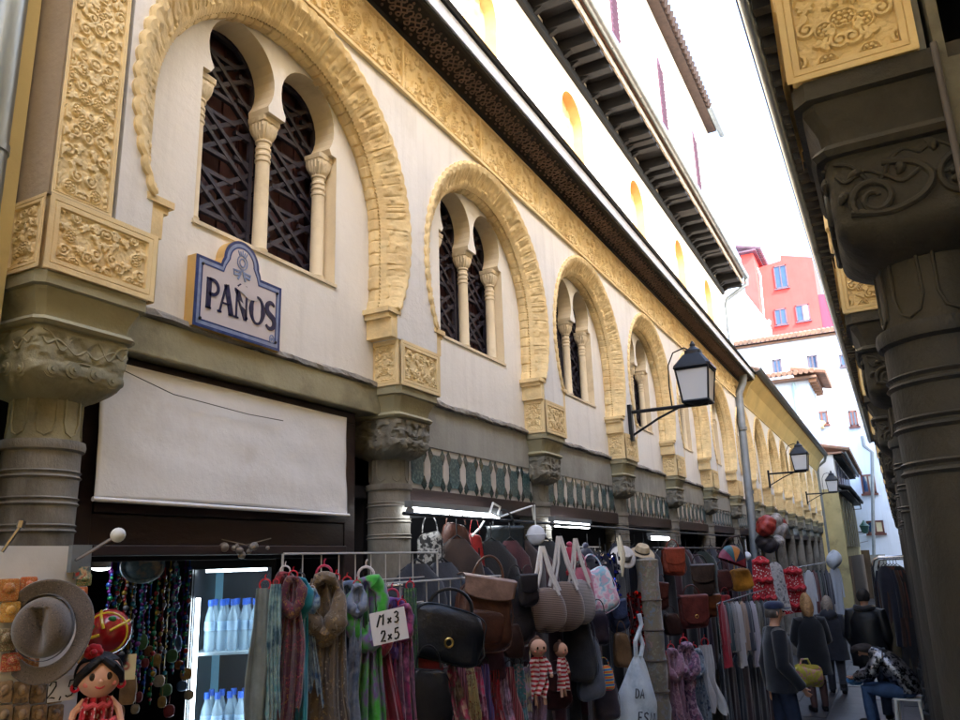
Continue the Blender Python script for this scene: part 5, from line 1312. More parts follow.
# ------------------------------------------------------------------ scarves and bags by the second column
wiregrid('longer white wire grid behind the scarves, in front of the second column', 283, 553, 437, 600, -.97)
wiregrid('lower white wire grid over the black glossy bag', 386, 579, 500, 604, -.93)
rail('chrome rail carrying the big scarves beside the fridge', 262, 590, 402, 590, -.945)
F_ = pattern
S1 = [
 (265, 588, 24, 190, cloth(132, 142, 140), 'grey-green plain shawl hanging in front of the fridge', 0, 18),
 (285, 574, 22, 150, F_('red_black_stripe', 'noise', [C(30, 26, 30), C(150, 40, 50), C(40, 30, 34), C(170, 120, 120)], 16), 'red and black patterned scarf right of the grey-green shawl', 1, None),
 (300, 580, 20, 190, cloth(30, 140, 160), 'plain teal scarf with a turquoise loop', 2, None),
 (324, 578, 34, 180, F_('gold_brown_floral', 'floral', [C(110, 92, 70), C(60, 46, 38), C(160, 130, 84), C(130, 120, 110), C(84, 66, 56)], 26), 'brown and gold floral scarf with a silvery knotted loop', 3, None),
 (347, 584, 20, 170, cloth(96, 112, 140), 'grey-blue scarf between the gold floral and green scarves', 4, None),
 (366, 580, 36, 190, F_('green_purple', 'noise', [C(36, 130, 36), C(74, 176, 60), C(130, 90, 160), C(50, 150, 46)], 9), 'bright green scarf with mauve blotches and a big loop', 5, None),
 (380, 612, 22, 150, cloth(150, 36, 60), 'crimson scarf behind the 1x3 2x5 price card', 6, None),
 (392, 600, 30, 170, F_('violet_floral', 'floral', [C(96, 64, 140), C(70, 40, 110), C(120, 90, 160), C(130, 30, 60)], 20), 'violet floral scarf beside the black glossy bag', 7, None),
 (283, 582, 14, 120, F_('rose_stripe', 'stripes', [C(190, 60, 100), C(120, 30, 70), C(210, 140, 160)], 20), 'narrow rose pink scarf between the shawl and the teal scarf', 8, None),
 (312, 590, 12, 110, F_('blue_flower', 'noise', [C(40, 90, 140), C(150, 170, 180), C(30, 60, 100)], 22), 'narrow blue flowered scarf left of the gold floral scarf', 9, None),
]
for i, (x, y, w, h, m, l, sd_, w0) in enumerate(S1):
    scarf(x, y, w, h, m, l, (-.865 if i in (2, 5) else -.90) - .012 * (i % 3), ring=[(200, 40, 50), (210, 200, 200), (60, 60, 70), (190, 60, 90)][i % 4], loop=i != 0, seed=sd_, w0=w0, group='long scarves by the fridge')
price_card(389, 626, 36, 31, ['/1x3', '2x5'], 'white handwritten price card reading 1x3 2x5 pinned on the scarves', -.80, roll=math.radians(-9))
bag(444, 634, 80, 54, leather(22, 24, 30), 'big glossy black shoulder bag hanging below the low wire grid', -.86, .45, strap=True, roll=math.radians(14), buckles=1, taper=.05, hm=leather(20, 20, 24))
bag(482, 614, 58, 70, leather(96, 58, 40), 'brown leather backpack with a lighter folded flap, beside the black bag', -.88, .5, flap=leather(158, 126, 112), flap_h=.30, roll=math.radians(10), taper=.16, pocket=leather(86, 50, 36))
bag(456, 556, 36, 66, leather(78, 42, 30), 'tall brown leather bag hanging under the first fluorescent tube', -1.0, .4, taper=.3, handle_h=.2)
bag(475, 556, 18, 46, leather(150, 30, 34), 'red leather bag squeezed between the tall brown and dark satchel', -1.01, .4, taper=.2)
bag(504, 556, 42, 56, leather(28, 34, 38), 'dark upright satchel hanging under the end of the first fluorescent tube', -1.0, .35, flap=leather(32, 40, 44), flap_h=.55, taper=.02)
bag(516, 612, 32, 56, leather(40, 36, 40), 'crumpled dark grey bag behind the brown backpack', -.93, .5, taper=.2)
bag(430, 556, 28, 50, pattern('black_white_print', 'noise', [C(20, 20, 24), C(24, 24, 28), C(180, 180, 180), C(22, 22, 26)], 30), 'black and white printed cloth bag beside the second column', -1.02, .3, taper=.1)
bag(428, 700, 46, 64, leather(24, 22, 26), 'plain black bag with a red tag, lowest at the grid of scarves', -.86, .4)
bag(428, 670, 30, 30, leather(130, 26, 32), 'small dark red purse below the black glossy bag', -.88, .4)
rail('lower chrome rail with small scarves under the brown backpack', 440, 655, 530, 655, -.90)
cols2 = [(214, 190, 176), (190, 120, 130), (206, 196, 150), (196, 60, 110), (60, 60, 120), (176, 40, 60), (200, 140, 170), (150, 50, 70), (60, 110, 120), (190, 160, 190)]
lab2 = ['cream printed', 'dusty pink', 'pale straw', 'magenta', 'navy striped', 'crimson', 'candy pink', 'wine red', 'petrol blue', 'pale lilac']
for i, (cc, l) in enumerate(zip(cols2, lab2)):
    m = F_('small_scarf_%d' % i, ['noise', 'stripes', 'floral'][i % 3], [C(*cc), C(*[int(v * .6) for v in cc]), C(*cols2[(i + 3) % 10]), C(*[min(255, int(v * 1.15)) for v in cc])], 14 + 4 * (i % 3))
    scarf(452 + i * 8.2, 664 + (i % 2) * 3, 17 if i else 26, 84, m, l + ' short scarf on the lower rail under the brown backpack', -.87 - .01 * (i % 2), ring=(24, 24, 28), loop=False, seed=20 + i, group='short scarves on the lower rail', w0=8)
# fluorescent tubes with their battens
for (x0, y0, x1, y1, l) in ((411, 511, 497, 517, 'longer glowing fluorescent tube, between the second and third column'), (553, 524, 588, 528, 'shorter glowing fluorescent tube, right of the round white lamp'), (650, 538, 668, 540, 'far dim fluorescent tube over the orange leather bag')):
    p, q = onX(x0, y0, -1.02), onX(x1, y1, -1.02); t = thing('fluorescent_light', l, 'lamp', p, 0, 'fluorescent tubes over the stalls')
    b = MB(); b.tube([p, (p.x, q.y, p.z)], .0085, 12); part('tube', b, tube_m, t)
    b = MB(); b.box(p.x - .012, p.x + .012, p.y - .01, q.y + .01, p.z + .0087, p.z + .024); b.tube([(p.x, p.y - .008, p.z), (p.x, p.y - .0005, p.z)], .010, 10); b.tube([(p.x, q.y + .0005, p.z), (p.x, q.y + .008, p.z)], .010, 10); part('batten', b, mat('grey_batten', lin(120, 124, 126), .5, .1), t)
b = MB(); b.tube([onX(*q, -1.0) for q in ((497, 517), (500, 507), (493, 503), (490, 512), (500, 517), (520, 510), (532, 506), (534, 520))], .0035, 6); b.tube([onX(*q, -1.0) for q in ((486, 518), (480, 528), (472, 536))], .003, 6)
solo('white_cable', b, plastic_w, 'loose white cable looping from the first fluorescent tube', 'cable')
p, s = at(536, 535, -.97)
t = thing('round_lamp', 'round flat white lamp disc hanging in front of the third column', 'lamp', p, YAW)
b = MB(); b.ball((0, 0, 0), (10 * s, 3.5 * s, 10 * s), 12); b.lathe([(10.2 * s, -.003), (10.6 * s, 0), (10.2 * s, .003)], (0, 0, 0), 24, cap=False); lp('disc', b, mat('opal_plastic', lin(214, 218, 228), .4, .05, 30, .1), t)
b = MB(); b.tube([(0, 0, 10 * s), (0, 0, 30 * s)], .002, 5); lp('cord', b, plastic_w, t)

# ------------------------------------------------------------------ middle stalls
wiregrid('small white wire grid behind the knitted bags', 548, 547, 600, 575, -.98)
for i, (x, y, r, cc, l) in enumerate(((570, 553, 8, (150, 24, 56), 'crimson pompon woolly hat'), (586, 554, 8, (24, 26, 48), 'navy pompon woolly hat'), (565, 566, 9, (170, 30, 40), 'bright red woolly hat'))):
    p, s = at(x, y, -.95); t = thing('woolly_hat', l + ' hung on the wire grid', 'hat', p, YAW, 'woolly hats on the wire grid'); r *= s
    b = MB(); b.lathe([(r * 1.05, -r), (r * 1.1, -r * .6), (r, -r * .5), (r * .95, 0), (r * .6, r * .6), (r * .1, r * .85)], (0, 0, 0), 18); lp('hat_body', b, cloth(*cc), t)
    b = MB(); b.ball((0, 0, r), r * .4, 8); lp('pompon', b, cloth(*[min(255, v + 40) for v in cc]), t)
knit = F_('beige_knit', 'zstripes', [C(150, 126, 110), C(76, 50, 44), C(190, 174, 160), C(90, 64, 56), C(60, 44, 42)], 30)
for i, (x, y, w, h, l) in enumerate(((545, 608, 42, 40, 'leftmost striped beige knitted bag'), (563, 604, 42, 44, 'middle striped beige knitted bag, in front of the others'), (579, 600, 32, 40, 'rightmost greyish knitted bag'))):
    p, s = at(x, y, -.88 - .02 * (i % 2)); t = thing('knitted_bag', l + ' hanging over the striped dolls', 'bag', p, YAW, 'knitted bags on white cords'); w *= s; h *= s
    b = MB(); b.ball((0, 0, 0), (w / 2, w * .24, h / 2), 12, 0, 2.6, 2.4, lambda q, u, v: (q.x * (1.05 - .35 * q.z / h), q.y, q.z - .1 * h * abs(math.sin(4 * u * PI)) * (v < .4))); lp('body', b, knit if i < 2 else F_('grey_knit', 'zstripes', [C(120, 112, 112), C(90, 84, 86), C(170, 162, 160)], 34), t)
    b = MB()
    for sg_ in (-1, 1): b.tube([(sg_ * w * .36, -w * .1, h * .40), (sg_ * w * .18, -w * .05, h * .9), (sg_ * .03 * w, 0, h * 1.5)], w * .045, 6)
    for sg_ in (-1, 1): b.tube([(sg_ * w * .30, -w * .22, h * .30), (sg_ * w * .1, -w * .1, h * .9), (0, 0, h * 1.5)], w * .035, 6)
    lp('cords', b, mat('white_cord', lin(196, 188, 184), .9, .1, 40, .3, 90), t)
# striped rag dolls
for i, (x, y, w, l) in enumerate(((538, 648, 22, 'left rag doll in a red and white striped dress'), (561, 650, 18, 'right rag doll in a red and white striped dress, turned sideways'))):
    p, s = at(x, y, -.86); t = thing('rag_doll', l, 'doll', p, YAW + (.7 if i else 0), 'striped rag dolls'); R = w * .40 * s
    doll_face(t, (0, 0, 0), R, mat('tan_doll_skin', lin(196, 150, 124), .8, .08, 6, .1))
    b = MB(); b.ball((0, R * .15, R * .18), (R * 1.05, R * .98, R * .95), 10, 0, 2, 2, lambda q, u, v: (q.x, max(q.y, -R * .25), max(q.z, -R * .45))); b.ball((0, R * .2, R * 1.0), R * .35, 8); lp('hair', b, mat('brown_yarn', lin(90, 60, 44), .8, .2, 30, .4, 60), t)
    b = MB(); drape(b, R * 1.2, R * 2.6, R * 4.2, R * .7, 31 + i, 3, (0, 0, -R * .9)); lp('dress', b, F_('candy_stripe', 'zstripes', [C(186, 30, 44), C(186, 30, 44), C(220, 206, 200)], 12), t)
    b = MB()
    for sg_ in (-1, 1): b.tube([(sg_ * R * .6, 0, -R * 1.1), (sg_ * R * 1.2, -R * .1, -R * 1.9), (sg_ * R * 1.35, -R * .3, -R * 2.8)], [R * .28, R * .26, R * .2], 8)
    lp('sleeves', b, MATS['candy_stripe'], t)
    b = MB()
    for sg_ in (-1, 1): b.ball((sg_ * R * 1.37, -R * .32, -R * 3.0), R * .22, 6); b.tube([(sg_ * R * .5, 0, -R * 4.9), (sg_ * R * .55, -R * .05, -R * 6.0)], R * .2, 8)
    lp('hands_and_legs', b, MATS['tan_doll_skin'], t)
scarf(534, 688, 24, 90, cloth(150, 120, 150), 'pale mauve cloth hanging under the left rag doll', -.88, loop=False, seed=51, group=None, w0=16)
bag(556, 690, 30, 34, leather(70, 30, 30), 'maroon box bag below the rag dolls', -.90, .4, flap=leather(80, 36, 34), flap_h=.5)
bag(598, 590, 34, 44, F_('pastel_print', 'noise', [C(214, 180, 200), C(130, 190, 210), C(230, 220, 224), C(220, 150, 180), C(160, 210, 210)], 12), 'pastel pink and blue children\'s backpack beside the knitted bags', -.90, .5, taper=.05, name='backpack', roll=-.25)
bag(580, 586, 26, 40, cloth(196, 110, 130), 'dusty pink cloth bag between the knitted bags and the pastel backpack', -.93, .4)
bag(578, 648, 34, 60, cloth(30, 32, 40), 'long black cloth bag right of the rag dolls', -.90, .4, taper=.2)
bag(590, 668, 26, 60, cloth(86, 92, 108), 'slate grey cloth bag beside the rainbow purse', -.88, .4, taper=.25)
bag(604, 678, 20, 24, F_('rainbow', 'zstripes', [C(200, 50, 40), C(220, 130, 40), C(220, 200, 60), C(70, 150, 70), C(60, 90, 170)], 9), 'little rainbow striped purse left of the white tote', -.86, .4, taper=.1)
bag(606, 700, 26, 40, cloth(60, 52, 66), 'dark violet bag at the bottom below the rainbow purse', -.88, .4)
# sequins
rs = random.Random(8)
for (x, y, w, h, cols, l, nm) in ((610, 590, 26, 70, [(20, 30, 120), (30, 60, 180), (180, 180, 200)], 'blue sequinned scarf beside the pastel backpack', 'sequin_scarf'), (637, 618, 20, 50, [(170, 16, 26), (220, 40, 40), (120, 10, 20)], 'red sequinned scarf left of the patterned cushion roll', 'sequin_scarf')):
    p, s = at(x, y, -.92); b = MB()
    for i in range(150):
        xx, zz = rs.uniform(-w / 2, w / 2) * s, rs.uniform(-h / 2, h / 2) * s; nn = Vector((rs.uniform(-.5, .5), -1, rs.uniform(-.5, .5))).normalized()
        a_ = nn.orthogonal().normalized(); c_ = nn.cross(a_); r = rs.uniform(1.3, 2.0) * s; ce = Vector((xx, -.006 * math.cos(xx / s * .3) - .004, zz))
        b.add([ce + (a_ * math.cos(q) + c_ * math.sin(q)) * r for q in [2 * PI * k / 7 for k in range(7)]], [tuple(range(7))], rs.randrange(3))
    o = solo(nm, b, [mat('sequin_%d_%d_%d' % c_, lin(*c_), .15, .05, 3, 0, metal=.9) for c_ in cols], l, 'scarf', tuple(p), YAW, 'sequinned scarves')
    b = MB(); drape(b, w * .7 * s, w * s, h * s, .02, 60, 2, (0, .004, h * s / 2)); lp('backing', b, cloth(*[int(v * .3) for v in cols[0]]), o)
# hats on the fourth column
def brimhat(px, py, r, cc, label, X=-.9, tilt=.6):
    p, s = at(px, py, X); t = thing('sun_hat', label, 'hat', p, YAW, None); t.rotation_euler = (tilt, 0, YAW); r *= s
    b = MB(); b.lathe([(r * .62, 0), (r * .60, r * .35), (r * .48, r * .58), (r * .2, r * .64), (r * .02, r * .62)], (0, 0, 0), 24); lp('crown', b, cc, t)
    b = MB(); b.grid(lambda u, v: ((r * (.6 + .5 * v)) * math.cos(2 * PI * u), (r * (.6 + .5 * v)) * math.sin(2 * PI * u), -.1 * r * v + .12 * r * v * math.sin(4 * PI * u)), 32, 5, wrap_u=True); o = lp('brim', b, cc, t); o.modifiers.new('t', 'SOLIDIFY').thickness = .004
    b = MB(); b.lathe([(r * .635, .02 * r), (r * .63, r * .16)], (0, 0, 0), 24, cap=False); lp('hat_band', b, cloth(60, 50, 46), t)
brimhat(624, 556, 12, mat('white_straw', lin(186, 180, 176), .85, .15, 30, .5, 80), 'white straw hat on the fourth column beside the leather flower', -.93, 1.0)
brimhat(642, 552, 12, mat('beige_straw', lin(188, 168, 138), .85, .15, 30, .5, 80), 'beige sun hat with turned brim on top of the patterned cushion roll', -.90, .5)
b = MB(); p, s = at(621, 558, -.90); b.tube([(0, 0, 22 * s), (1 * s, -2 * s, 4 * s), (0, 0, -18 * s)], [1 * s, 3.4 * s, 1 * s], 8); b.tube([(-3 * s, 0, 20 * s), (-1 * s, -1 * s, 4 * s)], [.6 * s, 2 * s], 6)
solo('carved_horn', b, mat('pale_horn', lin(186, 176, 156), .5, .15), 'pale pointed horn ornament hanging beside the white straw hat', 'ornament', tuple(p), YAW)
p, s = at(653, 640, -.88); t = thing('cushion_roll', 'tall column of patterned patchwork cloth below the beige sun hat', 'cloth roll', (p.x, p.y, -1), YAW)
b = MB(); R = 11 * s; zt = onX(648, 560, -.88).z
b.lathe([(R * .9, 0)] + [(R * (1 + .07 * math.sin(i * 1.9)), (zt + 1) * i / 24) for i in range(1, 25)] + [(R * .5, zt + 1.01)], (0, 0, 0), 20, disp=lambda t_, a_: .003 * math.sin(a_ * 31 + t_ * 40)); lp('cloth', b, F_('patchwork', 'floral', [C(120, 110, 92), C(90, 96, 84), C(150, 120, 110), C(110, 120, 130), C(140, 134, 112)], 18), t)
b = MB()
for i in range(6): z = (zt + 1) * (.3 + .11 * i); b.tube([(R * 1.06 * math.cos(q), R * 1.06 * math.sin(q), z) for q in [2 * PI * k / 20 for k in range(20)]], .0025, 5, closed=True)
lp('ties', b, cloth(90, 70, 60), t)
# tote bag with lettering
p, s = at(637, 690, -.83); W, H = 46 * s, 66 * s
t = thing('tote_bag', 'white cotton tote bag with grey lettering hanging from its tied handles', 'bag', p, YAW); t.rotation_euler = (0, .14, YAW)
b = MB()
def tote(u, v):
    a = 2 * PI * u; hw = W * (.10 + .90 * min(1, (1 - v) * 1.5) ** .8) / 2; c = math.cos(a)
    return (hw * c, W * .16 * math.sin(a) * min(1, (1 - v) * 2) + W * .03 * math.sin(5 * c + 6 * v), H * (v - .5) + .02 * H * c * c)
b.grid(tote, 40, 24, wrap_u=True); lp('bag_body', b, mat('tote_cotton', lin(196, 206, 216), .9, .08, 6, .4, 60, stain=lin(150, 164, 180), stain_at=(.5, .7), stain_scale=5), t)
b = MB(); b.tube([(-W * .06, 0, H * .48), (-W * .12, -.01, H * .70), (0, 0, H * .85), (W * .05, 0, H * .95), (-W * .02, 0, H * 1.1)], W * .05, 7); b.tube([(W * .06, 0, H * .48), (W * .12, .005, H * .66), (0, 0, H * .82)], W * .05, 7); lp('handles', b, MATS['tote_cotton'], t)
b = MB(); X_ = lambda a, c, d: (a, -W * .17 - .004 - d, c)
write(b, 'DA', -W * .14, -H * .10, H * .13, H * .018, X_); write(b, 'ESN', -W * .05, -H * .44, H * .15, H * .024, X_); lp('lettering', b, mat('grey_ink', lin(70, 74, 84), .8, .1), t)

# ------------------------------------------------------------------ leather stall and farther garments
rail('dark rail over the leather bags between the fourth and fifth columns', 652, 548, 720, 548, -.93, m=m_iron)
bag(673, 562, 25, 27, leather(150, 66, 44), 'orange-brown square leather bag, highest beside the beige sun hat', -.90, .35, flap=leather(160, 72, 50), flap_h=.6, taper=0, pocket=leather(140, 60, 40))
bag(700, 580, 30, 30, leather(62, 48, 42), 'dark brown satchel right of the orange-brown bag', -.90, .4, flap=leather(70, 54, 46), flap_h=.6, taper=.05)
bag(692, 612, 34, 32, leather(104, 46, 42), 'reddish brown square bag with round motif below the dark satchel', -.88, .35, flap=leather(110, 50, 44), flap_h=.85, taper=0, buckles=1)
bag(722, 580, 20, 22, leather(70, 34, 30), 'maroon bag left of the yellow bag', -.90, .4)
p, s = at(733, 556, -.86); t = thing('halfmoon_bag', 'multicoloured half-moon leather bag above the yellow bag', 'bag', p, YAW); t.rotation_euler = (0, .35, YAW)
for i, cc in enumerate(((150, 50, 60), (40, 50, 70), (190, 120, 60), (60, 110, 120), (140, 60, 90))):
    b = MB(); a0, a1 = PI * i / 5, PI * (i + 1) / 5; R = 17 * s
    b.grid(lambda u, v: (R * v * math.cos(a0 + (a1 - a0) * u), -6 * s * (1 - v * v) ** .5, R * v * math.sin(a0 + (a1 - a0) * u) - R * .4), 8, 10); b.grid(lambda u, v: (R * v * math.cos(a0 + (a1 - a0) * u), 6 * s * (1 - v * v) ** .5, R * v * math.sin(a0 + (a1 - a0) * u) - R * .4), 8, 10); lp('gore', b, leather(*cc), t)
b = MB(); b.tube([(-17 * s, 0, -7 * s), (-10 * s, 0, 14 * s), (2 * s, 0, 22 * s), (10 * s, 0, 12 * s), (17 * s, 0, -7 * s)], 1 * s, 6); lp('strap', b, leather(50, 36, 34), t)
bag(740, 579, 24, 22, leather(190, 130, 44), 'mustard yellow bag under the half-moon bag', -.86, .45, taper=.15)
scarf(671, 650, 16, 90, F_('pink_floral', 'floral', [C(150, 110, 130), C(120, 60, 90), C(190, 150, 160), C(80, 70, 100)], 22), 'pink floral scarf at the foot of the leather bags', -.87, loop=True, seed=71, group='scarves below the leather bags')
scarf(684, 645, 20, 95, F_('plum_mix', 'noise', [C(120, 60, 96), C(180, 140, 160), C(70, 50, 80), C(150, 90, 120)], 16), 'plum and rose scarf with a puffy loop', -.86, loop=True, seed=72, group='scarves below the leather bags')
scarf(664, 655, 12, 80, cloth(150, 110, 96), 'narrow tan scarf beside the cushion roll', -.87, loop=False, seed=73, group='scarves below the leather bags')
scarf(694, 650, 14, 90, F_('blue_print', 'noise', [C(60, 84, 110), C(140, 150, 160), C(40, 50, 80)], 20), 'blue-grey printed scarf left of the white cloth', -.87, loop=True, seed=74, group='scarves below the leather bags')
scarf(705, 645, 18, 72, cloth(206, 204, 206, .06), 'plain white cloth hanging right of the plum scarf', -.86, loop=False, seed=75, group='scarves below the leather bags', w0=14)
# clothes rail in front of the sixth column
rail('long chrome clothes rail with striped garments before the tall downpipe', 716, 596, 770, 594, -.80)
gcol = [('crimson', cloth(150, 24, 44)), ('dark teal', cloth(36, 60, 70)), ('grey striped', F_('gs', 'stripes', [C(120, 116, 120), C(70, 68, 76), C(160, 156, 156)], 30)), ('white', cloth(200, 196, 200, .06)), ('tan plaid', F_('tp', 'stripes', [C(150, 120, 96), C(96, 70, 60), C(176, 150, 130)], 26)), ('slate', cloth(66, 70, 84)), ('pale lilac striped', F_('pls', 'stripes', [C(170, 160, 180), C(110, 100, 126), C(200, 196, 204)], 30)), ('olive', cloth(86, 80, 60)), ('black', cloth(26, 26, 30)), ('brown', cloth(92, 62, 50))]
for i, (l, m) in enumerate(gcol):
    garment(721 + i * 5.0, 602 - i * .2, 20, 46 if i % 3 else 60, m, l + ' jacket on the long chrome rail', -.80, True, i, math.radians(80), 'jackets on the long rail', 'jacket', 'jacket', d=.3)
for i in range(7):
    garment(722 + i * 7, 655, 18, 70, [cloth(30, 32, 40), cloth(56, 40, 44), cloth(40, 50, 64), cloth(70, 50, 54), cloth(34, 30, 36), cloth(44, 44, 52), cloth(60, 36, 40)][i], ['black', 'brown', 'navy', 'rust', 'charcoal', 'grey', 'wine'][i] + ' trousers hanging low under the long rail', -.84, False, 30 + i, math.radians(75), 'trousers under the long rail', 'trousers', 'trousers', d=.3)
# cushions and flamenco dresses by the tall downpipe
for i, (x, y, w, h, cc, l) in enumerate(((766, 526, 22, 20, (170, 60, 52), 'red leather pouffe'), (776, 520, 14, 14, (180, 172, 166), 'small white pouffe'), (780, 531, 16, 20, (176, 168, 164), 'white and grey pouffe'), (767, 543, 22, 20, (70, 64, 70), 'dark grey pouffe'), (782, 524, 12, 10, (150, 50, 50), 'small red pouffe'), (778, 541, 12, 14, (190, 184, 180), 'pale pouffe'))):
    p, s = at(x, y, -.84 - .015 * (i % 2)); t = thing('leather_pouffe', l + ' in the bunch hung high by the tall downpipe', 'pouffe', p, YAW, 'pouffes hung by the downpipe'); t.rotation_euler = (.3 * i, .5 * i - 1, YAW)
    w *= s; h *= s
    b = MB(); b.ball((0, 0, 0), (w / 2, w * .42, h * .42), 24, 0, 2, 2.6, lambda q, u, v: (q.x * (1 + .07 * math.cos(u * 16 * PI)) + .03 * w * math.sin(2 * v * PI + i), q.y * (1 + .07 * math.cos(u * 16 * PI)), q.z * (1 + .06 * math.sin(u * 4 * PI + i)))); lp('leather', b, leather(*cc), t)
    b = MB()
    for k in range(8): b.tube([(w * .51 * math.cos(2 * PI * k / 8) * math.cos(v_), w * .43 * math.sin(2 * PI * k / 8) * math.cos(v_), h * .43 * math.sin(v_)) for v_ in [-1.3 + 2.6 * j / 8 for j in range(9)]], w * .012, 5)
    lp('stitching', b, leather(*[min(255, int(v * 1.3)) for v in cc]), t)
polka = F_('dress_polka', 'spots', [C(170, 18, 34), C(226, 210, 206)], 26)
for i, (x, y, w, h, m, l) in enumerate(((760, 556, 20, 48, polka, 'left red polka-dot flamenco dress by the tall downpipe'), (774, 562, 18, 46, F_('grey_print_dress', 'noise', [C(130, 128, 130), C(190, 186, 186), C(90, 88, 96)], 16), 'grey printed dress between the red flamenco dresses'), (792, 566, 22, 44, polka, 'right red flamenco dress with ruffles, in front of the jackets'))):
    t = garment(x, y, w, h, m, l, -.82, False, 80 + i, YAW, 'dresses by the downpipe', 'flamenco_dress', 'dress', flare=1.5)
    if i != 1:
        p, s = at(x, y, -.82); b = MB()
        for k in range(3):
            b = MB(); zz = -h * s * (.12 + .36 * k); rr = w * s * (.40 + .10 * k); b.tube([(rr * math.cos(q), rr * .45 * math.sin(q), zz + .1 * rr * math.sin(7 * q)) for q in [2 * PI * j / 28 for j in range(28)]], w * s * .10, 6, closed=True)
            lp('ruffle', b, cloth(196, 30, 44), t)
b = MB(); p, s = at(747, 556, -.80); b.ball((0, 0, 0), 4.2 * s, 10); b.tube([(0, 0, 4 * s), (0, 0, 16 * s)], .6 * s, 5)
solo('globe_lamp', b, mat('opal_plastic', lin(214, 218, 228), .4, .05), 'small white globe lamp right of the mustard bag', 'lamp', tuple(p))
rail('far clothes rail with a white shirt and dark jackets', 796, 566, 832, 562, -.80)
garment(808, 570, 16, 46, cloth(214, 216, 222, .05), 'long white shirt on the far clothes rail', -.79, True, 91, math.radians(60), 'clothes on the far rail', 'shirt', 'shirt')
for i, (x, cc, l) in enumerate(((813, (110, 50, 40), 'rust'), (817, (40, 56, 50), 'bottle green'), (821, (40, 36, 40), 'black'), (826, (70, 70, 84), 'slate'))):
    garment(x, 570, 15, 50, cloth(*cc), l + ' jacket on the far clothes rail', -.80, True, 92 + i, math.radians(70), 'clothes on the far rail', 'jacket', 'jacket')
garment(834, 566, 15, 46, cloth(200, 206, 216, .05), 'white hooded robe hanging at the end of the far clothes rail', -.77, True, 97, math.radians(50), 'clothes on the far rail', 'robe', 'robe')
p, s = at(834, 560, -.76); b = MB(); b.ball((0, 0, 0), (8 * s, 7 * s, 8 * s), 10, 0, 2, 2, lambda q, u, v: (q.x, q.y, q.z + 2 * s * math.sin(3 * u * PI)))
solo('white_hood', b, cloth(206, 212, 220, .05), 'puffed white hood above the white robe on the far rail', 'hood', tuple(p), YAW)
# rack on the right side of the lane
p0 = onX(872, 560, -.22); X0 = -.22
yr = 7.3
def R3(px, py): return onY(px, py, yr)
rk = thing('clothes_rack', 'chrome hoop clothes rack of dark coats on the right of the lane', 'clothes rack', (R3(885, 600).x, yr, -1))
b = MB(); a, c = R3(871, 560), R3(905, 560)
b.tube([(a.x - .03, yr, -1), (a.x, yr, a.z - .06), (a.x + .02, yr, a.z), (a.x + .06, yr, a.z + .02), (c.x, yr, a.z + .02)], .012, 8); b.tube([(a.x + .02, yr + .2, -1), (a.x + .04, yr + .2, a.z - .06), (a.x + .06, yr + .2, a.z), (c.x, yr + .2, a.z)], .009, 8); part('hoop', b, chrome, rk)
rcol = [('navy coat with pale letters', (28, 32, 50)), ('dark brown fur coat', (66, 44, 36)), ('rust coat', (96, 50, 36)), ('chestnut coat', (80, 46, 34)), ('black coat', (26, 24, 26))]
for i, (l, cc) in enumerate(rcol):
    q = R3(884 + i * 3.2, 566)
    X_ = q.x
    garment(884 + i * 3.2, 566, 24, 74, cloth(*cc), l + ' on the hoop rack at the right of the lane', X_, True, 110 + i, math.radians(-30 + 10 * i), 'coats on the hoop rack', 'coat', 'coat', d=.4)
for i in range(4):
    q = R3(890 + i * 4, 612)
    garment(890 + i * 4, 612, 22, 60, [cloth(84, 76, 56), cloth(40, 36, 40), cloth(90, 60, 50), cloth(30, 30, 36)][i], ['olive', 'charcoal', 'russet', 'ink'][i] + ' skirt on the lower bar of the right hand rack', q.x, False, 120 + i, math.radians(-20), 'skirts on the lower bar', 'skirt', 'skirt', d=.4, flare=1.3)

# dark clothes packed behind the goods
rf = random.Random(12)
names_f = ['black', 'charcoal', 'dark brown', 'navy', 'dark plum', 'bottle green', 'wine', 'slate']
cf_ = [(26, 24, 28), (44, 44, 48), (60, 44, 38), (30, 34, 52), (56, 36, 54), (34, 48, 44), (70, 30, 38), (58, 62, 74)]
ypos = [1.56 + .095 * i for i in range(46)]
for i, yy in enumerate(ypos):
    k = rf.randrange(8); bay_ = sum(yy > q for q in PL); zt = rf.uniform(-.02, .06)
    p = Vector((-.985 + .012 * (i % 2), yy, zt)); w = rf.uniform(.12, .17); h = rf.uniform(.45, .62)
    # garment() places by pixel, so hang this one by its layout place
    t = thing('hanging_coat', 'dark long coat packed in the second row behind the bags and scarves', 'coat', p, math.radians(rf.uniform(35, 75)), 'dark coats packed behind the goods')
    ph = rf.uniform(0, 6)
    def fn(u, v):
        a = 2 * PI * u; kk = .3 + .7 * min(1, (v / .10)) ** .5; c = math.cos(a)
        return (w / 2 * kk * c, w * .26 * (.5 * math.sin(a) * (.5 + .5 * min(1, v * 6)) + .3 * math.sin(7 * c + ph + 2 * v) * v), -h * v - .03 * h * abs(c) * min(1, v / .1))
    b = MB(); b.grid(fn, 32, 16, wrap_u=True); lp('body_panel', b, cloth(*cf_[k]), t)
    b = MB(); b.tube([(-w * .26, 0, -h * .03), (0, 0, h * .02), (w * .26, 0, -h * .03)], .003, 5); b.tube([(0, 0, h * .02), (0, 0, .05)], .002, 5); lp('hanger', b, m_iron, t)
b = MB(); b.tube([(-.98, 1.5, .112), (-.98, 6.0, .112)], .0045, 8)
for yy in PL[1:6]: b.tube([(-.98, yy + .02, .112), (-1.05, yy + .02, .112)], .0045, 6)
solo('coat_rail', b, m_iron, 'long dark rail of the second row of coats, fixed to the columns', 'clothes rail')

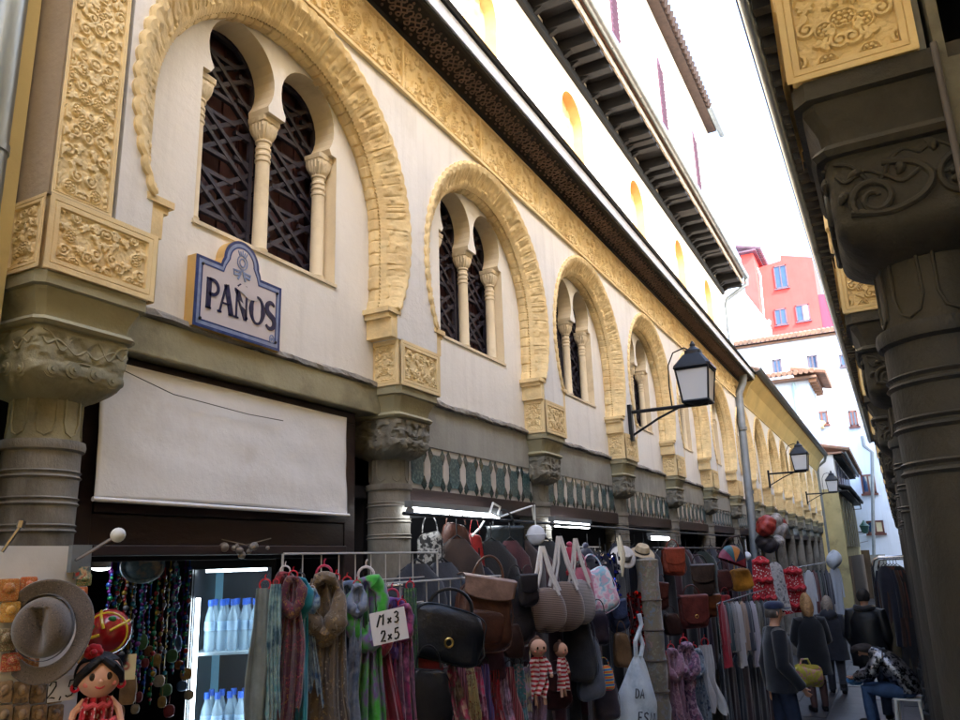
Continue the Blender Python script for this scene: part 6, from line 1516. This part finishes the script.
S2 = [
 (276, 584, 14, 150, F_('aqua_mix', 'noise', [C(60, 140, 150), C(150, 180, 180), C(40, 90, 110)], 18), 'aqua mottled scarf overlapping the edge of the grey-green shawl', 201),
 (293, 578, 20, 140, F_('plum_gold', 'floral', [C(90, 40, 60), C(150, 110, 60), C(60, 30, 50), C(170, 60, 80)], 30), 'plum and gold flowered scarf tight beside the teal scarf', 202),
 (336, 580, 18, 175, F_('taupe_lace', 'spots', [C(96, 84, 78), C(150, 138, 126)], 60), 'taupe scarf with pale dots behind the gold floral scarf', 203),
 (357, 586, 16, 160, F_('steel_blue', 'noise', [C(90, 110, 140), C(140, 150, 170), C(60, 70, 96)], 14), 'steel blue mottled scarf left of the bright green scarf', 204),
 (410, 588, 18, 150, F_('leaf_print', 'floral', [C(50, 110, 60), C(110, 150, 70), C(90, 60, 110), C(40, 80, 50)], 26), 'leafy green and violet printed scarf left of the black glossy bag', 205),
 (402, 606, 18, 150, F_('magenta_mix', 'noise', [C(160, 40, 100), C(100, 30, 80), C(200, 110, 150)], 14), 'magenta mottled scarf nearest to the black glossy bag', 206),
]
for x, y, w, h, m, l, sd_ in S2: scarf(x, y, w, h, m, l, -.885, ring=(196, 30, 50), loop=sd_ % 2 == 0, seed=sd_, group='long scarves by the fridge')
for i, (x, y, w, h, cc, l) in enumerate(((512, 640, 22, 34, (66, 40, 34), 'little brown pouch bag left of the rag dolls'), (528, 590, 20, 30, (40, 34, 38), 'small black bag left of the knitted bags'), (596, 628, 26, 34, (48, 40, 56), 'dusky purple bag under the pastel backpack'), (618, 616, 20, 30, (50, 60, 90), 'denim blue bag left of the red sequinned scarf'), (622, 650, 18, 34, (120, 90, 60), 'sand coloured bag above the white tote'), (660, 596, 16, 26, (84, 40, 32), 'chestnut bag below the orange-brown bag'), (672, 624, 18, 22, (60, 34, 30), 'small dark brown bag left of the round motif bag'), (712, 606, 18, 22, (120, 70, 40), 'tan bag under the dark satchel'), (724, 604, 16, 20, (150, 40, 44), 'scarlet bag below the maroon bag'), (492, 666, 26, 30, (80, 50, 70), 'mulberry bag under the brown backpack'), (470, 646, 24, 22, (40, 50, 50), 'dark green purse under the black glossy bag'))):
    bag(x, y, w, h, leather(*cc), l, -.875 - .012 * (i % 2), .45, taper=.08 + .05 * (i % 3), roll=.12 * (i % 3 - 1), flap=leather(*[int(v * 1.12) for v in cc]) if i % 2 else None)

for i in range(26):
    px, py = 108 + (i * 37 % 84), 640 + (i * 23 % 76); p, s = at(px, py, -1.36 - .05 * (i % 3)); c_ = [(150, 120, 70), (120, 40, 50), (60, 90, 130), (160, 150, 140), (70, 110, 70), (130, 80, 40)][i % 6]
    b = MB(); w = rb.uniform(3.5, 6) * s
    b.ball((0, 0, 0), (w, w * .4, w * rb.uniform(.9, 1.5)), 8, 0, 2 + i % 4, 2.5); b.tube([(0, 0, w), (0, 0, w * 3)], w * .08, 4)
    solo('key_charm', b, mat('charm_%d_%d_%d' % c_, dim(*c_, .9), .35, .3, 30, .3, 60, metal=.2), 'small trinket on a thread in the dim lower part of the first shop', 'trinket', tuple(p), YAW, 'trinkets left of the fridge')
# ------------------------------------------------------------------ people (local frame in metres: feet at z = 0, facing -y)
skin_m = mat('skin', lin(200, 150, 124), .55, .06, 8, .1)
def skinned(name, V, E, Rr, m, parent, root=0, sub=2):
    me = bpy.data.meshes.new(name); me.from_pydata(V, E, []); o = bpy.data.objects.new(name, me); COL.objects.link(o)
    md = o.modifiers.new('skin', 'SKIN'); md.use_smooth_shade = True
    lay = me.skin_vertices[0].data
    for i, r in enumerate(Rr): lay[i].radius = r if isinstance(r, tuple) else (r, r); lay[i].use_root = i == root
    sb = o.modifiers.new('sub', 'SUBSURF'); sb.levels = sub; sb.render_levels = sub
    dg = bpy.context.evaluated_depsgraph_get(); ev = o.evaluated_get(dg)
    nm = bpy.data.meshes.new_from_object(ev); o.modifiers.clear(); bpy.data.objects.remove(o); bpy.data.meshes.remove(me)
    nm.materials.clear(); nm.materials.append(m); nm.name = name
    for p in nm.polygons: p.use_smooth = True
    q = bpy.data.objects.new(name, nm); COL.objects.link(q); q.parent = parent; ORI[q.name] = ORI[parent.name]; return q
class Met(MB):                     # mesh builder in metres
    def out(s, name, m, parent, **k):
        s.v = [(x / S, y / S, z / S) for x, y, z in s.v]; return lp(name, s, m, parent, **k)
def sweep(mb, pts, hw, hd, n=28, cap=True, wob=0, mi=0):
    """elliptical sleeve along points; lateral axis x"""
    P = [Vector(p) for p in pts]; k = len(P); V = []
    for i in range(k):
        t = (P[min(i + 1, k - 1)] - P[max(i - 1, 0)]).normalized(); dv = Vector((1, 0, 0)).cross(t).normalized()
        for j in range(n):
            a = 2 * PI * j / n; w = 1 + wob * math.sin(5 * a + i * 1.1) + wob * .7 * math.sin(3 * a - i * 1.7)
            V.append(P[i] + Vector((1, 0, 0)) * hw[i] * math.cos(a) * w + dv * hd[i] * math.sin(a) * w)
    mb.add(V, [(i * n + j, i * n + (j + 1) % n, (i + 1) * n + (j + 1) % n, (i + 1) * n + j) for i in range(k - 1) for j in range(n)], mi, True)
    if cap:
        o = len(mb.v) - len(V)
        for r in (0, k - 1): mb.f.append(tuple(o + r * n + j for j in range(n))); mb.m.append(mi); mb.smooth.append(False)
def person(label, at_, yaw, H, J, group=None):
    t = thing('person', label, 'person', at_, yaw, group)
    V = []; E = []; R = []
    def v(p, r, par=None):
        V.append(tuple(p)); R.append(r); i = len(V) - 1
        if par is not None: E.append((par, i))
        return i
    pel = v(J['pelvis'], (.13, .10)); sp = v(J['spine'], (.12, .095), pel); ch = v(J['chest'], (.14, .10), sp); nb_ = v(J['neckbase'], .062, ch)
    hd = Vector(J['head']); nk = Vector(J['neckbase']); ax = (hd - nk).normalized(); fw = Vector(J.get('face', (0, -1, 0))).normalized()
    n2 = v(nk + ax * .07, .054, nb_); h1 = v(hd - ax * .07 + fw * .012, (.062, .068), n2); h2 = v(hd + ax * .0, (.077, .088), h1); h3 = v(hd + ax * .07 - fw * .008, (.072, .082), h2)
    for s, q in ((-1, 'l'), (1, 'r')):
        sh = v(J['sh' + q], .055, ch); el = v(J['el' + q], .042, sh); wr = v(J['wr' + q], .028, el)
        a = (Vector(J['wr' + q]) - Vector(J['el' + q])).normalized(); side = a.orthogonal().normalized(); pm = Vector(J['wr' + q]) + a * .05; p_ = v(pm, (.030, .018), wr)
        for k in range(4):
            b0 = pm + a * .035 + side * (k - 1.5) * .018; f1 = v(b0 + a * .012, .009, p_); f2 = v(b0 + a * (.042 - .006 * abs(k - 1)) + side.cross(a) * .008, .008, f1); v(b0 + a * (.066 - .008 * abs(k - 1)) + side.cross(a) * .024, .0068, f2)
        th = v(pm - a * .012 + side * .036, .011, p_); v(pm + a * .025 + side * .058 + side.cross(a) * .012, .009, th)
        hp = v(J['hp' + q], .085, pel); kn = v(J['kn' + q], .056, hp); an = v(J['an' + q], .040, kn); v(J['to' + q], .034, an)
    body = skinned('body', V, E, R, skin_m, t)
    b = Met()
    up = ax; rt = fw.cross(up).normalized()
    for s in (-1, 1): b.ball(tuple(hd + fw * .083 + rt * s * .030 + up * .012), .010, 6)
    b.out('eyes', mat('eye_dark', lin(50, 36, 30), .2, .1, 3, 0), body) if False else place(b_m(b, 'eyes', mat('eye_dark', lin(50, 36, 30), .2, .1, 3, 0)), 'eyes', body)
    b = Met(); b.tube([tuple(hd + fw * .085 + up * .012), tuple(hd + fw * .108 - up * .026), tuple(hd + fw * .086 - up * .034)], [.008, .014, .010], 8); place(b_m(b, 'nose', skin_m), 'nose', body)
    b = Met(); b.tube([tuple(hd + fw * .082 - up * .058 + rt * .022 * k) for k in (-1, 0, 1)], .005, 6); place(b_m(b, 'mouth', mat('lips', lin(160, 90, 84), .5, .1, 3, 0)), 'mouth', body)
    b = Met()
    for s in (-1, 1): b.ball(tuple(hd + rt * s * .080 - fw * .004), (.012, .02, .030), 6)
    place(b_m(b, 'ears', skin_m), 'ears', body)
    return t, hd, ax, fw, rt
def b_m(b, name, m):
    b.v = [(x / S, y / S, z / S) for x, y, z in b.v]; return b.mesh(name, m)
def stand(H, sway=0, arms=None, stride=0):
    J = dict(pelvis=(0, 0, .53 * H), spine=(0, .01, .62 * H), chest=(0, .01, .745 * H), neckbase=(0, .015, .83 * H), head=(0, -.02, .925 * H))
    for s, q in ((-1, 'l'), (1, 'r')):
        J['sh' + q] = (s * .105 * H, .015, .805 * H); J['el' + q] = (s * .135 * H, .03, .63 * H); J['wr' + q] = (s * .13 * H, -.06, .50 * H)
        J['hp' + q] = (s * .052 * H, 0, .50 * H); J['kn' + q] = (s * .056 * H, -.02 + s * stride * .5, .28 * H); J['an' + q] = (s * .056 * H, .02 + s * stride, .05 * H); J['to' + q] = (s * .066 * H, -.13 + s * stride, .022 * H)
    if arms: J.update(arms)
    return J
def coat(t, J, m, hem, H, bulk=1.0, flare=1.0, name='coat', hood=None, collar=True):
    b = Met(); pe, ch, nb_ = Vector(J['pelvis']), Vector(J['chest']), Vector(J['neckbase'])
    pts, hw, hd = [], [], []
    st = [(nb_ + Vector((0, 0, .03)), .075, .075), (nb_, .10, .085), (nb_ - Vector((0, 0, .03)), .17, .10), (ch + Vector((0, 0, .06)), .195, .125), (ch, .205, .14), (Vector(J['spine']), .20, .145), (pe, .225, .15)]
    for p, a, c in st: pts.append(p); hw.append(a * bulk); hd.append(c * bulk)
    z = pe.z - .06
    while z > hem: pts.append(Vector((pe.x, pe.y, z))); k = (pe.z - z); hw.append((.228 + .10 * k * flare) * bulk); hd.append((.152 + .10 * k * flare) * bulk); z -= .07
    pts.append(Vector((pe.x, pe.y, hem))); hw.append(hw[-1]); hd.append(hd[-1])
    sweep(b, pts, hw, hd, 40, True, .026)
    c = b.out(name, m, t)
    b = Met()
    for q in 'lr':
        s_, e_, w_ = Vector(J['sh' + q]), Vector(J['el' + q]), Vector(J['wr' + q])
        P = [s_ + (Vector((0, 0, .79 * H)) - s_) * .3, s_, s_.lerp(e_, .35), s_.lerp(e_, .75), e_, e_.lerp(w_, .4), e_.lerp(w_, .8), w_]
        b.tube(P, [.075 * bulk, .082 * bulk, .078 * bulk, .070 * bulk, .072 * bulk, .064 * bulk, .058 * bulk, .056 * bulk], 14)
    b.v = [(x / S, y / S, z / S) for x, y, z in b.v]; place(b.mesh('sleeves', m), 'sleeves', c)
    return c
def trousers(t, J, m, loose=1.0, name='trousers'):
    b = Met()
    for q in 'lr':
        h, k, a = Vector(J['hp' + q]), Vector(J['kn' + q]), Vector(J['an' + q])
        P = [h + Vector((0, 0, .06)), h, h.lerp(k, .5), k, k.lerp(a, .5), a - Vector((0, 0, .01))]
        b.tube(P, [.10 * loose, .105 * loose, .09 * loose, .072 * loose, .066 * loose, .062 * loose], 14)
    b.ball(J['pelvis'], (.17 * loose, .13 * loose, .13), 10); return b.out(name, m, t)
def shoes(t, J, m, tall=0):
    for q in 'lr':
        b = Met(); a, o = Vector(J['an' + q]), Vector(J['to' + q]); c = a.lerp(o, .5); c.z = min(a.z, o.z) + .018
        d = (o - a); d.z = 0; L = d.length / 2 + .06; ang = math.atan2(d.y, d.x)
        b.ball((0, 0, 0), (L, .045, .05), 8, 0, 2.4, 3, lambda p, u, v: (p.x, p.y, max(p.z, -.034)))
        b.v = [(c.x + x * math.cos(ang) - y * math.sin(ang), c.y + x * math.sin(ang) + y * math.cos(ang), c.z + z) for x, y, z in b.v]
        if tall: b.tube([a, (a.x, a.y, a.z + tall)], [.055, .058], 12)
        b.out('boot' if tall else 'shoe', m, t)
def hair(t, hd, ax, fw, rt, m, long=0, bun=0, name='hair'):
    b = Met(); M_ = Matrix((rt, -fw, ax)).transposed()
    def fn(p, u, v):
        x, y, z = p
        if y < -.03 and z < .045: y = -.03          # leave the face free
        z = max(z, -.07 - long); k_ = 1 + .05 * math.sin(44 * u + 9 * v) + .04 * math.sin(17 * u - 13 * v); q = M_ @ Vector((x * k_, y * k_, z * (1 + .04 * math.sin(23 * u)))); return tuple(q)
    b.ball((0, 0, 0), (.094, .112, .108 + long), 22, 0, 2, 2, fn); b.v = [(x + hd.x + ax.x * .018 - fw.x * .012, y + hd.y + ax.y * .018 - fw.y * .012, z + hd.z + ax.z * .018) for x, y, z in b.v]
    if bun: b.ball(tuple(hd - fw * .10 + ax * .04), .05, 8)
    return b.out(name, m, t)
def P0(px, py, Y): p = onY(px, py, Y); return (p.x, p.y, -1)
navy = cloth(20, 23, 33); blackc = cloth(17, 17, 22); greyc = cloth(42, 42, 50); jeans = mat('denim', lin(58, 82, 118), .9, .2, 10, .3, 90)
jd = mat('dark_denim', lin(34, 44, 66), .9, .2, 10, .3, 90); bootm = leather(24, 22, 24)
# man in a cap, close by the rail, holding a carrier bag behind him
H = 1.85; J = stand(H, stride=.10, arms=dict(wrr=(.16, .10, .88), elr=(.26, .10, 1.13), wrl=(-.20, -.16, .92)))
t, hd, ax, fw, rt = person('man in a navy flat cap and dark jacket, beside the long clothes rail', P0(772, 600, 4.2), math.radians(112), H, J)
coat(t, J, navy, .86, H, 1.1, .1, 'jacket'); trousers(t, J, jd, 1.05); shoes(t, J, bootm)
hair(t, hd, ax, fw, rt, mat('grey_hair', lin(90, 84, 80), .8, .2, 30, .4, 80))
b = Met(); b.ball((hd.x, hd.y + .005, hd.z + .075), (.105, .118, .062), 10, 0, 2, 2.6, lambda p, u, v: (p.x, p.y, max(p.z, -.03))); b.ball((hd.x, hd.y - .125, hd.z + .05), (.075, .06, .010), 8); b.out('flat_cap', cloth(34, 44, 78), t)
# carrier bag in his hand
w_ = Vector((.16, .10, .80)); a_ = math.radians(112); bp = P0(772, 600, 4.2)
bx, by = bp[0] + (w_.x * math.cos(a_) - w_.y * math.sin(a_)) / S, bp[1] + (w_.x * math.sin(a_) + w_.y * math.cos(a_)) / S
p = onY(806, 672, 5.2); s = 1 / ppu(p)
# woman with fair hair
H = 1.66; J = stand(H, stride=.05, arms=dict(wrr=(.10, -.20, .90), elr=(.25, -.02, 1.06), wrl=(-.10, -.20, .90), ell=(-.25, -.02, 1.06)))
t, hd, ax, fw, rt = person('fair-haired woman in a black knee-length coat, beside the man in the cap', P0(806, 600, 5.75), math.radians(200), H, J)
coat(t, J, blackc, .55, H, 1.05, .35); shoes(t, J, bootm); hair(t, hd, ax, fw, rt, mat('fair_hair', lin(164, 122, 78), .6, .45, 40, .6, 80), .10)
b = Met()
for q in 'lr': b.tube([J['kn' + q], Vector(J['kn' + q]).lerp(Vector(J['an' + q]), .4), J['an' + q]], [.060, .058, .044], 12)
b.out('tights', mat('brown_tights', lin(84, 58, 54), .7, .1, 5, .1), t)
# yellow carrier bag
tb = thing('carrier_bag', 'crumpled yellow and pink carrier bag held behind the man in the cap', 'bag', (p.x, p.y, p.z), math.radians(40))
w = 34 * s; h = 22 * s
b = MB(); b.ball((0, 0, -h * .2), (w / 2, w * .2, h * .42), 16, 0, 5, 4, lambda q, u, v: (q.x * (1 + .08 * math.sin(30 * u) + .06 * math.sin(9 * v)), q.y * (1 + .25 * math.sin(22 * u + 7 * v)), q.z + .14 * h * math.sin(17 * u) * math.sin(5 * v))); lp('bag_body', b, mat('yellow_plastic_bag', lin(190, 176, 70), .4, .25, 14, .3, 30, stain=lin(196, 130, 140), stain_at=(.52, .56), stain_scale=12), tb)
b = MB(); b.tube([(-w * .2, 0, h * .2), (-w * .1, 0, h * .55), (w * .1, 0, h * .55), (w * .2, 0, h * .2)], w * .03, 6); lp('handles', b, MATS['yellow_plastic_bag'], tb)
# woman in a hooded grey coat
H = 1.56; J = stand(H, .0, dict(wrr=(.19, -.03, .78), wrl=(-.12, -.18, .86)), -.06)
t, hd, ax, fw, rt = person('woman in a grey hooded coat with pale short hair and dark boots, seen from behind', P0(827, 605, 6.5), math.radians(185), H, J)
coat(t, J, greyc, .56, H, 1.08, .2); trousers(t, J, cloth(62, 60, 66)); shoes(t, J, bootm, .10); hair(t, hd, ax, fw, rt, mat('ash_hair', lin(140, 126, 112), .7, .4, 40, .6, 80), .06)
nb_ = Vector(J['neckbase']); b = Met(); b.ball((nb_.x, nb_.y + .07, nb_.z + .01), (.15, .10, .085), 10, 0, 2, 2, lambda q, u, v: (q.x, q.y, q.z + .02 * math.sin(20 * u))); b.out('hood', greyc, t)
b = Met(); b.ball((.25, .02, .62), (.06, .14, .15), 10, 0, 4, 4); b.tube([(.25, -.05, .75), (.235, .0, .95), (.25, .07, .75)], .010, 6); b.out('shoulder_bag', leather(30, 28, 32), t)
# big man in black
H = 1.84; J = stand(H, 0, dict(wrr=(.20, -.12, .95), wrl=(-.2, -.1, .95)))
t, hd, ax, fw, rt = person('broad tall man in a black coat with short dark hair, seen from behind', P0(862, 590, 5.6), math.radians(172), H, J)
coat(t, J, mat('black_nylon', lin(15, 16, 21), .5, .2, 8, .3, 20), .74, H, 1.22, .1); trousers(t, J, jd, 1.1); shoes(t, J, bootm); hair(t, hd, ax, fw, rt, mat('dark_hair', lin(34, 28, 26), .7, .2, 30, .4, 80))
nb_ = Vector(J['neckbase']); b = Met(); b.tube([(nb_.x + .12 * math.cos(q), nb_.y + .02 + .10 * math.sin(q), nb_.z + .03 + .01 * math.sin(3 * q)) for q in [2 * PI * i / 18 for i in range(18)]], .040, 8, closed=True); b.out('collar', cloth(44, 42, 46), t)
# seated person in a silver jacket
H = 1.65
J = dict(pelvis=(0, .06, .54), spine=(0, .0, .70), chest=(0, -.16, .88), neckbase=(0, -.30, .99), head=(0, -.43, 1.02), face=(0, -.75, -.66))
for s, q in ((-1, 'l'), (1, 'r')):
    J['sh' + q] = (s * .17, -.22, .95); J['el' + q] = (s * .22, -.36, .72); J['wr' + q] = (s * .11, -.56, .66)
    J['hp' + q] = (s * .09, .0, .50); J['kn' + q] = (s * .12, -.46, .51); J['an' + q] = (s * .12, -.42, .09); J['to' + q] = (s * .13, -.57, .03)
sp = P0(903, 690, 5.35)
t, hd, ax, fw, rt = person('person in a silver jacket and jeans, bent forward on a white stool', sp, math.radians(-95), H, J)
silver = mat('silver_foil', lin(170, 172, 180), .28, .35, 14, .9, 26, metal=.85, stain=lin(26, 28, 34), stain_at=(.46, .54), stain_scale=16)
b = Met(); pts = [Vector(J['pelvis']) + Vector((0, .02, -.05)), Vector(J['pelvis']) + Vector((0, .02, .04)), Vector(J['spine']), Vector(J['spine']).lerp(Vector(J['chest']), .5), Vector(J['chest']), Vector(J['neckbase']), Vector(J['neckbase']) + Vector((0, -.05, .02))]
sweep(b, pts, [.20, .21, .22, .23, .22, .12, .08], [.15, .16, .17, .165, .15, .10, .07], 36, True, .03); c = b.out('silver_jacket', silver, t)
b = Met()
for q in 'lr':
    s_, e_, w_ = Vector(J['sh' + q]), Vector(J['el' + q]), Vector(J['wr' + q]); b.tube([s_ + Vector((0, .05, 0)), s_, s_.lerp(e_, .5), e_, e_.lerp(w_, .5), w_], [.09, .10, .092, .085, .075, .06], 14)
place(b_m(b, 'sleeves', silver), 'sleeves', c)
trousers(t, J, jeans, 1.05, 'jeans'); shoes(t, J, leather(60, 50, 46))
hair(t, hd, ax, fw, rt, mat('brown_hair', lin(50, 40, 36), .7, .2, 30, .4, 80), .03)
st = thing('stool', 'white plastic stool under the person in the silver jacket', 'stool', (sp[0] + .02, sp[1], -1), math.radians(-95))
b = Met(); b.box(-.18, .18, -.17, .17, .40, .425); lp_o = b.out('seat', plastic_w, st)
for sx_ in (-1, 1):
    for sy_ in (-1, 1):
        b = Met(); b.tube([(sx_ * .15, sy_ * .14, .40), (sx_ * .18, sy_ * .17, 0)], [.022, .018], 8); b.out('leg', plastic_w, st)
b = Met(); b.ball((0, 0, 0), (.11, .08, .04), 8, 0, 2, 2, lambda q, u, v: (q.x, q.y, q.z + .02 * math.sin(18 * u)))
q = Vector((0, -.60, .60)); a_ = math.radians(-95)
b.v = [(x / S, y / S, z / S) for x, y, z in b.v]
solo('blue_cloth', b, cloth(60, 120, 170), 'bright blue cloth in the hands of the person in the silver jacket', 'cloth', (sp[0] + (q.x * math.cos(a_) - q.y * math.sin(a_)) / S, sp[1] + (q.x * math.sin(a_) + q.y * math.cos(a_)) / S, -1 + q.z / S))
